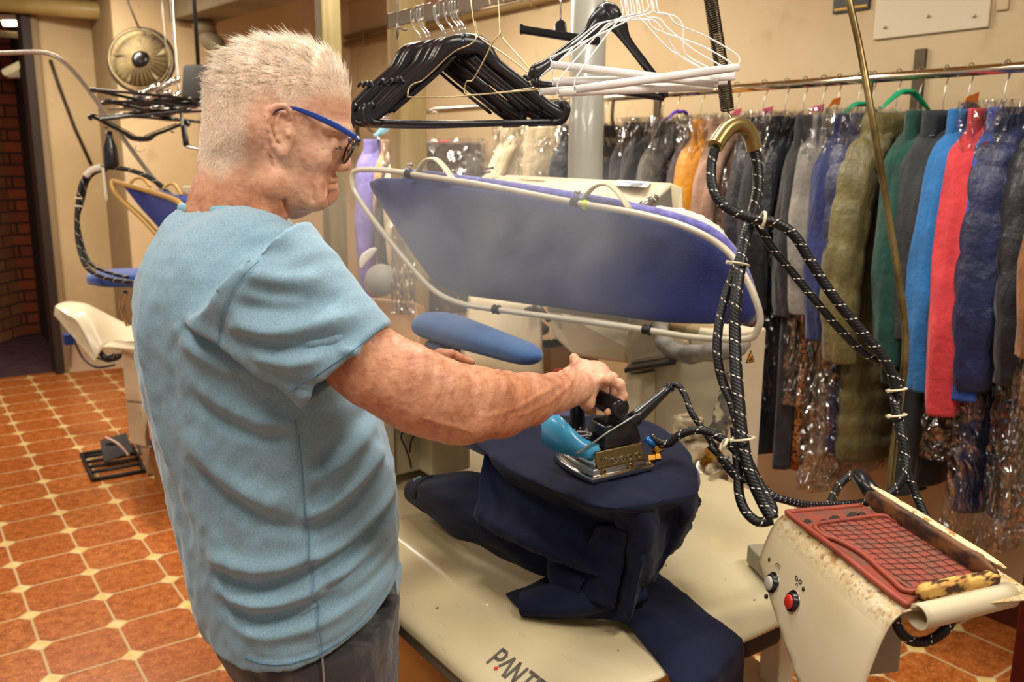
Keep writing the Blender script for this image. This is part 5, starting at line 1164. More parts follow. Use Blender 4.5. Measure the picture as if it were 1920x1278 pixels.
# left arm behind the body and the left hand resting on the board
la = [(560,560,1.66,.055),(640,640,1.72,.05),(700,690,1.74,.046),(760,690,1.76,.036),(800,682,1.78,.028)]
fa.chain([LU(*p[:3]) for p in la], [p[3] for p in la], .02)
fa.chain([LU(800,682,1.78), LU(828,679,1.79)], [.026, .022], .012)
for (x0, y0, x1, y1, x2, y2, t, r) in ((826,668,852,666,884,678,1.78,.0088),(828,676,856,680,880,690,1.80,.0085),(828,684,852,690,874,698,1.76,.0085),(822,690,846,697,864,703,1.74,.008)):
    fa.chain([LU(x0, y0, t), LU(x1, y1, t), LU(x2, y2, t)], [r*1.15, r, r*.85], .006)
fa.chain([LU(806,676,1.76), LU(826,664,1.76), LU(846,662,1.765)], [.014, .011, .0085], .008)
Va, Fa_ = fa.mesh(); Va = relax(Va, Fa_, 1, .4); NA = normals(Va, Fa_)
Va = Va+NA*(wob(Va[:, 0]*1.0, Va[:, 1]+Va[:, 2], 8, 24, 3)*.0006)[:, None]
dw = Va-LU(1000, 745, 1.4)
# veins on the forearm
for pts in (((900,712),(950,722),(1000,716),(1050,712)), ((960,735),(1010,735),(1060,725),(1095,700)), ((820,700),(850,716),(900,742))):
    w = ridge(Va, pts, .0035, .0); Va = Va+NA*(w*.0016)[:, None]
# torso core inside the shirt joins the limbs
ft = Field((-.20, -.62, -.26), (.2, .0, .26), .008)
ft.chain([L2(430,540), L2(440,660), L2(480,860)], [.10, .13, .14], .03); ft.capsule(L2(470,550,.13), L2(470,550,-.14), .05, .05, .04)
ft.capsule(L2(470,550,.13), LU(610,612,1.28), .05, .05, .04); ft.capsule(L2(470,550,-.14), LU(590,590,1.66), .05, .045, .04)
Vt, Ft_ = ft.mesh()
body = obj('body', join((wld(Vh), Fh_), (wld(Va), Fa_), (wld(Vt), Ft_)), SKIN, man)

hp_ = np.array([L2(*p)[:2] for p in ((657,188),(640,182),(615,182),(590,192),(572,202),(552,206),(545,210),(500,206),(492,225),(490,262),(478,300),(440,330),(392,312),(360,300),(360,50),(690,50),(672,190))])
dd_ = poly_sdf(hp_, Vh[:, 0], Vh[:, 1]); mk = np.clip(.5-dd_/.022, 0, 1)
mk *= np.where(Vh[:, 2] > .02, np.clip((np.hypot((Vh[:, 0]-L2(527, 240)[0])/.030, (Vh[:, 1]-L2(520, 246)[1])/.050)-.85)/.5, 0, 1), 1)
at_ = body.data.attributes.new('stubble', 'FLOAT', 'POINT'); av = np.zeros(len(body.data.vertices), np.float32); av[:len(Vh)] = mk; at_.data.foreach_set('value', av)
at2 = body.data.attributes.new('tanned', 'FLOAT', 'POINT'); av = np.zeros(len(body.data.vertices), np.float32)
av[:len(Vh)] = np.clip((L2(0, 300)[1]-Vh[:, 1])/(L2(0, 300)[1]-L2(0, 370)[1]), 0, 1)*np.clip((L2(560, 0)[0]-Vh[:, 0])/.03, .25, 1)+.12
av[len(Vh):len(Vh)+len(Va)] = np.clip((LU(1100, 700, 1.55)[0]-Va[:, 0])/.06, .1, .85); at2.data.foreach_set('value', av)
# ---- shirt
SHIRT = M('light blue cotton jersey', '78a3b8', .9, sheen=.3)
g = NT(SHIRT); p_ = g.coord(); mp = g.N.new('ShaderNodeMapping'); mp.inputs['Scale'].default_value = (1, 1, 3.2); g.L.new(p_, mp.inputs[0])
n = g.noise(mp.outputs[0], 420, 3); c = g.mix(g.rng(n, .32, .70), '6d8fa3', '96b6c6'); g.L.new(c, g.b.inputs['Base Color'])
g.bump(g.noise(p_, 420, 2), .3, .001)
bk = [(335,392),(325,408),(320,434),(306,460),(295,482),(285,512),(280,545),(279,590),(283,640),(291,690),(301,740),(313,795),(325,850),(339,905),(349,960),(361,1020),(379,1080),(405,1140),(437,1190),(463,1226),(474,1250),(484,1290)]
fr = [(500,392),(528,420),(556,446),(582,466),(602,482),(625,512),(640,545),(655,590),(668,640),(680,690),(694,740),(706,790),(722,840),(734,880),(741,930),(745,980),(747,1030),(749,1085),(747,1120),(745,1150),(744,1200),(742,1290)]
bkl = np.array([L2(*p)[:2] for p in bk]); frl = np.array([L2(*p)[:2] for p in fr])
def bx_(y): return L2(500, y)[1]
rcs = [(392,.070),(402,.10),(415,.128),(435,.160),(460,.186),(490,.203),(530,.213),(600,.215),(700,.208),(850,.200),(1000,.198),(1150,.205),(1290,.208)]
fs = Field((-.27, -.84, -.30), (.24, .02, .30), .0042)
bs_ = fs.z if False else fs.y
ab = np.interp(bs_, bkl[::-1, 1], bkl[::-1, 0]); af = np.interp(bs_, frl[::-1, 1], frl[::-1, 0])
rc = np.interp(bs_, [bx_(y) for y, _ in rcs][::-1], [r for _, r in rcs][::-1])
ac, ra = ((ab+af)/2)[None, :, None], ((af-ab)/2)[None, :, None]; rc = rc[None, :, None]
pw = 2.25
q = ((np.abs(fs.X-ac)/ra)**pw+(np.abs(fs.Z)/rc)**pw)**(1/pw)-1
fs.F = (q*np.minimum(ra, rc)).astype(np.float32)
top = L2(335, 390)[1]
def sleeve(f, A, B, upv, sidev, r0, r1, k=.03, sub=False, s0=0.0, ext=1.0):
    A, B = np.array(A), np.array(B); ax = norm(B-A); Ln = np.linalg.norm(B-A); up = norm(upv-ax*np.dot(upv, ax)); sd = np.cross(ax, up)
    m = .16; sl, X, Y, Z = f.sub(np.minimum(A, B)-m, np.maximum(A, B)+m)
    X, Y, Z = X-A[0], Y-A[1], Z-A[2]; s = (X*ax[0]+Y*ax[1]+Z*ax[2])/Ln; sc = np.clip(s, 0, 1)
    u_ = X*up[0]+Y*up[1]+Z*up[2]; v_ = X*sd[0]+Y*sd[1]+Z*sd[2]
    ru = r0[0]+(r1[0]-r0[0])*sc; rv = r0[1]+(r1[1]-r0[1])*sc
    q = (np.sqrt((u_/ru)**2+(v_/rv)**2)-1)*np.minimum(ru, rv); q = np.maximum(q, (s-ext)*Ln); q = np.maximum(q, (s0-s)*Ln)
    f._mix(sl, q, k, sub)
# right sleeve, hem towards lower right; hem line runs from (742,622) to (556,752)
S1 = LU(649, 687, 1.262); S0 = LU(478, 512, 1.262); upv = LU(742, 622, 1.262)-LU(556, 752, 1.262)
fs2 = Field((-.14, -.46, -.02), (.26, .02, .30), .0036)
SA = [S0, S1]
fs.capsule(L2(470,500,.10), L2(470,500,-.10), .09, .09, .04)
sleeve(fs, S0, S1, upv, CH, (.108, .085), (.089, .066), .035)
sleeve(fs, S0, S1, upv, CH, (.096, .066), (.077, .054), .004, sub=True, s0=.72, ext=1.2)
S1b = LU(640, 640, 1.70); S0b = LU(520, 520, 1.62); sleeve(fs, S0b, S1b, upv, CH, (.10, .075), (.085, .06), .035)
# neck opening and hem
na, nb_, nc = L2(335, 392), L2(537, 447), L2(440, 395, .07)
e1 = norm(nb_-na); nn = norm(np.cross(e1, [0, 0, 1.])); nn = nn if nn[1] > 0 else -nn
fs.F = np.maximum(fs.F, ((fs.X-na[0])*nn[0]+(fs.Y-na[1])*nn[1]-.004-1.6*np.maximum(np.abs(fs.Z)-.06, 0)).astype(np.float32))
fs.chain([L2(436,400), L2(420,452)], [.073, .082], .006, sub=True)
hem = [(430,1244),(450,1252),(485,1255),(520,1252),(560,1245),(600,1235),(640,1219),(680,1199),(715,1172),(735,1150),(748,1118)]
hl = np.array([L2(x, y, .19 if x < 730 else .05)[:2] for x, y in hem]); hb = np.interp(fs.x, hl[:, 0], hl[:, 1])
fs.F = np.maximum(fs.F, (hb[:, None, None]-fs.Y).astype(np.float32)+0*fs.Z)
Vs, Fs_ = fs.mesh(); Vs = relax(Vs, Fs_, 2, .5); NS = normals(Vs, Fs_)
near = sm(Vs[:, 2], -.02, .06)
dis = wob(Vs[:, 0]*1.6+Vs[:, 2], Vs[:, 1]*.9, 21, 5, 3)*.0034
def crease(pts, w, h, c=.19):
    global dis
    dis = dis+(1.5 if w > .005 else 1)*h*ridge(Vs, pts, w, c)*near
# sleeve: gap under the sleeve, armhole seam, pulls
for pts, w, h, c in (
    (((340,603),(400,640),(450,672),(500,712),(556,758)), .008, -.015, .21), (((345,590),(410,628),(470,665),(530,715)), .012, .006, .22), (((345,625),(400,668),(450,705)), .014, .006, .2),
    (((508,478),(470,520),(444,570),(430,610),(424,645)), .0028, -.0032, .22),
    (((440,595),(520,612),(600,600),(680,585)), .011, .006, .23), (((440,622),(520,640),(600,636),(690,612)), .010, -.006, .23), (((450,560),(530,572),(620,566)), .010, -.004, .23),
    (((470,505),(540,520),(610,520)), .012, .005, .23), (((480,530),(560,545),(650,560)), .010, -.0035, .23), (((430,470),(500,462),(560,470)), .012, -.004, .22),
    (((470,650),(550,670),(620,655)), .010, .0045, .23), (((520,690),(600,715),(660,690)), .010, -.004, .23), (((640,640),(690,650),(735,628)), .006, .004, .23),
    (((300,560),(296,640),(312,740),(340,860)), .012, .005, .12), (((285,500),(280,600),(292,700)), .012, -.004, .1),
    (((360,700),(430,760),(500,790),(560,800)), .013, .006, .2), (((350,730),(420,790),(490,820),(560,830)), .011, -.006, .2),
    (((340,800),(400,880),(480,930),(560,950)), .018, .008, .2), (((350,850),(420,930),(500,980),(570,1000)), .014, -.007, .2),
    (((380,1040),(440,1060),(520,1065),(600,1040)), .014, .008, .2), (((385,1080),(430,1100),(500,1105),(585,1070)), .012, -.010, .2),
    (((392,1100),(450,1128),(530,1130),(620,1100),(690,1060)), .012, .008, .2), (((405,1140),(470,1165),(560,1155),(640,1125)), .013, -.009, .2),
    (((420,1165),(490,1190),(580,1180),(680,1140)), .012, .005, .2), (((560,1000),(620,985),(700,930)), .012, -.008, .19), (((560,970),(630,950),(710,890)), .012, .008, .19),
    (((570,1050),(640,1030),(720,980)), .011, .008, .19), (((575,1075),(650,1050),(735,1010)), .010, -.008, .19), (((575,920),(640,880),(700,830)), .013, .006, .19), (((570,890),(630,850),(690,790)), .012, -.006, .19),
    (((590,1110),(650,1098),(700,1080)), .008, -.006, .19), (((600,1150),(660,1135),(720,1110)), .008, -.004, .19), (((610,830),(600,900),(590,960)), .014, -.006, .19),
    (((548,760),(556,860),(568,960),(578,1060),(592,1160),(600,1240)), .0022, -.0028, .2),
    (((455,1222),(520,1234),(600,1221),(680,1186),(742,1120)), .0025, -.0025, .2)): crease(pts, w, h, c)
Vs = Vs+NS*dis[:, None]; Vs = relax(Vs, Fs_, 1, .25)
shirt = obj('shirt', (wld(Vs), Fs_), SHIRT, man)
# ribbed collar, hem stitching and label-side seam
ring = [L2(*p) for p in ((337,391,0),(352,394,.035),(390,397,.066),(430,396,.084),(470,403,.080),(505,420,.055),(530,440,.025),(540,448,0),(528,440,-.03),(500,420,-.06),(460,403,-.08),(410,396,-.078),(365,392,-.05))]
obj('collar', tube(wld(ring), .0085, 10, 6, closed=True, flat=.45, up=ZH), M('light blue rib knit', '86b3c6', .85, bump=.4, bs=260), shirt)
STI = M('pale blue stitching', '5a87a6', .8)
def stitch(name, pts, c, r=.0009, lift=.002, dash=False):
    Q = catmull([L2(x, y, c) for x, y in pts], 10); out = []
    for p in Q:
        m = np.where((np.abs(Vs[:, 0]-p[0]) < .006) & (np.abs(Vs[:, 1]-p[1]) < .006))[0]
        if len(m): out.append([p[0], p[1], Vs[m, 2].max()+lift*.3])
    if len(out) > 3: obj(name, tube(wld(out), r, 5), STI, shirt)
stitch('hem_seam', [(462,1226),(520,1235),(600,1222),(680,1187),(735,1130)], .19)
stitch('side_seam', [(552,790),(560,880),(572,990),(584,1090),(596,1180),(602,1232)], .2)
stitch('shoulder_seam', [(506,480),(470,520),(444,570),(430,612),(425,640)], .21, .0007)
stitch('cuff_seam', [(722,606),(684,634),(632,670),(582,703),(546,727)], .22, .0008)

# ---- jeans and shoes (the lower legs stand behind the table)
JEAN = M('washed black denim', '3a3738', .85, col2='75706b', vs=24, vlo=.45, vhi=.72, bump=.5, bs=350, sheen=.2, stretch=(1, 1, .35))
fj = Field((-.30, -1.76, -.30), (.34, -.70, .30), .009)
wy = L2(590, 1290)[1]
bs2 = fj.y; ja = np.interp(bs2, bkl[::-1, 1], bkl[::-1, 0])+.012; jf = np.interp(bs2, frl[::-1, 1], frl[::-1, 0])-.001
q = (((np.abs(fj.X-((ja+jf)/2)[None, :, None])/((jf-ja)/2)[None, :, None])**2.4+(np.abs(fj.Z)/.195)**2.4)**(1/2.4)-1)*.15
fj.F = np.maximum(q, (bx_(1290)-.02-fj.Y)).astype(np.float32); fj.F = np.maximum(fj.F, (fj.Y-bx_(1130))).astype(np.float32)
base = (L2(452, 1290)[0]+L2(742, 1290)[0])/2; flr = -O[2]
for s, dx in ((1, .02), (-1, .05)):
    fj.chain([(base, wy-.02, s*.085), (base+.0, flr+.50, s*.10), (base+dx, flr+.09, s*.11)], [.115, .075, .062], .04)
Vj, Fj_ = fj.mesh(); Vj = relax(Vj, Fj_, 1, .4); Nj = normals(Vj, Fj_); Vj = Vj+Nj*(wob(Vj[:, 0]+Vj[:, 2], Vj[:, 1], 5, 7, 3)*.003)[:, None]
jeans = obj('jeans', (wld(Vj), Fj_), JEAN, man)
def surf_line(V, pts, c, r, name, mat, par):
    Q = catmull([L2(x, y, c) for x, y in pts], 6); out = []
    for p in Q:
        m = np.where((np.abs(V[:, 0]-p[0]) < .012) & (np.abs(V[:, 1]-p[1]) < .012))[0]
        if len(m): out.append([p[0], p[1], V[m, 2].max()+.001])
    if len(out) > 2: obj(name, tube(wld(out), r, 5), mat, par)
surf_line(Vj, [(600,1236),(603,1258),(606,1290)], .2, .0016, 'denim_seam', M('grey denim thread', '9a9288', .8), jeans)
SH = M('black leather shoe', '141315', .4)
for s, dx in ((1, .02), (-1, .05)):
    fo = Field((base-.15, flr-.0, s*.11-.09), (base+.30, flr+.16, s*.11+.09), .006)
    fo.ell((base+dx+.07, flr+.035, s*.11), (.15, .05, .05), .02); fo.ell((base+dx, flr+.07, s*.11), (.07, .06, .048), .02); fo.F = np.maximum(fo.F, (flr+.004-fo.Y)).astype(np.float32)
    Vo, Fo_ = fo.mesh(); obj('shoe', (wld(Vo), Fo_), SH, man)

# ---- hair: thousands of tapered strands growing from the scalp
HAIRM = M('blond grey hair', 'f8ecda', .45, col2='dccbb0', vs=30, spec=.5, sheen=.2)
nV = normals(Vh, Fh_); r_ = np.random.RandomState(5)
pxh = np.array([L2(0, 110)[1], L2(0, 165)[1], L2(0, 230)[1], L2(0, 300)[1]])
hl_ = np.array([L2(*p)[:2] for p in ((657,188),(640,180),(615,178),(590,186),(572,196),(552,196),(545,202),(500,196),(490,215),(490,250),(478,290),(440,318),(392,300),(372,300),(370,60),(680,60),(670,190))])
def inpoly(P, x, y): return poly_sdf(P, x, y) < 0
ok = inpoly(hl_, Vh[:, 0], Vh[:, 1]) & (Vh[:, 2] > -.085) & ~((np.abs(Vh[:, 0]-L2(520, 240)[0]) < .026) & (np.abs(Vh[:, 1]-L2(520, 240)[1]) < .04) & (Vh[:, 2] > .07))
idx = np.where(ok)[0]
HV = []; HF = []
def strand(p, pts, r, seg=3):
    n0 = len(HV); T = norm(pts[-1]-pts[0]); a = norm(np.cross(T, [.3, .5, .8])); b = np.cross(T, a); m = len(pts)
    for i, q in enumerate(pts):
        rr = r*(1-.92*(i/(m-1))**1.3)
        for k in range(seg): th = 2*PI*k/seg; HV.append(q+a*math.cos(th)*rr+b*math.sin(th)*rr)
    for i in range(m-1):
        for k in range(seg): l = (k+1) % seg; HF.append([n0+i*seg+k, n0+i*seg+l, n0+(i+1)*seg+l, n0+(i+1)*seg+k])
topy, midy = L2(0, 120)[1], L2(0, 178)[1]; xf, xb_ = L2(655, 0)[0], L2(390, 0)[0]
for i in r_.choice(idx, 15000):
    p, n_ = Vh[i], nV[i]; hgt = sm(p[1]+.012*r_.randn(), midy-.012, topy); fx = (p[0]-xb_)/(xf-xb_)
    if hgt > .25:
        if r_.rand() > .52: continue
        clump = float(wob(np.array(p[0]*1.0), np.array(p[2]+p[1]), 31, 34, 2))
        L_ = (.007+.0145*hgt*(1+.5*clump))*(.6+.7*r_.rand()); front = sm(fx, .72, 1.0)
        dr = np.array([-1+.9*front, .25+.75*front, 0]); dr = norm(dr-n_*np.dot(dr, n_)); d0 = norm(dr+n_*.55+r_.randn(3)*.10+np.array([.1, .25, .5])*clump)
        d1 = norm(dr+n_*(.12+.25*max(clump, 0))+r_.randn(3)*.14+np.array([.2, .4, .3])*clump)
        pts = [p-n_*.001]; d = d0
        for s_ in range(4): d = norm(d0*(1-(s_+1)/4)+d1*(s_+1)/4); pts.append(pts[-1]+d*L_/4)
        strand(p, np.array(pts), .00045+.0003*r_.rand())
    else:
        L_ = (.0045+.009*max(hgt*3, 0))*(.6+.7*r_.rand()); d = norm(n_*.55+np.array([-.55, -.75+hgt*2.2, 0])+r_.randn(3)*.12)
        strand(p, np.array([p-n_*.0005, p+d*L_*.55, p+norm(d-n_*.2)*L_]), .00032)
hair = obj('hair', (wld(np.array(HV)), HF), HAIRM, man)
# eyebrow and lashes, short arm hair
HV = []; HF = []
for k in range(160):
    if k == 80: obj('eyebrow', (wld(np.array(HV)), HF), M('light brow hair', 'a58a66', .6), man); HV = []; HF = []
    u_ = r_.rand(); s = 1 if k >= 80 else -1
    b_ = L2(652-20*u_, 247-3*math.sin(u_*3)+r_.randn()*1.2)+[0, 0, s*(.016+.030*u_)]
    j = np.argmin(((Vh-b_)**2).sum(1)); p = Vh[j]; d = norm(nV[j]*.6+np.array([.1, .35, s*.5])+r_.randn(3)*.15); strand(p, np.array([p, p+d*.004, p+d*.008+[0, -.001, 0]]), .0003)
obj('eyebrow', (wld(np.array(HV)), HF), bpy.data.materials['light brow hair'], man)
HV = []; HF = []
for k in range(60):
    if k == 30: obj('eyelash', (wld(np.array(HV)), HF), M('dark lashes', '2a1c14', .6), man); HV = []; HF = []
    s = 1 if k >= 30 else -1; u_ = r_.rand()
    b_ = L2(640-3*u_, 272+6*u_)+[0, 0, s*(.022+.024*u_)]; j = np.argmin(((Vh-b_)**2).sum(1)); p = Vh[j]
    d = norm(np.array([.7, -.5, s*.2])+r_.randn(3)*.1); strand(p, np.array([p, p+d*.004, p+d*.007]), .00028)
obj('eyelash', (wld(np.array(HV)), HF), bpy.data.materials['dark lashes'], man)
HV = []; HF = []
am = np.where((Va[:, 0] > LU(700, 0, 1.3)[0]) & (Va[:, 2] > -.25) & (NA[:, 1] > -.2) & (Va[:, 0] < LU(1100, 0, 1.5)[0]))[0]
for i in r_.choice(am, 1500):
    p, n_ = Va[i], NA[i]; d = norm(n_*.5+np.array([.8, -.1, -.2])+r_.randn(3)*.25); L_ = .006+.007*r_.rand(); strand(p, np.array([p, p+d*L_*.5, p+norm(d-n_*.3)*L_]), .00013)
obj('arm_hair', (wld(np.array(HV)), HF), M('fine brown arm hair', '8a5c3c', .6), man)

# ---- glasses
GL = M('dark blue acetate', '173a8c', .25, coat=.4); GB = M('dark tortoise rim', '15140f', .3, coat=.3)
gl = thing('glasses', 'blue framed glasses with dark rims worn low on the nose', 'glasses', O+AH*.1+[0, 0, .0])
PSI = .36; fa_ = np.array([math.cos(.43)*math.cos(PSI), -math.sin(.43), -math.sin(PSI)]); la_ = norm(np.array([math.sin(PSI), 0, math.cos(PSI)])); ua_ = norm(np.cross(la_, fa_)); ua_ = ua_ if ua_[1] > 0 else -ua_
gc = L2(655, 283)+np.array([-.003, 0, 0])
for s in (1, -1):
    cc = gc+la_*s*.034-np.array([.004, 0, 0])
    P = [cc+la_*math.cos(t)*.0255*(1+.06*math.cos(2*t))+ua_*math.sin(t)*.0205 for t in np.linspace(0, 2*PI, 28, endpoint=False)]
    obj('lens_rim', tube(wld(P), .0019, 8, 0, closed=True), GB, gl)
    gg = np.array([[cc+(la_*math.cos(t)*.0245+ua_*math.sin(t)*.0195)*q_ for t in np.linspace(0, 2*PI, 25)] for q_ in (0.02, .5, 1)])
    lens = M('clear lens', 'f4f7f5', .03, trans=1, ior=1.1) if s == 1 else lens
    obj('lens', gridmesh(wld(gg.reshape(-1, 3)).reshape(gg.shape), .0012), lens, gl)
obj('brow_bar', tube(wld([gc+la_*.062+ua_*.017, gc+la_*.034+ua_*.0225, gc+la_*.01+ua_*.014, gc-la_*.01+ua_*.014, gc-la_*.034+ua_*.0225, gc-la_*.062+ua_*.017]), [.003, .0026, .002, .002, .0026, .003], 8, 5), GL, gl)
for s in (1, -1):
    e0 = gc+la_*s*.062+ua_*.017; e0 = e0 if s < 0 else L2(667, 257, .064)
    m1 = L2(610, 226, s*.072); m2 = L2(572, 210, s*.078); m3 = L2(549, 203, s*.083); m4 = L2(520, 205, s*.086); m5 = L2(497, 222, s*.0815)
    tm = obj('temple_arm', tube(wld([e0, (e0+m1)/2+[0, .001, 0], m1, m2, m3, m4, m5]), [.0042, .0046, .0046, .0036, .0026, .0026, .0036], 10, 5, flat=.45, up=ZH), GL, gl)
# ================================================================== hoses, hangers, second station, steam
def hose_mat(name='black braided hose', base='0d0d0f', fleck='e9e2cf', pitch=.034):
    m = M(name, base, .42); g = NT(m); uv = g.N.new('ShaderNodeUVMap'); s = g.sep(uv.outputs[0])
    hel = g.math('FRACT', g.math('ADD', g.math('DIVIDE', s[0], pitch), s[1])); band = g.math('LESS_THAN', hel, .075)
    dash = g.math('LESS_THAN', g.math('FRACT', g.math('MULTIPLY', s[1], 7.0)), .55); f_ = g.math('MULTIPLY', band, dash)
    g.L.new(g.mix(f_, base, fleck), g.b.inputs['Base Color'])
    w = g.math('SINE', g.math('MULTIPLY', g.math('ADD', g.math('MULTIPLY', s[0], 900), g.math('MULTIPLY', s[1], 40)), 1.0)); g.bump(w, .3, .0006); return m
HOSE = hose_mat(); HOSE2 = hose_mat('ringed black cable', '101018', 'e8e8e8', .0085)
def hose(name, P, r, mat=HOSE, parent=None, n=12, seg=14):
    P = catmull(P, n); m = len(P); V, Fc = tube(P, r, seg); o = obj(name, (V, Fc), mat, parent)
    L_ = np.concatenate([[0], np.cumsum(np.linalg.norm(np.diff(P, axis=0), axis=1))]); uv = o.data.uv_layers.new(name='UVMap')
    vi = np.zeros(len(o.data.loops), np.int32); o.data.loops.foreach_get('vertex_index', vi); dat = np.zeros((len(vi), 2))
    i, k = vi//seg, vi % seg; dat[:, 0] = L_[np.minimum(i, m-1)]; dat[:, 1] = k/seg
    for p in o.data.polygons:
        l = list(p.loop_indices); ks = dat[l, 1]
        if ks.max()-ks.min() > .6: dat[l, 1] = np.where(ks < .4, ks+1, ks)
    uv.data.foreach_set('uv', dat.ravel()); return o
TIE = M('cream cable tie', 'd9d0b0', .4)
def tie(parent, c, ax, R, name='cable_tie'):
    ax = norm(ax); a = norm(np.cross(ax, DV)); b = np.cross(ax, a)
    return obj(name, join(tube([c+a*R*math.cos(t)+b*R*math.sin(t) for t in np.linspace(0, 2*PI, 20, endpoint=False)], .0022, 6, 0, closed=True, flat=1.6), obox(c-a*R-DV*.004, a, b, ax, .006, .006, .007, .001)), TIE, parent)
# bronze rod
o = obj('bent_rod', tube(UL([(1583,-60,1.72),(1592,0,1.72),(1612,90,1.72),(1632,200,1.71),(1652,320,1.71),(1672,440,1.71),(1688,540,1.70),(1697,620,1.70),(1696,680,1.70),(1688,750,1.70),(1676,840,1.69),(1666,940,1.68)]), .0068, 12, 5), M('tarnished brass rod', '8a7a50', .32, .85, col2='5e4a2a', vs=14)); tag(o, 'tall tarnished brass rod rising from the console past the coats', 'rod')
# main hose set
hs = thing('hose_bundle', 'black braided hoses with white flecks looping over the brass coil sleeve and down', 'hoses', U(1400, 600, 1.65))
sl3 = UL([(1341,274,1.72),(1352,256,1.73),(1366,240,1.74),(1382,234,1.75),(1398,240,1.76),(1408,256,1.77),(1414,280,1.78)])
obj('coil_sleeve', tube(catmull(sl3, 14), .0150, 18, 0, rfun=lambda i, th: 1+.07*(i % 2)), M('brass coil sleeve', '9c8a58', .3, .8), hs)
hose('hose', UL([(1340,278,1.72),(1334,310,1.72),(1335,345,1.71),(1348,375,1.70),(1375,396,1.69),(1412,410,1.68),(1455,418,1.68),(1490,442,1.68),(1520,490,1.68),(1560,552,1.68),(1610,615,1.68),(1650,662,1.68),(1672,700,1.68),(1680,735,1.68)]), .0098, parent=hs)
hose('hose', UL([(1414,282,1.78),(1420,310,1.78),(1421,350,1.77),(1412,395,1.74),(1398,445,1.70),(1388,500,1.67),(1380,560,1.65),(1378,620,1.64),(1380,690,1.62),(1386,760,1.60),(1393,830,1.58),(1408,890,1.56),(1430,940,1.545),(1448,972,1.53)]), .0112, parent=hs)
hose('hose', UL([(1408,415,1.71),(1392,470,1.69),(1372,520,1.68),(1356,570,1.67),(1347,615,1.66),(1345,665,1.65),(1355,715,1.64),(1372,755,1.62),(1384,800,1.60),(1398,850,1.58),(1420,900,1.56),(1446,945,1.54),(1450,970,1.53)]), .0088, parent=hs)
hose('hose', UL([(1422,420,1.71),(1445,460,1.71),(1485,510,1.71),(1530,565,1.70),(1575,618,1.70),(1620,662,1.70),(1655,680,1.70),(1682,708,1.69),(1690,722,1.69)]), .0080, parent=hs)
hose('hose', UL([(1678,715,1.69),(1684,745,1.69),(1680,775,1.68),(1688,810,1.67),(1694,850,1.66),(1700,885,1.65),(1716,925,1.64),(1738,975,1.62),(1745,990,1.62)]), .0085, parent=hs)
hose('hose', UL([(1690,720,1.69),(1676,748,1.685),(1684,775,1.675),(1692,815,1.66),(1698,855,1.65),(1698,885,1.64),(1680,915,1.64),(1650,936,1.64),(1610,944,1.66),(1570,946,1.66)]), .0080, parent=hs)
hose('ringed_cable', UL([(1600,944,1.655),(1555,947,1.62),(1510,946,1.58),(1475,938,1.56),(1450,930,1.56),(1435,915,1.57)]), .0070, HOSE2, hs)
hose('hose', UL([(1378,800,1.60),(1384,880,1.585),(1386,925,1.57),(1398,958,1.555),(1422,978,1.54),(1448,974,1.53)]), .0088, parent=hs)
hose('hose', UL([(1330,835,1.60),(1360,865,1.59),(1385,892,1.58),(1405,905,1.57),(1430,925,1.56),(1452,958,1.535)]), .0060, parent=hs)
hose('hose', UL([(1555,948,1.70),(1572,912,1.75),(1596,890,1.76),(1612,892,1.76)]), .008, parent=hs)
hose('hose', UL([(1678,1140,1.28),(1679,1160,1.29),(1690,1186,1.29),(1712,1202,1.29),(1742,1200,1.29),(1770,1182,1.28),(1790,1152,1.28),(1796,1130,1.28)]), .0075, parent=hs)
for x, y, t_, dx, dy, R in ((1383,495,1.67,-10,60,.0200),(1430,412,1.685,40,8,.0155),(1681,730,1.68,4,30,.0170),(1681,778,1.67,4,30,.0165),(1392,822,1.575,8,60,.0205),(1357,832,1.585,30,20,.0100)):
    tie(hs, U(x, y, t_), U(x+dx, y+dy, t_)-U(x, y, t_), R)
hose('iron_cord', UL([(1256,723,1.70),(1270,722,1.69),(1284,740,1.68),(1296,772,1.66),(1316,802,1.65),(1336,832,1.62),(1352,862,1.61),(1372,888,1.60),(1392,905,1.59)]), .0058, parent=hs)
hose('steam_hose', [IP(1.12, .030, .050)]+UL([(1250,832,1.64),(1275,815,1.63),(1305,806,1.62),(1335,812,1.61),(1360,828,1.60),(1382,848,1.59),(1402,876,1.58),(1425,915,1.56),(1450,965,1.54)]), .0078, parent=hs)
# coil balancer spring from above
t = thing('coil_spring', 'long dark coil spring hanging from above behind the white wire hangers', 'spring', U(1350, 100, 1.8))
obj('coil', spring(UL([(1326,-60,1.78),(1333,0,1.78),(1348,95,1.78),(1358,160,1.78),(1364,206,1.78)]), .0125, .0018, 62), M('dark spring steel', '4c4232', .35, .7), t)
obj('spring_core', tube(UL([(1326,-60,1.78),(1333,0,1.78),(1342,60,1.78)]), .006, 10), RUBBER, t)
obj('end_hook', tube(UL([(1364,206,1.78),(1368,216,1.77),(1374,228,1.76),(1380,236,1.75)]), .0022, 8, 4), STEEL, t)

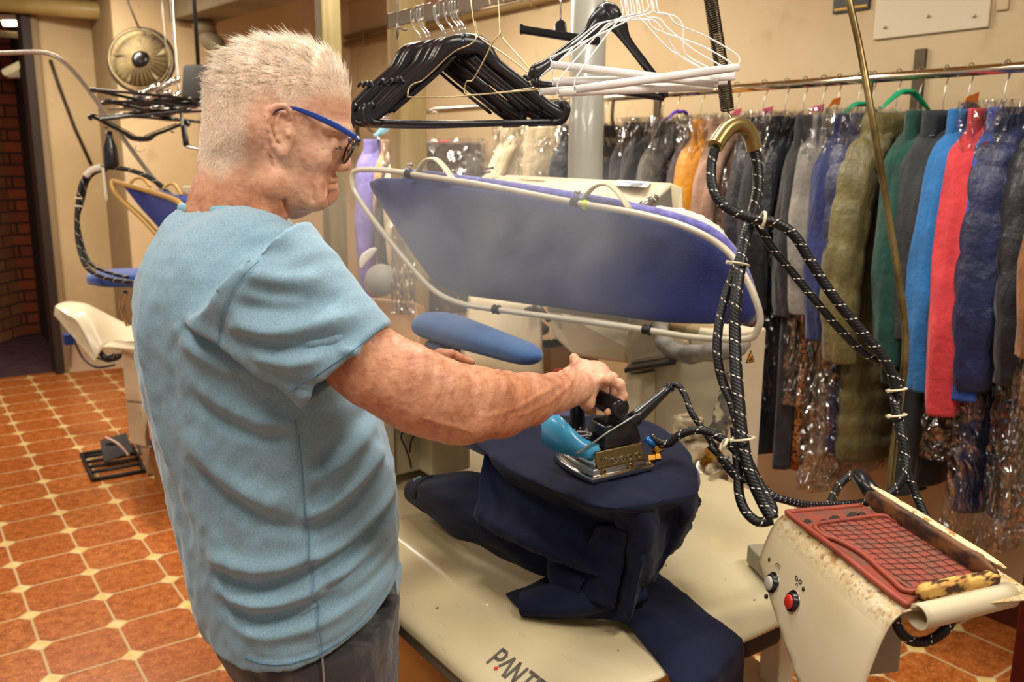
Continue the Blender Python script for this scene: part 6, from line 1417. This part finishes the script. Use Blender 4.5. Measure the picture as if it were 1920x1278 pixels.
# ---- chrome bar above the table with black hangers
ra0, ra1 = U(733, 40, 2.0), U(1000, -12, 1.6); ra1[2] = ra0[2]; rdv = norm(ra1-ra0)
hb = thing('hanging_bar', 'rectangular chrome bar above the table carrying the black hangers', 'clothes rail', ra0)
obj('bar_profile', obox(ra0+rdv*.6, rdv, np.cross(NZ, rdv), NZ, 1.2, .018, .032, .002), CHROME, hb, smooth=False)
obj('bar_end', obox(ra0-rdv*.001, rdv, np.cross(NZ, rdv), NZ, .004, .019, .033, .001), M('dark bar end', '3c372e', .5), hb, smooth=False)
q = ra0+rdv*.055; obj('suspension_wire', tube([q-NZ*.022+RV*.008, q-NZ*.024, q-NZ*.01-RV*.014, q+NZ*.04-RV*.012, q+NZ*1.0-RV*.012], .0022, 8, 4), STEEL, hb)
def hanger_geo(W_=.42, H_=.155):
    """plastic hanger: local x along shoulders, z up, neck at origin; bottom bar at -H_"""
    arm = []
    def shp(sx): return [(0, 0, -.006), (sx*.035, 0, -.012), (sx*.065, 0, -.045), (sx*.12, 0, -.085), (sx*W_*.40, 0, -.125), (sx*W_*.485, 0, -H_+.008), (sx*W_*.50, 0, -H_+.004)]
    arms = [tube(shp(s), [.020, .018, .012, .0105, .0105, .012, .008], 12, 6, flat=.62, up=(0, 0, 1)) for s in (-1, 1)]
    rib = [tube([(s*.02, 0, -.030), (s*.07, 0, -.072), (s*W_*.38, 0, -.138)], .0035, 8, 5) for s in (-1, 1)]
    bar = tube([(-W_*.47, 0, -H_-.004), (0, 0, -H_-.008), (W_*.47, 0, -H_-.004)], [.0055, .0065, .0055], 10, 6)
    ends = [tube([(s*W_*.44, 0, -H_-.006), (s*W_*.485, 0, -H_-.002), (s*W_*.505, 0, -H_+.02), (s*W_*.48, 0, -H_+.034)], [.007, .008, .008, .006], 10, 5) for s in (-1, 1)]
    notch = [tube([(s*.135, 0, -.080), (s*.14, 0, -.070), (s*.15, 0, -.078)], .0035, 8, 4) for s in (-1, 1)]
    return join(*arms, *rib, bar, *ends, *notch)
def hook_geo(r=.0021, top=.085): return tube([(0, 0, -.012), (0, 0, .022), (-.012, 0, .040), (-.020, 0, top-.026), (-.018, 0, top-.006), (0, 0, top+.002), (.017, 0, top-.008), (.019, 0, top-.020)], r, 8, 6)
def make_hanger(label, group, loc=(0, 0, 0)):
    t = thing('suit_hanger', label, 'hanger', (0, 0, 0), group); obj('hanger_body', hanger_geo(), BLACKP, t); obj('hook', hook_geo(), CHROME, t); return t
proto = make_hanger('black plastic suit hanger on the chrome bar above the table, frontmost of its row', 'black suit hangers on the chrome bar')
zb_ = ra0[2]-.085-.165; e0, e1 = PZ(690, 192, zb_), PZ(1026, 188, zb_)
hyaw = math.atan2((e1-e0)[1], (e1-e0)[0])
lab = ['frontmost of its row', 'second from the front', 'third from the front', 'fourth from the front', 'middle of the row', 'fourth from the back', 'third from the back', 'second from the back', 'hindmost of its row']
for i, px in enumerate((869, 864, 859, 849, 834, 831, 806.5, 801, 790)):
    k = proto if i == 0 else copy_tree(proto, 'black suit hanger on the chrome bar above the table, '+lab[i])
    c = PX(px, 60, ra0[0]+(ra1[0]-ra0[0])*.4); y_ = c[1]; s_ = (y_-ra0[1])/(ra1[1]-ra0[1]); P = ra0+(ra1-ra0)*s_
    k.location = (P[0], P[1], ra0[2]-.069); k.rotation_euler = (.0, 0, hyaw+.03*math.sin(i*1.9))
# thin wire hangers on the bar
WG = M('pale gold wire', 'c9b88c', .3, .8)
def wire_hanger(name, label, P, r, mat, grp=None, closed=False):
    t = thing(name, label, 'hanger', P[0], grp); obj('wire_frame', tube(P, r, 8, 5, closed=closed), mat, t); return t
wire_hanger('wire_hanger', 'pale gold wire hanger in front of the black ones, left of the two', UL([(880,-30,1.70),(883,5,1.70),(888,40,1.70),(893,70,1.70),(880,84,1.70),(850,98,1.71),(810,135,1.74),(790,152,1.75),(778,156,1.75),(768,164,1.76),(765,178,1.76),(772,182,1.76),(850,181,1.73),(930,174,1.70),(1010,162,1.66),(1000,145,1.66),(950,105,1.68),(905,75,1.70),(896,62,1.70),(891,40,1.70)]), .0014, WG, 'thin wire hangers on the bar')
wire_hanger('wire_hanger', 'pale gold wire hanger with twisted neck, right of the two', UL([(930,-30,1.66),(935,10,1.66),(937,50,1.66),(936,66,1.66),(925,78,1.66),(905,118,1.68),(886,150,1.69),(876,152,1.69),(872,162,1.70),(873,176,1.70),(900,177,1.69),(960,172,1.66),(1012,166,1.63),(1008,150,1.63),(985,120,1.64),(945,75,1.66),(938,60,1.66),(936,30,1.66)]), .0014, WG, 'thin wire hangers on the bar')
# clamp hanger and large black hanger
t = thing('clamp_hanger', 'black trouser clamp hanger with a straight bar left of the grey column', 'hanger', U(1050, 60, 1.75))
obj('clamp_bar', obox((U(976, 55, 1.78)+U(1125, 78, 1.68))/2, U(1125, 78, 1.68)-U(976, 55, 1.78), DV, NZ, np.linalg.norm(U(1125, 78, 1.68)-U(976, 55, 1.78)), .012, .015, .003), BLACKP, t, smooth=False)
obj('clamp_neck', slab(UL([(1040,62,1.73),(1040,45,1.73),(1046,36,1.73),(1054,35,1.73),(1062,42,1.73),(1064,66,1.73)]), DV*.012, .003), BLACKP, t, smooth=False)
obj('hook', tube(UL([(1051,36,1.735),(1051,0,1.735),(1051,-60,1.735)]), .0018, 8), CHROME, t)
obj('bar_end_cap', obox(U(978, 55, 1.78), U(1125, 78, 1.68)-U(976, 55, 1.78), DV, NZ, .010, .015, .018, .003), BLACKP, t, smooth=False)
t = thing('suit_hanger', 'large black plastic hanger in front of the grey column, turned sideways', 'hanger', U(1140, 60, 1.66))
obj('hanger_body', join(tube(UL([(1122,36,1.662),(1138,24,1.662),(1154,34,1.662)]), [.016, .021, .016], 12, 4, flat=.6, up=NZ), tube(UL([(1140,30,1.66),(1118,45,1.66),(1098,68,1.65),(1060,95,1.63),(1025,122,1.61),(1005,135,1.60),(1000,146,1.60)]), [.024, .019, .012, .010, .011, .014, .010], 12, 6, flat=.6, up=NZ),
    tube(UL([(1136,30,1.66),(1158,45,1.67),(1175,75,1.68),(1205,115,1.70),(1228,145,1.72),(1242,165,1.73),(1246,182,1.73)]), [.024, .019, .010, .009, .009, .012, .010], 12, 6, flat=.6, up=NZ),
    tube(UL([(1003,150,1.60),(1010,158,1.60),(1080,166,1.63),(1160,172,1.68),(1242,183,1.73)]), [.008, .007, .006, .006, .007], 10, 6)), BLACKP, t)
obj('hook', tube(UL([(1138,25,1.66),(1138,0,1.66),(1138,-50,1.66)]), .002, 8), CHROME, t)
# white wire hangers with paper tubes
proto_t = None
wl = ['front one, tube rising to the right', 'its tube highest at the left end', 'its tube level in the middle', 'its tube end lowest at the left', 'hindmost at the left ends', 'second from the back']
for i, (N_, L_, R_, tl, tr2) in enumerate((((1218,22),(1078,168),(1384,126),1.50,1.58),((1228,24),(1033,121),(1345,158),1.56,1.60),((1180,32),(1036,153),(1376,144),1.58,1.62),((1192,34),(1046,174),(1335,162),1.54,1.66),((1170,34),(1014,158),(1318,152),1.62,1.68),((1202,30),(1012,172),(1362,152),1.60,1.66))):
    tm = (tl+tr2)/2; t = thing('wire_hanger', 'white wire hanger with a white paper tube, '+wl[i], 'hanger', U(*N_, tm), 'white wire hangers with paper tubes')
    n0, n1 = N_; P = [(n0-12, -70, tm), (n0-8, -10, tm), (n0-2, n1-8, tm), (n0-16, n1+3, tm), (n0-45, n1+9, tm), (n0-62, n1+20, (tm*2+tl)/3), (L_[0]+14, L_[1]-40 if L_[1] > 150 else L_[1]-20, tl), (L_[0]-1, L_[1]-14, tl), (L_[0]+4, L_[1], tl)]
    P2 = [(R_[0]-4, R_[1]-2, tr2), (R_[0]+1, R_[1]-6, tr2), (R_[0]-3, R_[1]-24, tr2), (R_[0]-60, R_[1]-58, (tm+2*tr2)/3), (n0+52, n1+24, tm), (n0+34, n1+5, tm), (n0+12, n1+2, tm), (n0+4, n1-12, tm), (n0-2, -40, tm)]
    obj('wire_frame', join(tube(UL(P), .0014, 8, 5), tube(UL(P2), .0014, 8, 5)), WHITEW, t)
    a, b = U(L_[0], L_[1], tl), U(R_[0], R_[1], tr2); d_ = norm(b-a); Ln = np.linalg.norm(b-a)
    obj('paper_tube', lathe([(.0048, .006), (.0048, 0), (.0068, 0), (.0072, .05), (.0075, Ln/2), (.0072, Ln-.03), (.0066, Ln), (.0048, Ln), (.0048, Ln-.006)], a, d_, 18), WHITEP, t)
    obj('tube_core', lathe([(.0046, .003), (.0046, .004)], a, d_, 14), M('kraft paper core', '8a7452', .8) if i == 0 else bpy.data.materials['kraft paper core'], t)

# ================================================================== second station, far left
ss = thing('ironing_station', 'second cream pressing table with blue board at the far left behind the man', 'ironing table', PZ(250, 880, 0))
q0 = PZ(252, 860, 0); zt2 = 1.0
CR2 = CREAM
con = [[(103,574,4.55),(125,590,4.5),(148,608,4.45),(180,672,4.4)],[(110,569,4.6),(135,578,4.55),(165,590,4.5),(192,652,4.42)],[(126,565,4.7),(160,570,4.65),(190,600,4.6),(208,642,4.5)],[(150,568,4.9),(185,580,4.8),(215,608,4.7),(232,640,4.6)],[(190,590,5.0),(225,602,4.9),(250,612,4.8),(275,640,4.65)]]
obj('console_sheet', loft(con, 6, 6, fn=U, thick=.004), CREAM, ss)
obj('console_front', slab(UL([(103,574,4.55),(148,608,4.46),(181,672,4.4),(176,676,4.4),(120,612,4.5),(101,590,4.55)]), DV*.004), CREAM2, ss, smooth=False)
obj('table_edge', slab(UL([(186,650,4.42),(208,640,4.5),(260,645,4.3),(345,668,4.0),(345,690,4.0),(252,662,4.3),(210,650,4.42)]), DV*.05), CREAM, ss, smooth=False)
P = PZ(250, 836, .12); a = U(228, 648, 4.35); 
obj('leg', hexa([U(243, 830, 4.55), U(274, 838, 4.5), U(274, 838, 4.5)+DV*.06, U(243, 830, 4.55)+DV*.06, U(226, 645, 4.42), U(253, 650, 4.38), U(253, 650, 4.38)+DV*.06, U(226, 645, 4.42)+DV*.06], .006), CREAM2, ss, smooth=False)
obj('foot', hexa([PZ(276, 892, 0), PZ(292, 888, 0), PZ(300, 880, 0), PZ(280, 882, 0), U(262, 838, 4.55), U(280, 842, 4.5), U(286, 836, 4.6), U(270, 832, 4.62)], .006), CREAM2, ss, smooth=False)
obj('cross_rod', tube(UL([(240,752,4.4),(300,757,4.3)]), .006, 10), STEEL, ss)
obj('base_panel', slab(UL([(118,612,5.3),(230,640,5.2),(228,690,5.25),(130,698,5.4)]), DV*.04, .004), CREAM, ss, smooth=False)
obj('side_panel', slab(UL([(112,600,5.25),(122,612,5.2),(134,698,5.4),(124,700,5.45)]), DV*.05), UND, ss, smooth=False)
BLU2 = M('bright blue felt', '1c4a9c', .95, sheen=.4, bump=.4, bs=300)
ov = [U(245, 520, 4.2)+RV*math.cos(a)*.20*(1 if math.cos(a) > 0 else 1)+norm(DV-NZ*DV[2])*math.sin(a)*.16+NZ*.0 for a in np.linspace(0, 2*PI, 28, endpoint=False)]
lay2 = [];  cc_ = np.mean(ov, 0)
for s, z in ((.3, -.03), (.8, -.03), (.97, -.02), (1, 0), (.97, .02), (.8, .03), (.3, .034)): lay2.append(cc_+(np.array(ov)-cc_)*s+NZ*z)
V = np.vstack(lay2); Fc = [[i*28+k, i*28+(k+1) % 28, (i+1)*28+(k+1) % 28, (i+1)*28+k] for i in range(6) for k in range(28)]+[list(range(28))[::-1], [6*28+k for k in range(28)]]
obj('oval_board', (V, Fc), BLU2, ss, label='bright blue padded oval board')
obj('board_post', tube(UL([(236,548,4.25),(228,570,4.3),(240,610,4.35)]), .012, 10, 5), STEEL, ss)
ph = thing('press_head', 'dark blue press head with tan tube frame behind the man at the far left', 'press', U(290, 380, 4.0))
nav2 = M('deep navy felt', '141f66', .95, sheen=.3)
obj('padded_plate', slab(UL([(228,347,3.9),(262,350,3.88),(310,358,3.84),(352,374,3.8),(372,388,3.76),(340,430,3.72),(300,432,3.74),(262,390,3.82)]), DV*.04, .012, 3), nav2, ph, smooth=True, auto=.8)
obj('blue_cover', slab(UL([(318,362,3.86),(380,374,3.8),(380,392,3.74),(332,384,3.8)]), DV*.03, .008), M('bright blue cover', '1f3fae', .9), ph, smooth=False)
TAN = M('tan tube', 'c09a56', .4, .2); 
obj('tube_frame', tube(UL([(345,392,3.70),(330,376,3.74),(285,360,3.82),(232,345,3.9),(216,340,3.93),(210,343,3.93),(216,360,3.92),(232,378,3.88),(262,405,3.84),(296,440,3.8),(330,470,3.78)]), .012, 12, 6), TAN, ph)
for P in (((244,344),(254,334),(268,335),(282,350)), ((306,354),(316,345),(328,347),(340,366))):
    obj('arch_strap', tube([U(x, y, 3.84) for x, y in P], .007, 8, 6), TAN, ph)
obj('cream_cap', hexa([U(335, 365, 3.9), U(420, 378, 3.8), U(420, 378, 3.8)+DV*.2, U(335, 365, 3.9)+DV*.2, U(340, 347, 3.9), U(420, 350, 3.8), U(420, 350, 3.8)+DV*.2, U(340, 347, 3.9)+DV*.2], .01), CREAM, ph, smooth=False)
o = obj('bent_tube', tube(UL([(-60,101,4.3),(0,100,4.3),(60,98,4.3),(92,101,4.3),(118,115,4.3),(150,148,4.28),(200,215,4.22),(250,285,4.14),(300,350,4.05),(330,385,4.0)]), .0105, 14, 6), M('pale steel tube', 'b5b0a4', .28, .8)); tag(o, 'pale bent steel tube crossing the upper left corner down to the blue press head', 'tube')
h2 = thing('hose_loop', 'black flecked hose loop wrapped with white tape at the far left', 'hoses', U(190, 420, 4.0))
hp_ = hose_mat('far black hose', '0d0d10', 'd8d2c4', .06)
hose('hose', UL([(330,378,4.0),(305,350,4.0),(270,328,4.0),(235,317,4.0),(200,314,4.0),(172,320,4.0),(155,340,4.0),(147,375,4.0),(144,420,4.0),(148,462,4.0),(162,500,3.98),(190,518,3.95),(225,526,3.9),(262,530,3.85)]), .0105, hp_, h2)
hose('hose', UL([(200,318,4.02),(178,324,4.02),(163,342,4.02),(155,375,4.02),(146,412,4.02),(154,458,4.02),(168,492,4.0),(196,508,3.96),(240,520,3.9)]), .0085, hp_, h2)
WT = M('white tape', 'dcd6c4', .6)
obj('tape_wrap', tube(UL([(160,330,3.99),(172,319,3.99),(191,313,3.99)]), .0145, 12, 4), WT, h2); obj('tape_tail', tube(UL([(193,314,3.97),(196,340,3.97),(200,378,3.97)]), .0065, 8, 3), WT, h2)
for y in (371, 386): obj('tape_ring', tube([U(141, y, 3.98), U(154, y+1, 3.98)], .0035, 8), WT, h2)
cb2 = thing('cable_coil', 'tangle of thin blue black cables under the far left console', 'cables', U(200, 665, 4.8))
for k in range(5):
    r_ = random.Random(k); P = [U(205+math.cos(a)*(28-k*3)+r_.uniform(-3, 3), 655+math.sin(a)*(22-k*2)+r_.uniform(-3, 3), 4.8+.05*k) for a in np.linspace(.2*k, .2*k+5.4, 14)]
    obj('cable_loop', tube(P, .006, 8, 4), M('blue black cable', '23293a', .5) if k == 0 else bpy.data.materials['blue black cable'], cb2)
obj('cable_loop', tube(UL([(140,640,4.9),(155,670,4.9),(180,688,4.85),(215,684,4.8)]), .006, 8, 5), bpy.data.materials['blue black cable'], cb2)
obj('blue_plug', bbox(U(130, 635, 4.95)-[.03]*3, U(130, 635, 4.95)+[.03]*3, .006), M('blue plug', '1c3f8c', .4), cb2, smooth=False)
# pedal
pd = thing('foot_pedal', 'black metal foot pedal unit on the tiles at the far left', 'pedal', PZ(212, 880, 0))
fp4 = [PZ(153, 855, .0), PZ(175, 903, .0), PZ(272, 886, .0), PZ(248, 838, .0)]
PBK = M('black painted pedal steel', '0e0c0a', .6)
fp5 = np.array(fp4); fc = fp5.mean(0)
rails = [tube([fp5[i]+NZ*.012, fp5[(i+1) % 4]+NZ*.012], .011, 10) for i in range(4)]
obj('base_frame', join(*rails), PBK, pd)
for s in (.2, .4, .6, .8): obj('slat', tube([fp5[0]+(fp5[1]-fp5[0])*s+NZ*.02, fp5[3]+(fp5[2]-fp5[3])*s+NZ*.02], .010, 8), PBK, pd)
obj('pedal_plate', slab([fc+[-.06, -.08, .04], fc+[.10, -.05, .06], fc+[.10, .10, .13], fc+[-.04, .10, .11]], NZ*.008, .003), PBK, pd, smooth=False)
obj('pedal_plate', slab([fc+[.12, -.10, .05], fc+[.22, -.06, .05], fc+[.20, .06, .12], fc+[.12, .04, .12]], NZ*.008, .003), PBK, pd, smooth=False)
obj('pedal_arm', tube([fc+[-.02, .06, .14], fc+[.04, .02, .10], fc+[.07, -.06, .05]], .010, 10, 4), M('worn pink steel', 'b99a90', .3, .7), pd)
bx2 = thing('cardboard_box', 'brown cardboard box on the tiles behind the man, beside the cream leg', 'box', PZ(310, 930, 0))
CB = M('cardboard', 'a9752e', .85, col2='96632a', vs=5, bump=.2, bs=80)
bq = [PZ(290, 905, 0), PZ(345, 985, 0)]; dxx = norm(bq[1]-bq[0]); nx_ = np.array([-dxx[1], dxx[0], 0]); nx_ = nx_ if nx_ @ RV > 0 else -nx_
Lb = np.linalg.norm(bq[1]-bq[0]); bc_ = (bq[0]+bq[1])/2+nx_*.2
obj('box_body', obox(bc_+NZ*.19, dxx, nx_, NZ, Lb, .4, .38, .004), CB, bx2, smooth=False)
obj('box_flap', obox(bc_+NZ*.385-nx_*.1, dxx, nx_, NZ, Lb, .19, .005), CB, bx2, smooth=False); obj('box_flap', obox(bc_+NZ*.385+nx_*.1, dxx, nx_, NZ, Lb, .19, .005), CB, bx2, smooth=False)
# fan
fc_ = U(265, 113, 5.7); fn = norm(-DV+RV*.1); fa1 = norm(np.cross(NZ, fn)); fa2 = np.cross(fn, fa1)
fan_ = thing('wall_fan', 'round yellowed fan with dark hub hanging below the pipe', 'fan', fc_-NZ*.21)
DKM = M('dark greasy metal', '2f2619', .5, .5); FCR = M('yellowed dusty fan cowl', '8c7a52', .75, col2='4f4029', vs=7)
def circ(r_, o_=0, n=40): return [fc_+fn*o_+(fa1*math.cos(a)+fa2*math.sin(a))*r_ for a in np.linspace(0, 2*PI, n, endpoint=False)]
obj('outer_ring', tube(circ(.205), .010, 10, 0, closed=True), DKM, fan_); obj('cage_ring', tube(circ(.188, .03), .006, 8, 0, closed=True), FCR, fan_)
obj('cowl', lathe([(.19, .0), (.17, -.03), (.10, -.05), (.06, -.05)], fc_, fn, 40), FCR, fan_)
obj('hub', lathe([(.058, -.03), (.060, .01), (.05, .03), (.02, .04)], fc_, fn, 28), M('black fan hub', '0f0d0c', .3, coat=.3), fan_)
for k in range(30):
    a = k*2*PI/30; e_ = fa1*math.cos(a)+fa2*math.sin(a); obj('cage_wire', tube([fc_+e_*.06+fn*.04, fc_+e_*.15+fn*.035, fc_+e_*.203], .0016, 5, 3), FCR, fan_)
for k in range(5):
    a = k*2*PI/5; g1 = np.array([[fc_+fn*(-.01+.02*s*(1 if w > 0 else -1))+(fa1*math.cos(a+w*(.3+.2*s))+fa2*math.sin(a+w*(.3+.2*s)))*(.05+.12*s) for w in (-1, 0, 1)] for s in np.linspace(0, 1, 6)]); obj('fan_blade', gridmesh(g1, .003), FCR, fan_)
obj('hanging_wire', tube([fc_+NZ*.2, U(240, 5, 5.7), U(238, -40, 5.7)], .006, 8), DKM, fan_)
o = obj('motor_box', join(tube([U(372, 125, 5.2), (*U(372, 125, 5.2)[:2], 3.0)], .012, 8), hexa([U(338, 188, 5.2), U(400, 190, 5.1), U(400, 190, 5.1)+DV*.2, U(338, 188, 5.2)+DV*.2, U(342, 120, 5.2), U(400, 118, 5.1), U(400, 118, 5.1)+DV*.2, U(342, 120, 5.2)+DV*.2], .02, 3)), M('dark greasy housing', '241c14', .7, col2='17110c', vs=9)); tag(o, 'dark greasy metal box between the fan and the head', 'box')
# hanger store at the left
st = thing('hanger_store', 'steel drop rod with a short arm holding the pile of black hangers', 'rod', U(343, 270, 4.0))
obj('drop_rod', tube(UL([(320,-40,4.0),(326,60,4.0),(336,170,4.0),(342,235,4.0),(346,272,4.0)]), .0075, 10, 5), STEEL, st)
obj('rod_arm', tube(UL([(346,270,4.0),(352,275,4.0),(392,283,3.9)]), .008, 10), CHROME, st)
obj('rod_joint', tube(UL([(344,236,4.0),(348,262,4.0),(350,274,4.0)]), .013, 10), RUBBER, st)
obj('shelf_bar', tube(UL([(205,205,4.1),(392,203,3.9)]), .008, 8), CHROME, st)
obj('thin_wire', tube(UL([(300,-40,4.1),(306,40,4.1),(318,150,4.05)]), .003, 6), STEEL, st)
pl = ['at the bottom of the pile', 'one above the bottom', 'in the lower middle of the pile', 'in the middle of the pile', 'in the upper middle', 'second from the top', 'on top of the pile', 'lying crosswise on the pile']
ctr = U(298, 203, 4.02)
for k in range(8):
    h_ = copy_tree(proto, 'black hanger lying flat on the far left rod, '+pl[k], 'black hangers piled on the far left rod')
    h_.location = tuple(ctr+NZ*(.011*k-.035)+RV*(.02*math.sin(k*2.2))+DV*.03*math.cos(k*1.7)); h_.rotation_euler = (PI/2+.22*math.sin(k*1.7), .10*math.cos(k*2.0), YAW-PI/2+.25*math.sin(k*1.3)+(PI if k % 2 else 0))
h_ = copy_tree(proto, 'black plastic hanger hanging hook down under the pile at the far left', 'black hangers piled on the far left rod')
h_.location = tuple(U(262, 262, 4.0)); h_.rotation_euler = (PI, .06, YAW-PI/2+.15); h_.scale = (.95, 1, -.35) if False else (1, 1, .6)
pc2 = ['leftmost lying on the pile', 'second on the pile', 'steep one leaning on the rod', 'small one nearest the rod']
for k, (x0, y0, x1, y1, r) in enumerate(((252,184,300,160,.016),(268,188,322,172,.015),(290,170,336,148,.014),(310,184,336,180,.020))):
    a, b = U(x0, y0, 3.98), U(x1, y1, 3.94); t = thing('chrome_roller', 'shiny chrome roller, '+pc2[k], 'roller', a, 'chrome rollers on the hanger pile'); Ln = np.linalg.norm(b-a)
    obj('roller_body', lathe([(r*.6, 0), (r, .004), (r, Ln*.3), (r*.75, Ln*.33), (r*.75, Ln*.66), (r, Ln*.7), (r, Ln-.004), (r*.6, Ln)], a, b-a, 16), CHROME, t)
o = obj('black_bottle', lathe([(.03, 0), (.032, .02), (.028, .09), (.014, .13), (.013, .16)], U(210, 314, 4.0), NZ, 18), BLACKP); tag(o, 'black spray bottle shape below the hanger pile at the far left', 'bottle')
o = obj('dark_rod', tube([PY(x, y, 2.287) for x, y in ((94,112),(110,160),(140,240),(171,308))], .012, 8), M('dark brown rod', '33281a', .5)); tag(o, 'thin dark rod slanting across the worn panel at the far left', 'rod')
o = obj('curved_wire', tube(UL([(58,70,6.6),(75,110,6.6),(92,140,6.6),(103,170,6.6)]), .006, 6, 4), M('tan cable', '7c6a45', .6)); tag(o, 'tan cable on the worn panel beside the doorway', 'cable')
# ---- small items behind the press head at the left
o = obj('grey_roll', lathe([(.020, .0), (.050, .0), (.052, .01), (.052, .10), (.05, .11)], U(712, 528, 3.0), -DV+RV*.2, 28), M('grey tape roll', '9d978a', .5)); tag(o, 'grey roll below the lilac shirt behind the shoulder', 'roll')
t = thing('work_bench', 'low peach beige shelf with white curved guard behind the shoulder', 'bench', U(720, 700, 3.2))
obj('bench_panel', slab(UL([(640,552,3.1),(780,566,3.0),(800,760,2.9),(650,760,3.1)]), DV*.3, .01), M('peach beige panel', 'c99f74', .5), t, smooth=False)
obj('white_guard', tube(UL([(676,502,3.0),(682,486,3.0),(696,472,3.0),(706,466,3.0)]), [.004, .016, .014, .006], 10, 6, flat=.4), M('white plastic guard', 'e8e2d6', .4), t)
o = obj('clear_bag', gridmesh(np.array([[U(733+46*u_/8, 400+190*v_/14, 2.9)+DV*(.006*math.sin(u_*2.1+v_)+.004*math.sin(v_*1.7)) for u_ in range(9)] for v_ in range(15)]), .002), FILM); tag(o, 'clear plastic bag hanging left of the blue press head', 'bag')
t = thing('wall_hook', 'white wire hook with black dangling clip behind the press hood', 'hook', U(920, 320, 4.2))
obj('hook_plate', bbox(U(925, 345, 4.2)-[.05, .05, .04], U(925, 345, 4.2)+[.05, .05, .04], .02), CRM, t, smooth=False)
for x, y in ((918,315),(912,323)): obj('clip', tube(UL([(x-8,y+2,4.15),(x+2,y,4.15),(x+8,y-1,4.15)]), .006, 8), BLACKP, t)
BR3 = thing('bracket_rail', 'curved steel arms behind the press hood holding the blouse and dark coat', 'clothes rail', U(1000, 215, 4.4))
obj('arm', tube(UL([(1060,208,4.4),(1040,228,4.4),(1005,232,4.4),(975,222,4.4),(958,206,4.5),(958,150,4.6)]), .012, 10, 6), STEEL, BR3)
obj('arm', tube(UL([(1052,250,4.4),(1052,200,4.4),(1052,150,4.5)]), .010, 10), STEEL, BR3)
obj('arm', tube([U(790, 212, 4.7), U(815, 205, 4.6), U(960, 195, 4.5)], .010, 10), STEEL, BR3)
# ---- steam rising in front of the press head
def steam():
    m = bpy.data.materials.new('steam'); m.use_nodes = True; nt = m.node_tree; N = nt.nodes; L = nt.links; N.remove(N['Principled BSDF'])
    v = N.new('ShaderNodeVolumeScatter'); v.inputs['Color'].default_value = (1, .985, .96, 1); v.inputs['Anisotropy'].default_value = .2
    L.new(v.outputs[0], N['Material Output'].inputs['Volume'])
    tc = N.new('ShaderNodeTexCoord'); ln = N.new('ShaderNodeVectorMath'); ln.operation = 'LENGTH'; sc = N.new('ShaderNodeMapping'); sc.inputs['Scale'].default_value = (1/.54, 1/.26, 1/.30); L.new(tc.outputs['Object'], sc.inputs[0]); L.new(sc.outputs[0], ln.inputs[0])
    f1 = N.new('ShaderNodeMapRange'); f1.inputs['From Min'].default_value = 1; f1.inputs['From Max'].default_value = .25; L.new(ln.outputs['Value'], f1.inputs['Value'])
    n = N.new('ShaderNodeTexNoise'); n.inputs['Scale'].default_value = 5.5; n.inputs['Detail'].default_value = 5; n.inputs['Distortion'].default_value = .6; L.new(tc.outputs['Object'], n.inputs['Vector'])
    f2 = N.new('ShaderNodeMapRange'); f2.inputs['From Min'].default_value = .30; f2.inputs['From Max'].default_value = .78; L.new(n.outputs['Fac'], f2.inputs['Value'])
    mu = N.new('ShaderNodeMath'); mu.operation = 'MULTIPLY'; L.new(f1.outputs[0], mu.inputs[0]); L.new(f2.outputs[0], mu.inputs[1])
    m2 = N.new('ShaderNodeMath'); m2.operation = 'MULTIPLY'; m2.inputs[1].default_value = 3.3; L.new(mu.outputs[0], m2.inputs[0]); L.new(m2.outputs[0], v.inputs['Density']); return m
cs_ = U(885, 465, 2.02); bm = bmesh.new(); bmesh.ops.create_icosphere(bm, subdivisions=3, radius=1)
V = [(v.co.x*.54, v.co.y*.26, v.co.z*.30) for v in bm.verts]; Fc = [[v.index for v in f.verts] for f in bm.faces]; bm.free()
me = bpy.data.meshes.new('steam'); me.from_pydata(V, [], Fc); me.materials.append(steam()); so = bpy.data.objects.new('steam', me); COL.objects.link(so); so.location = tuple(cs_); so.rotation_euler = (0, 0, YAW-PI/2-.1); OFF['steam'] = cs_
tag(so, 'thin white steam drifting in front of the blue press head', 'steam', kind='stuff')
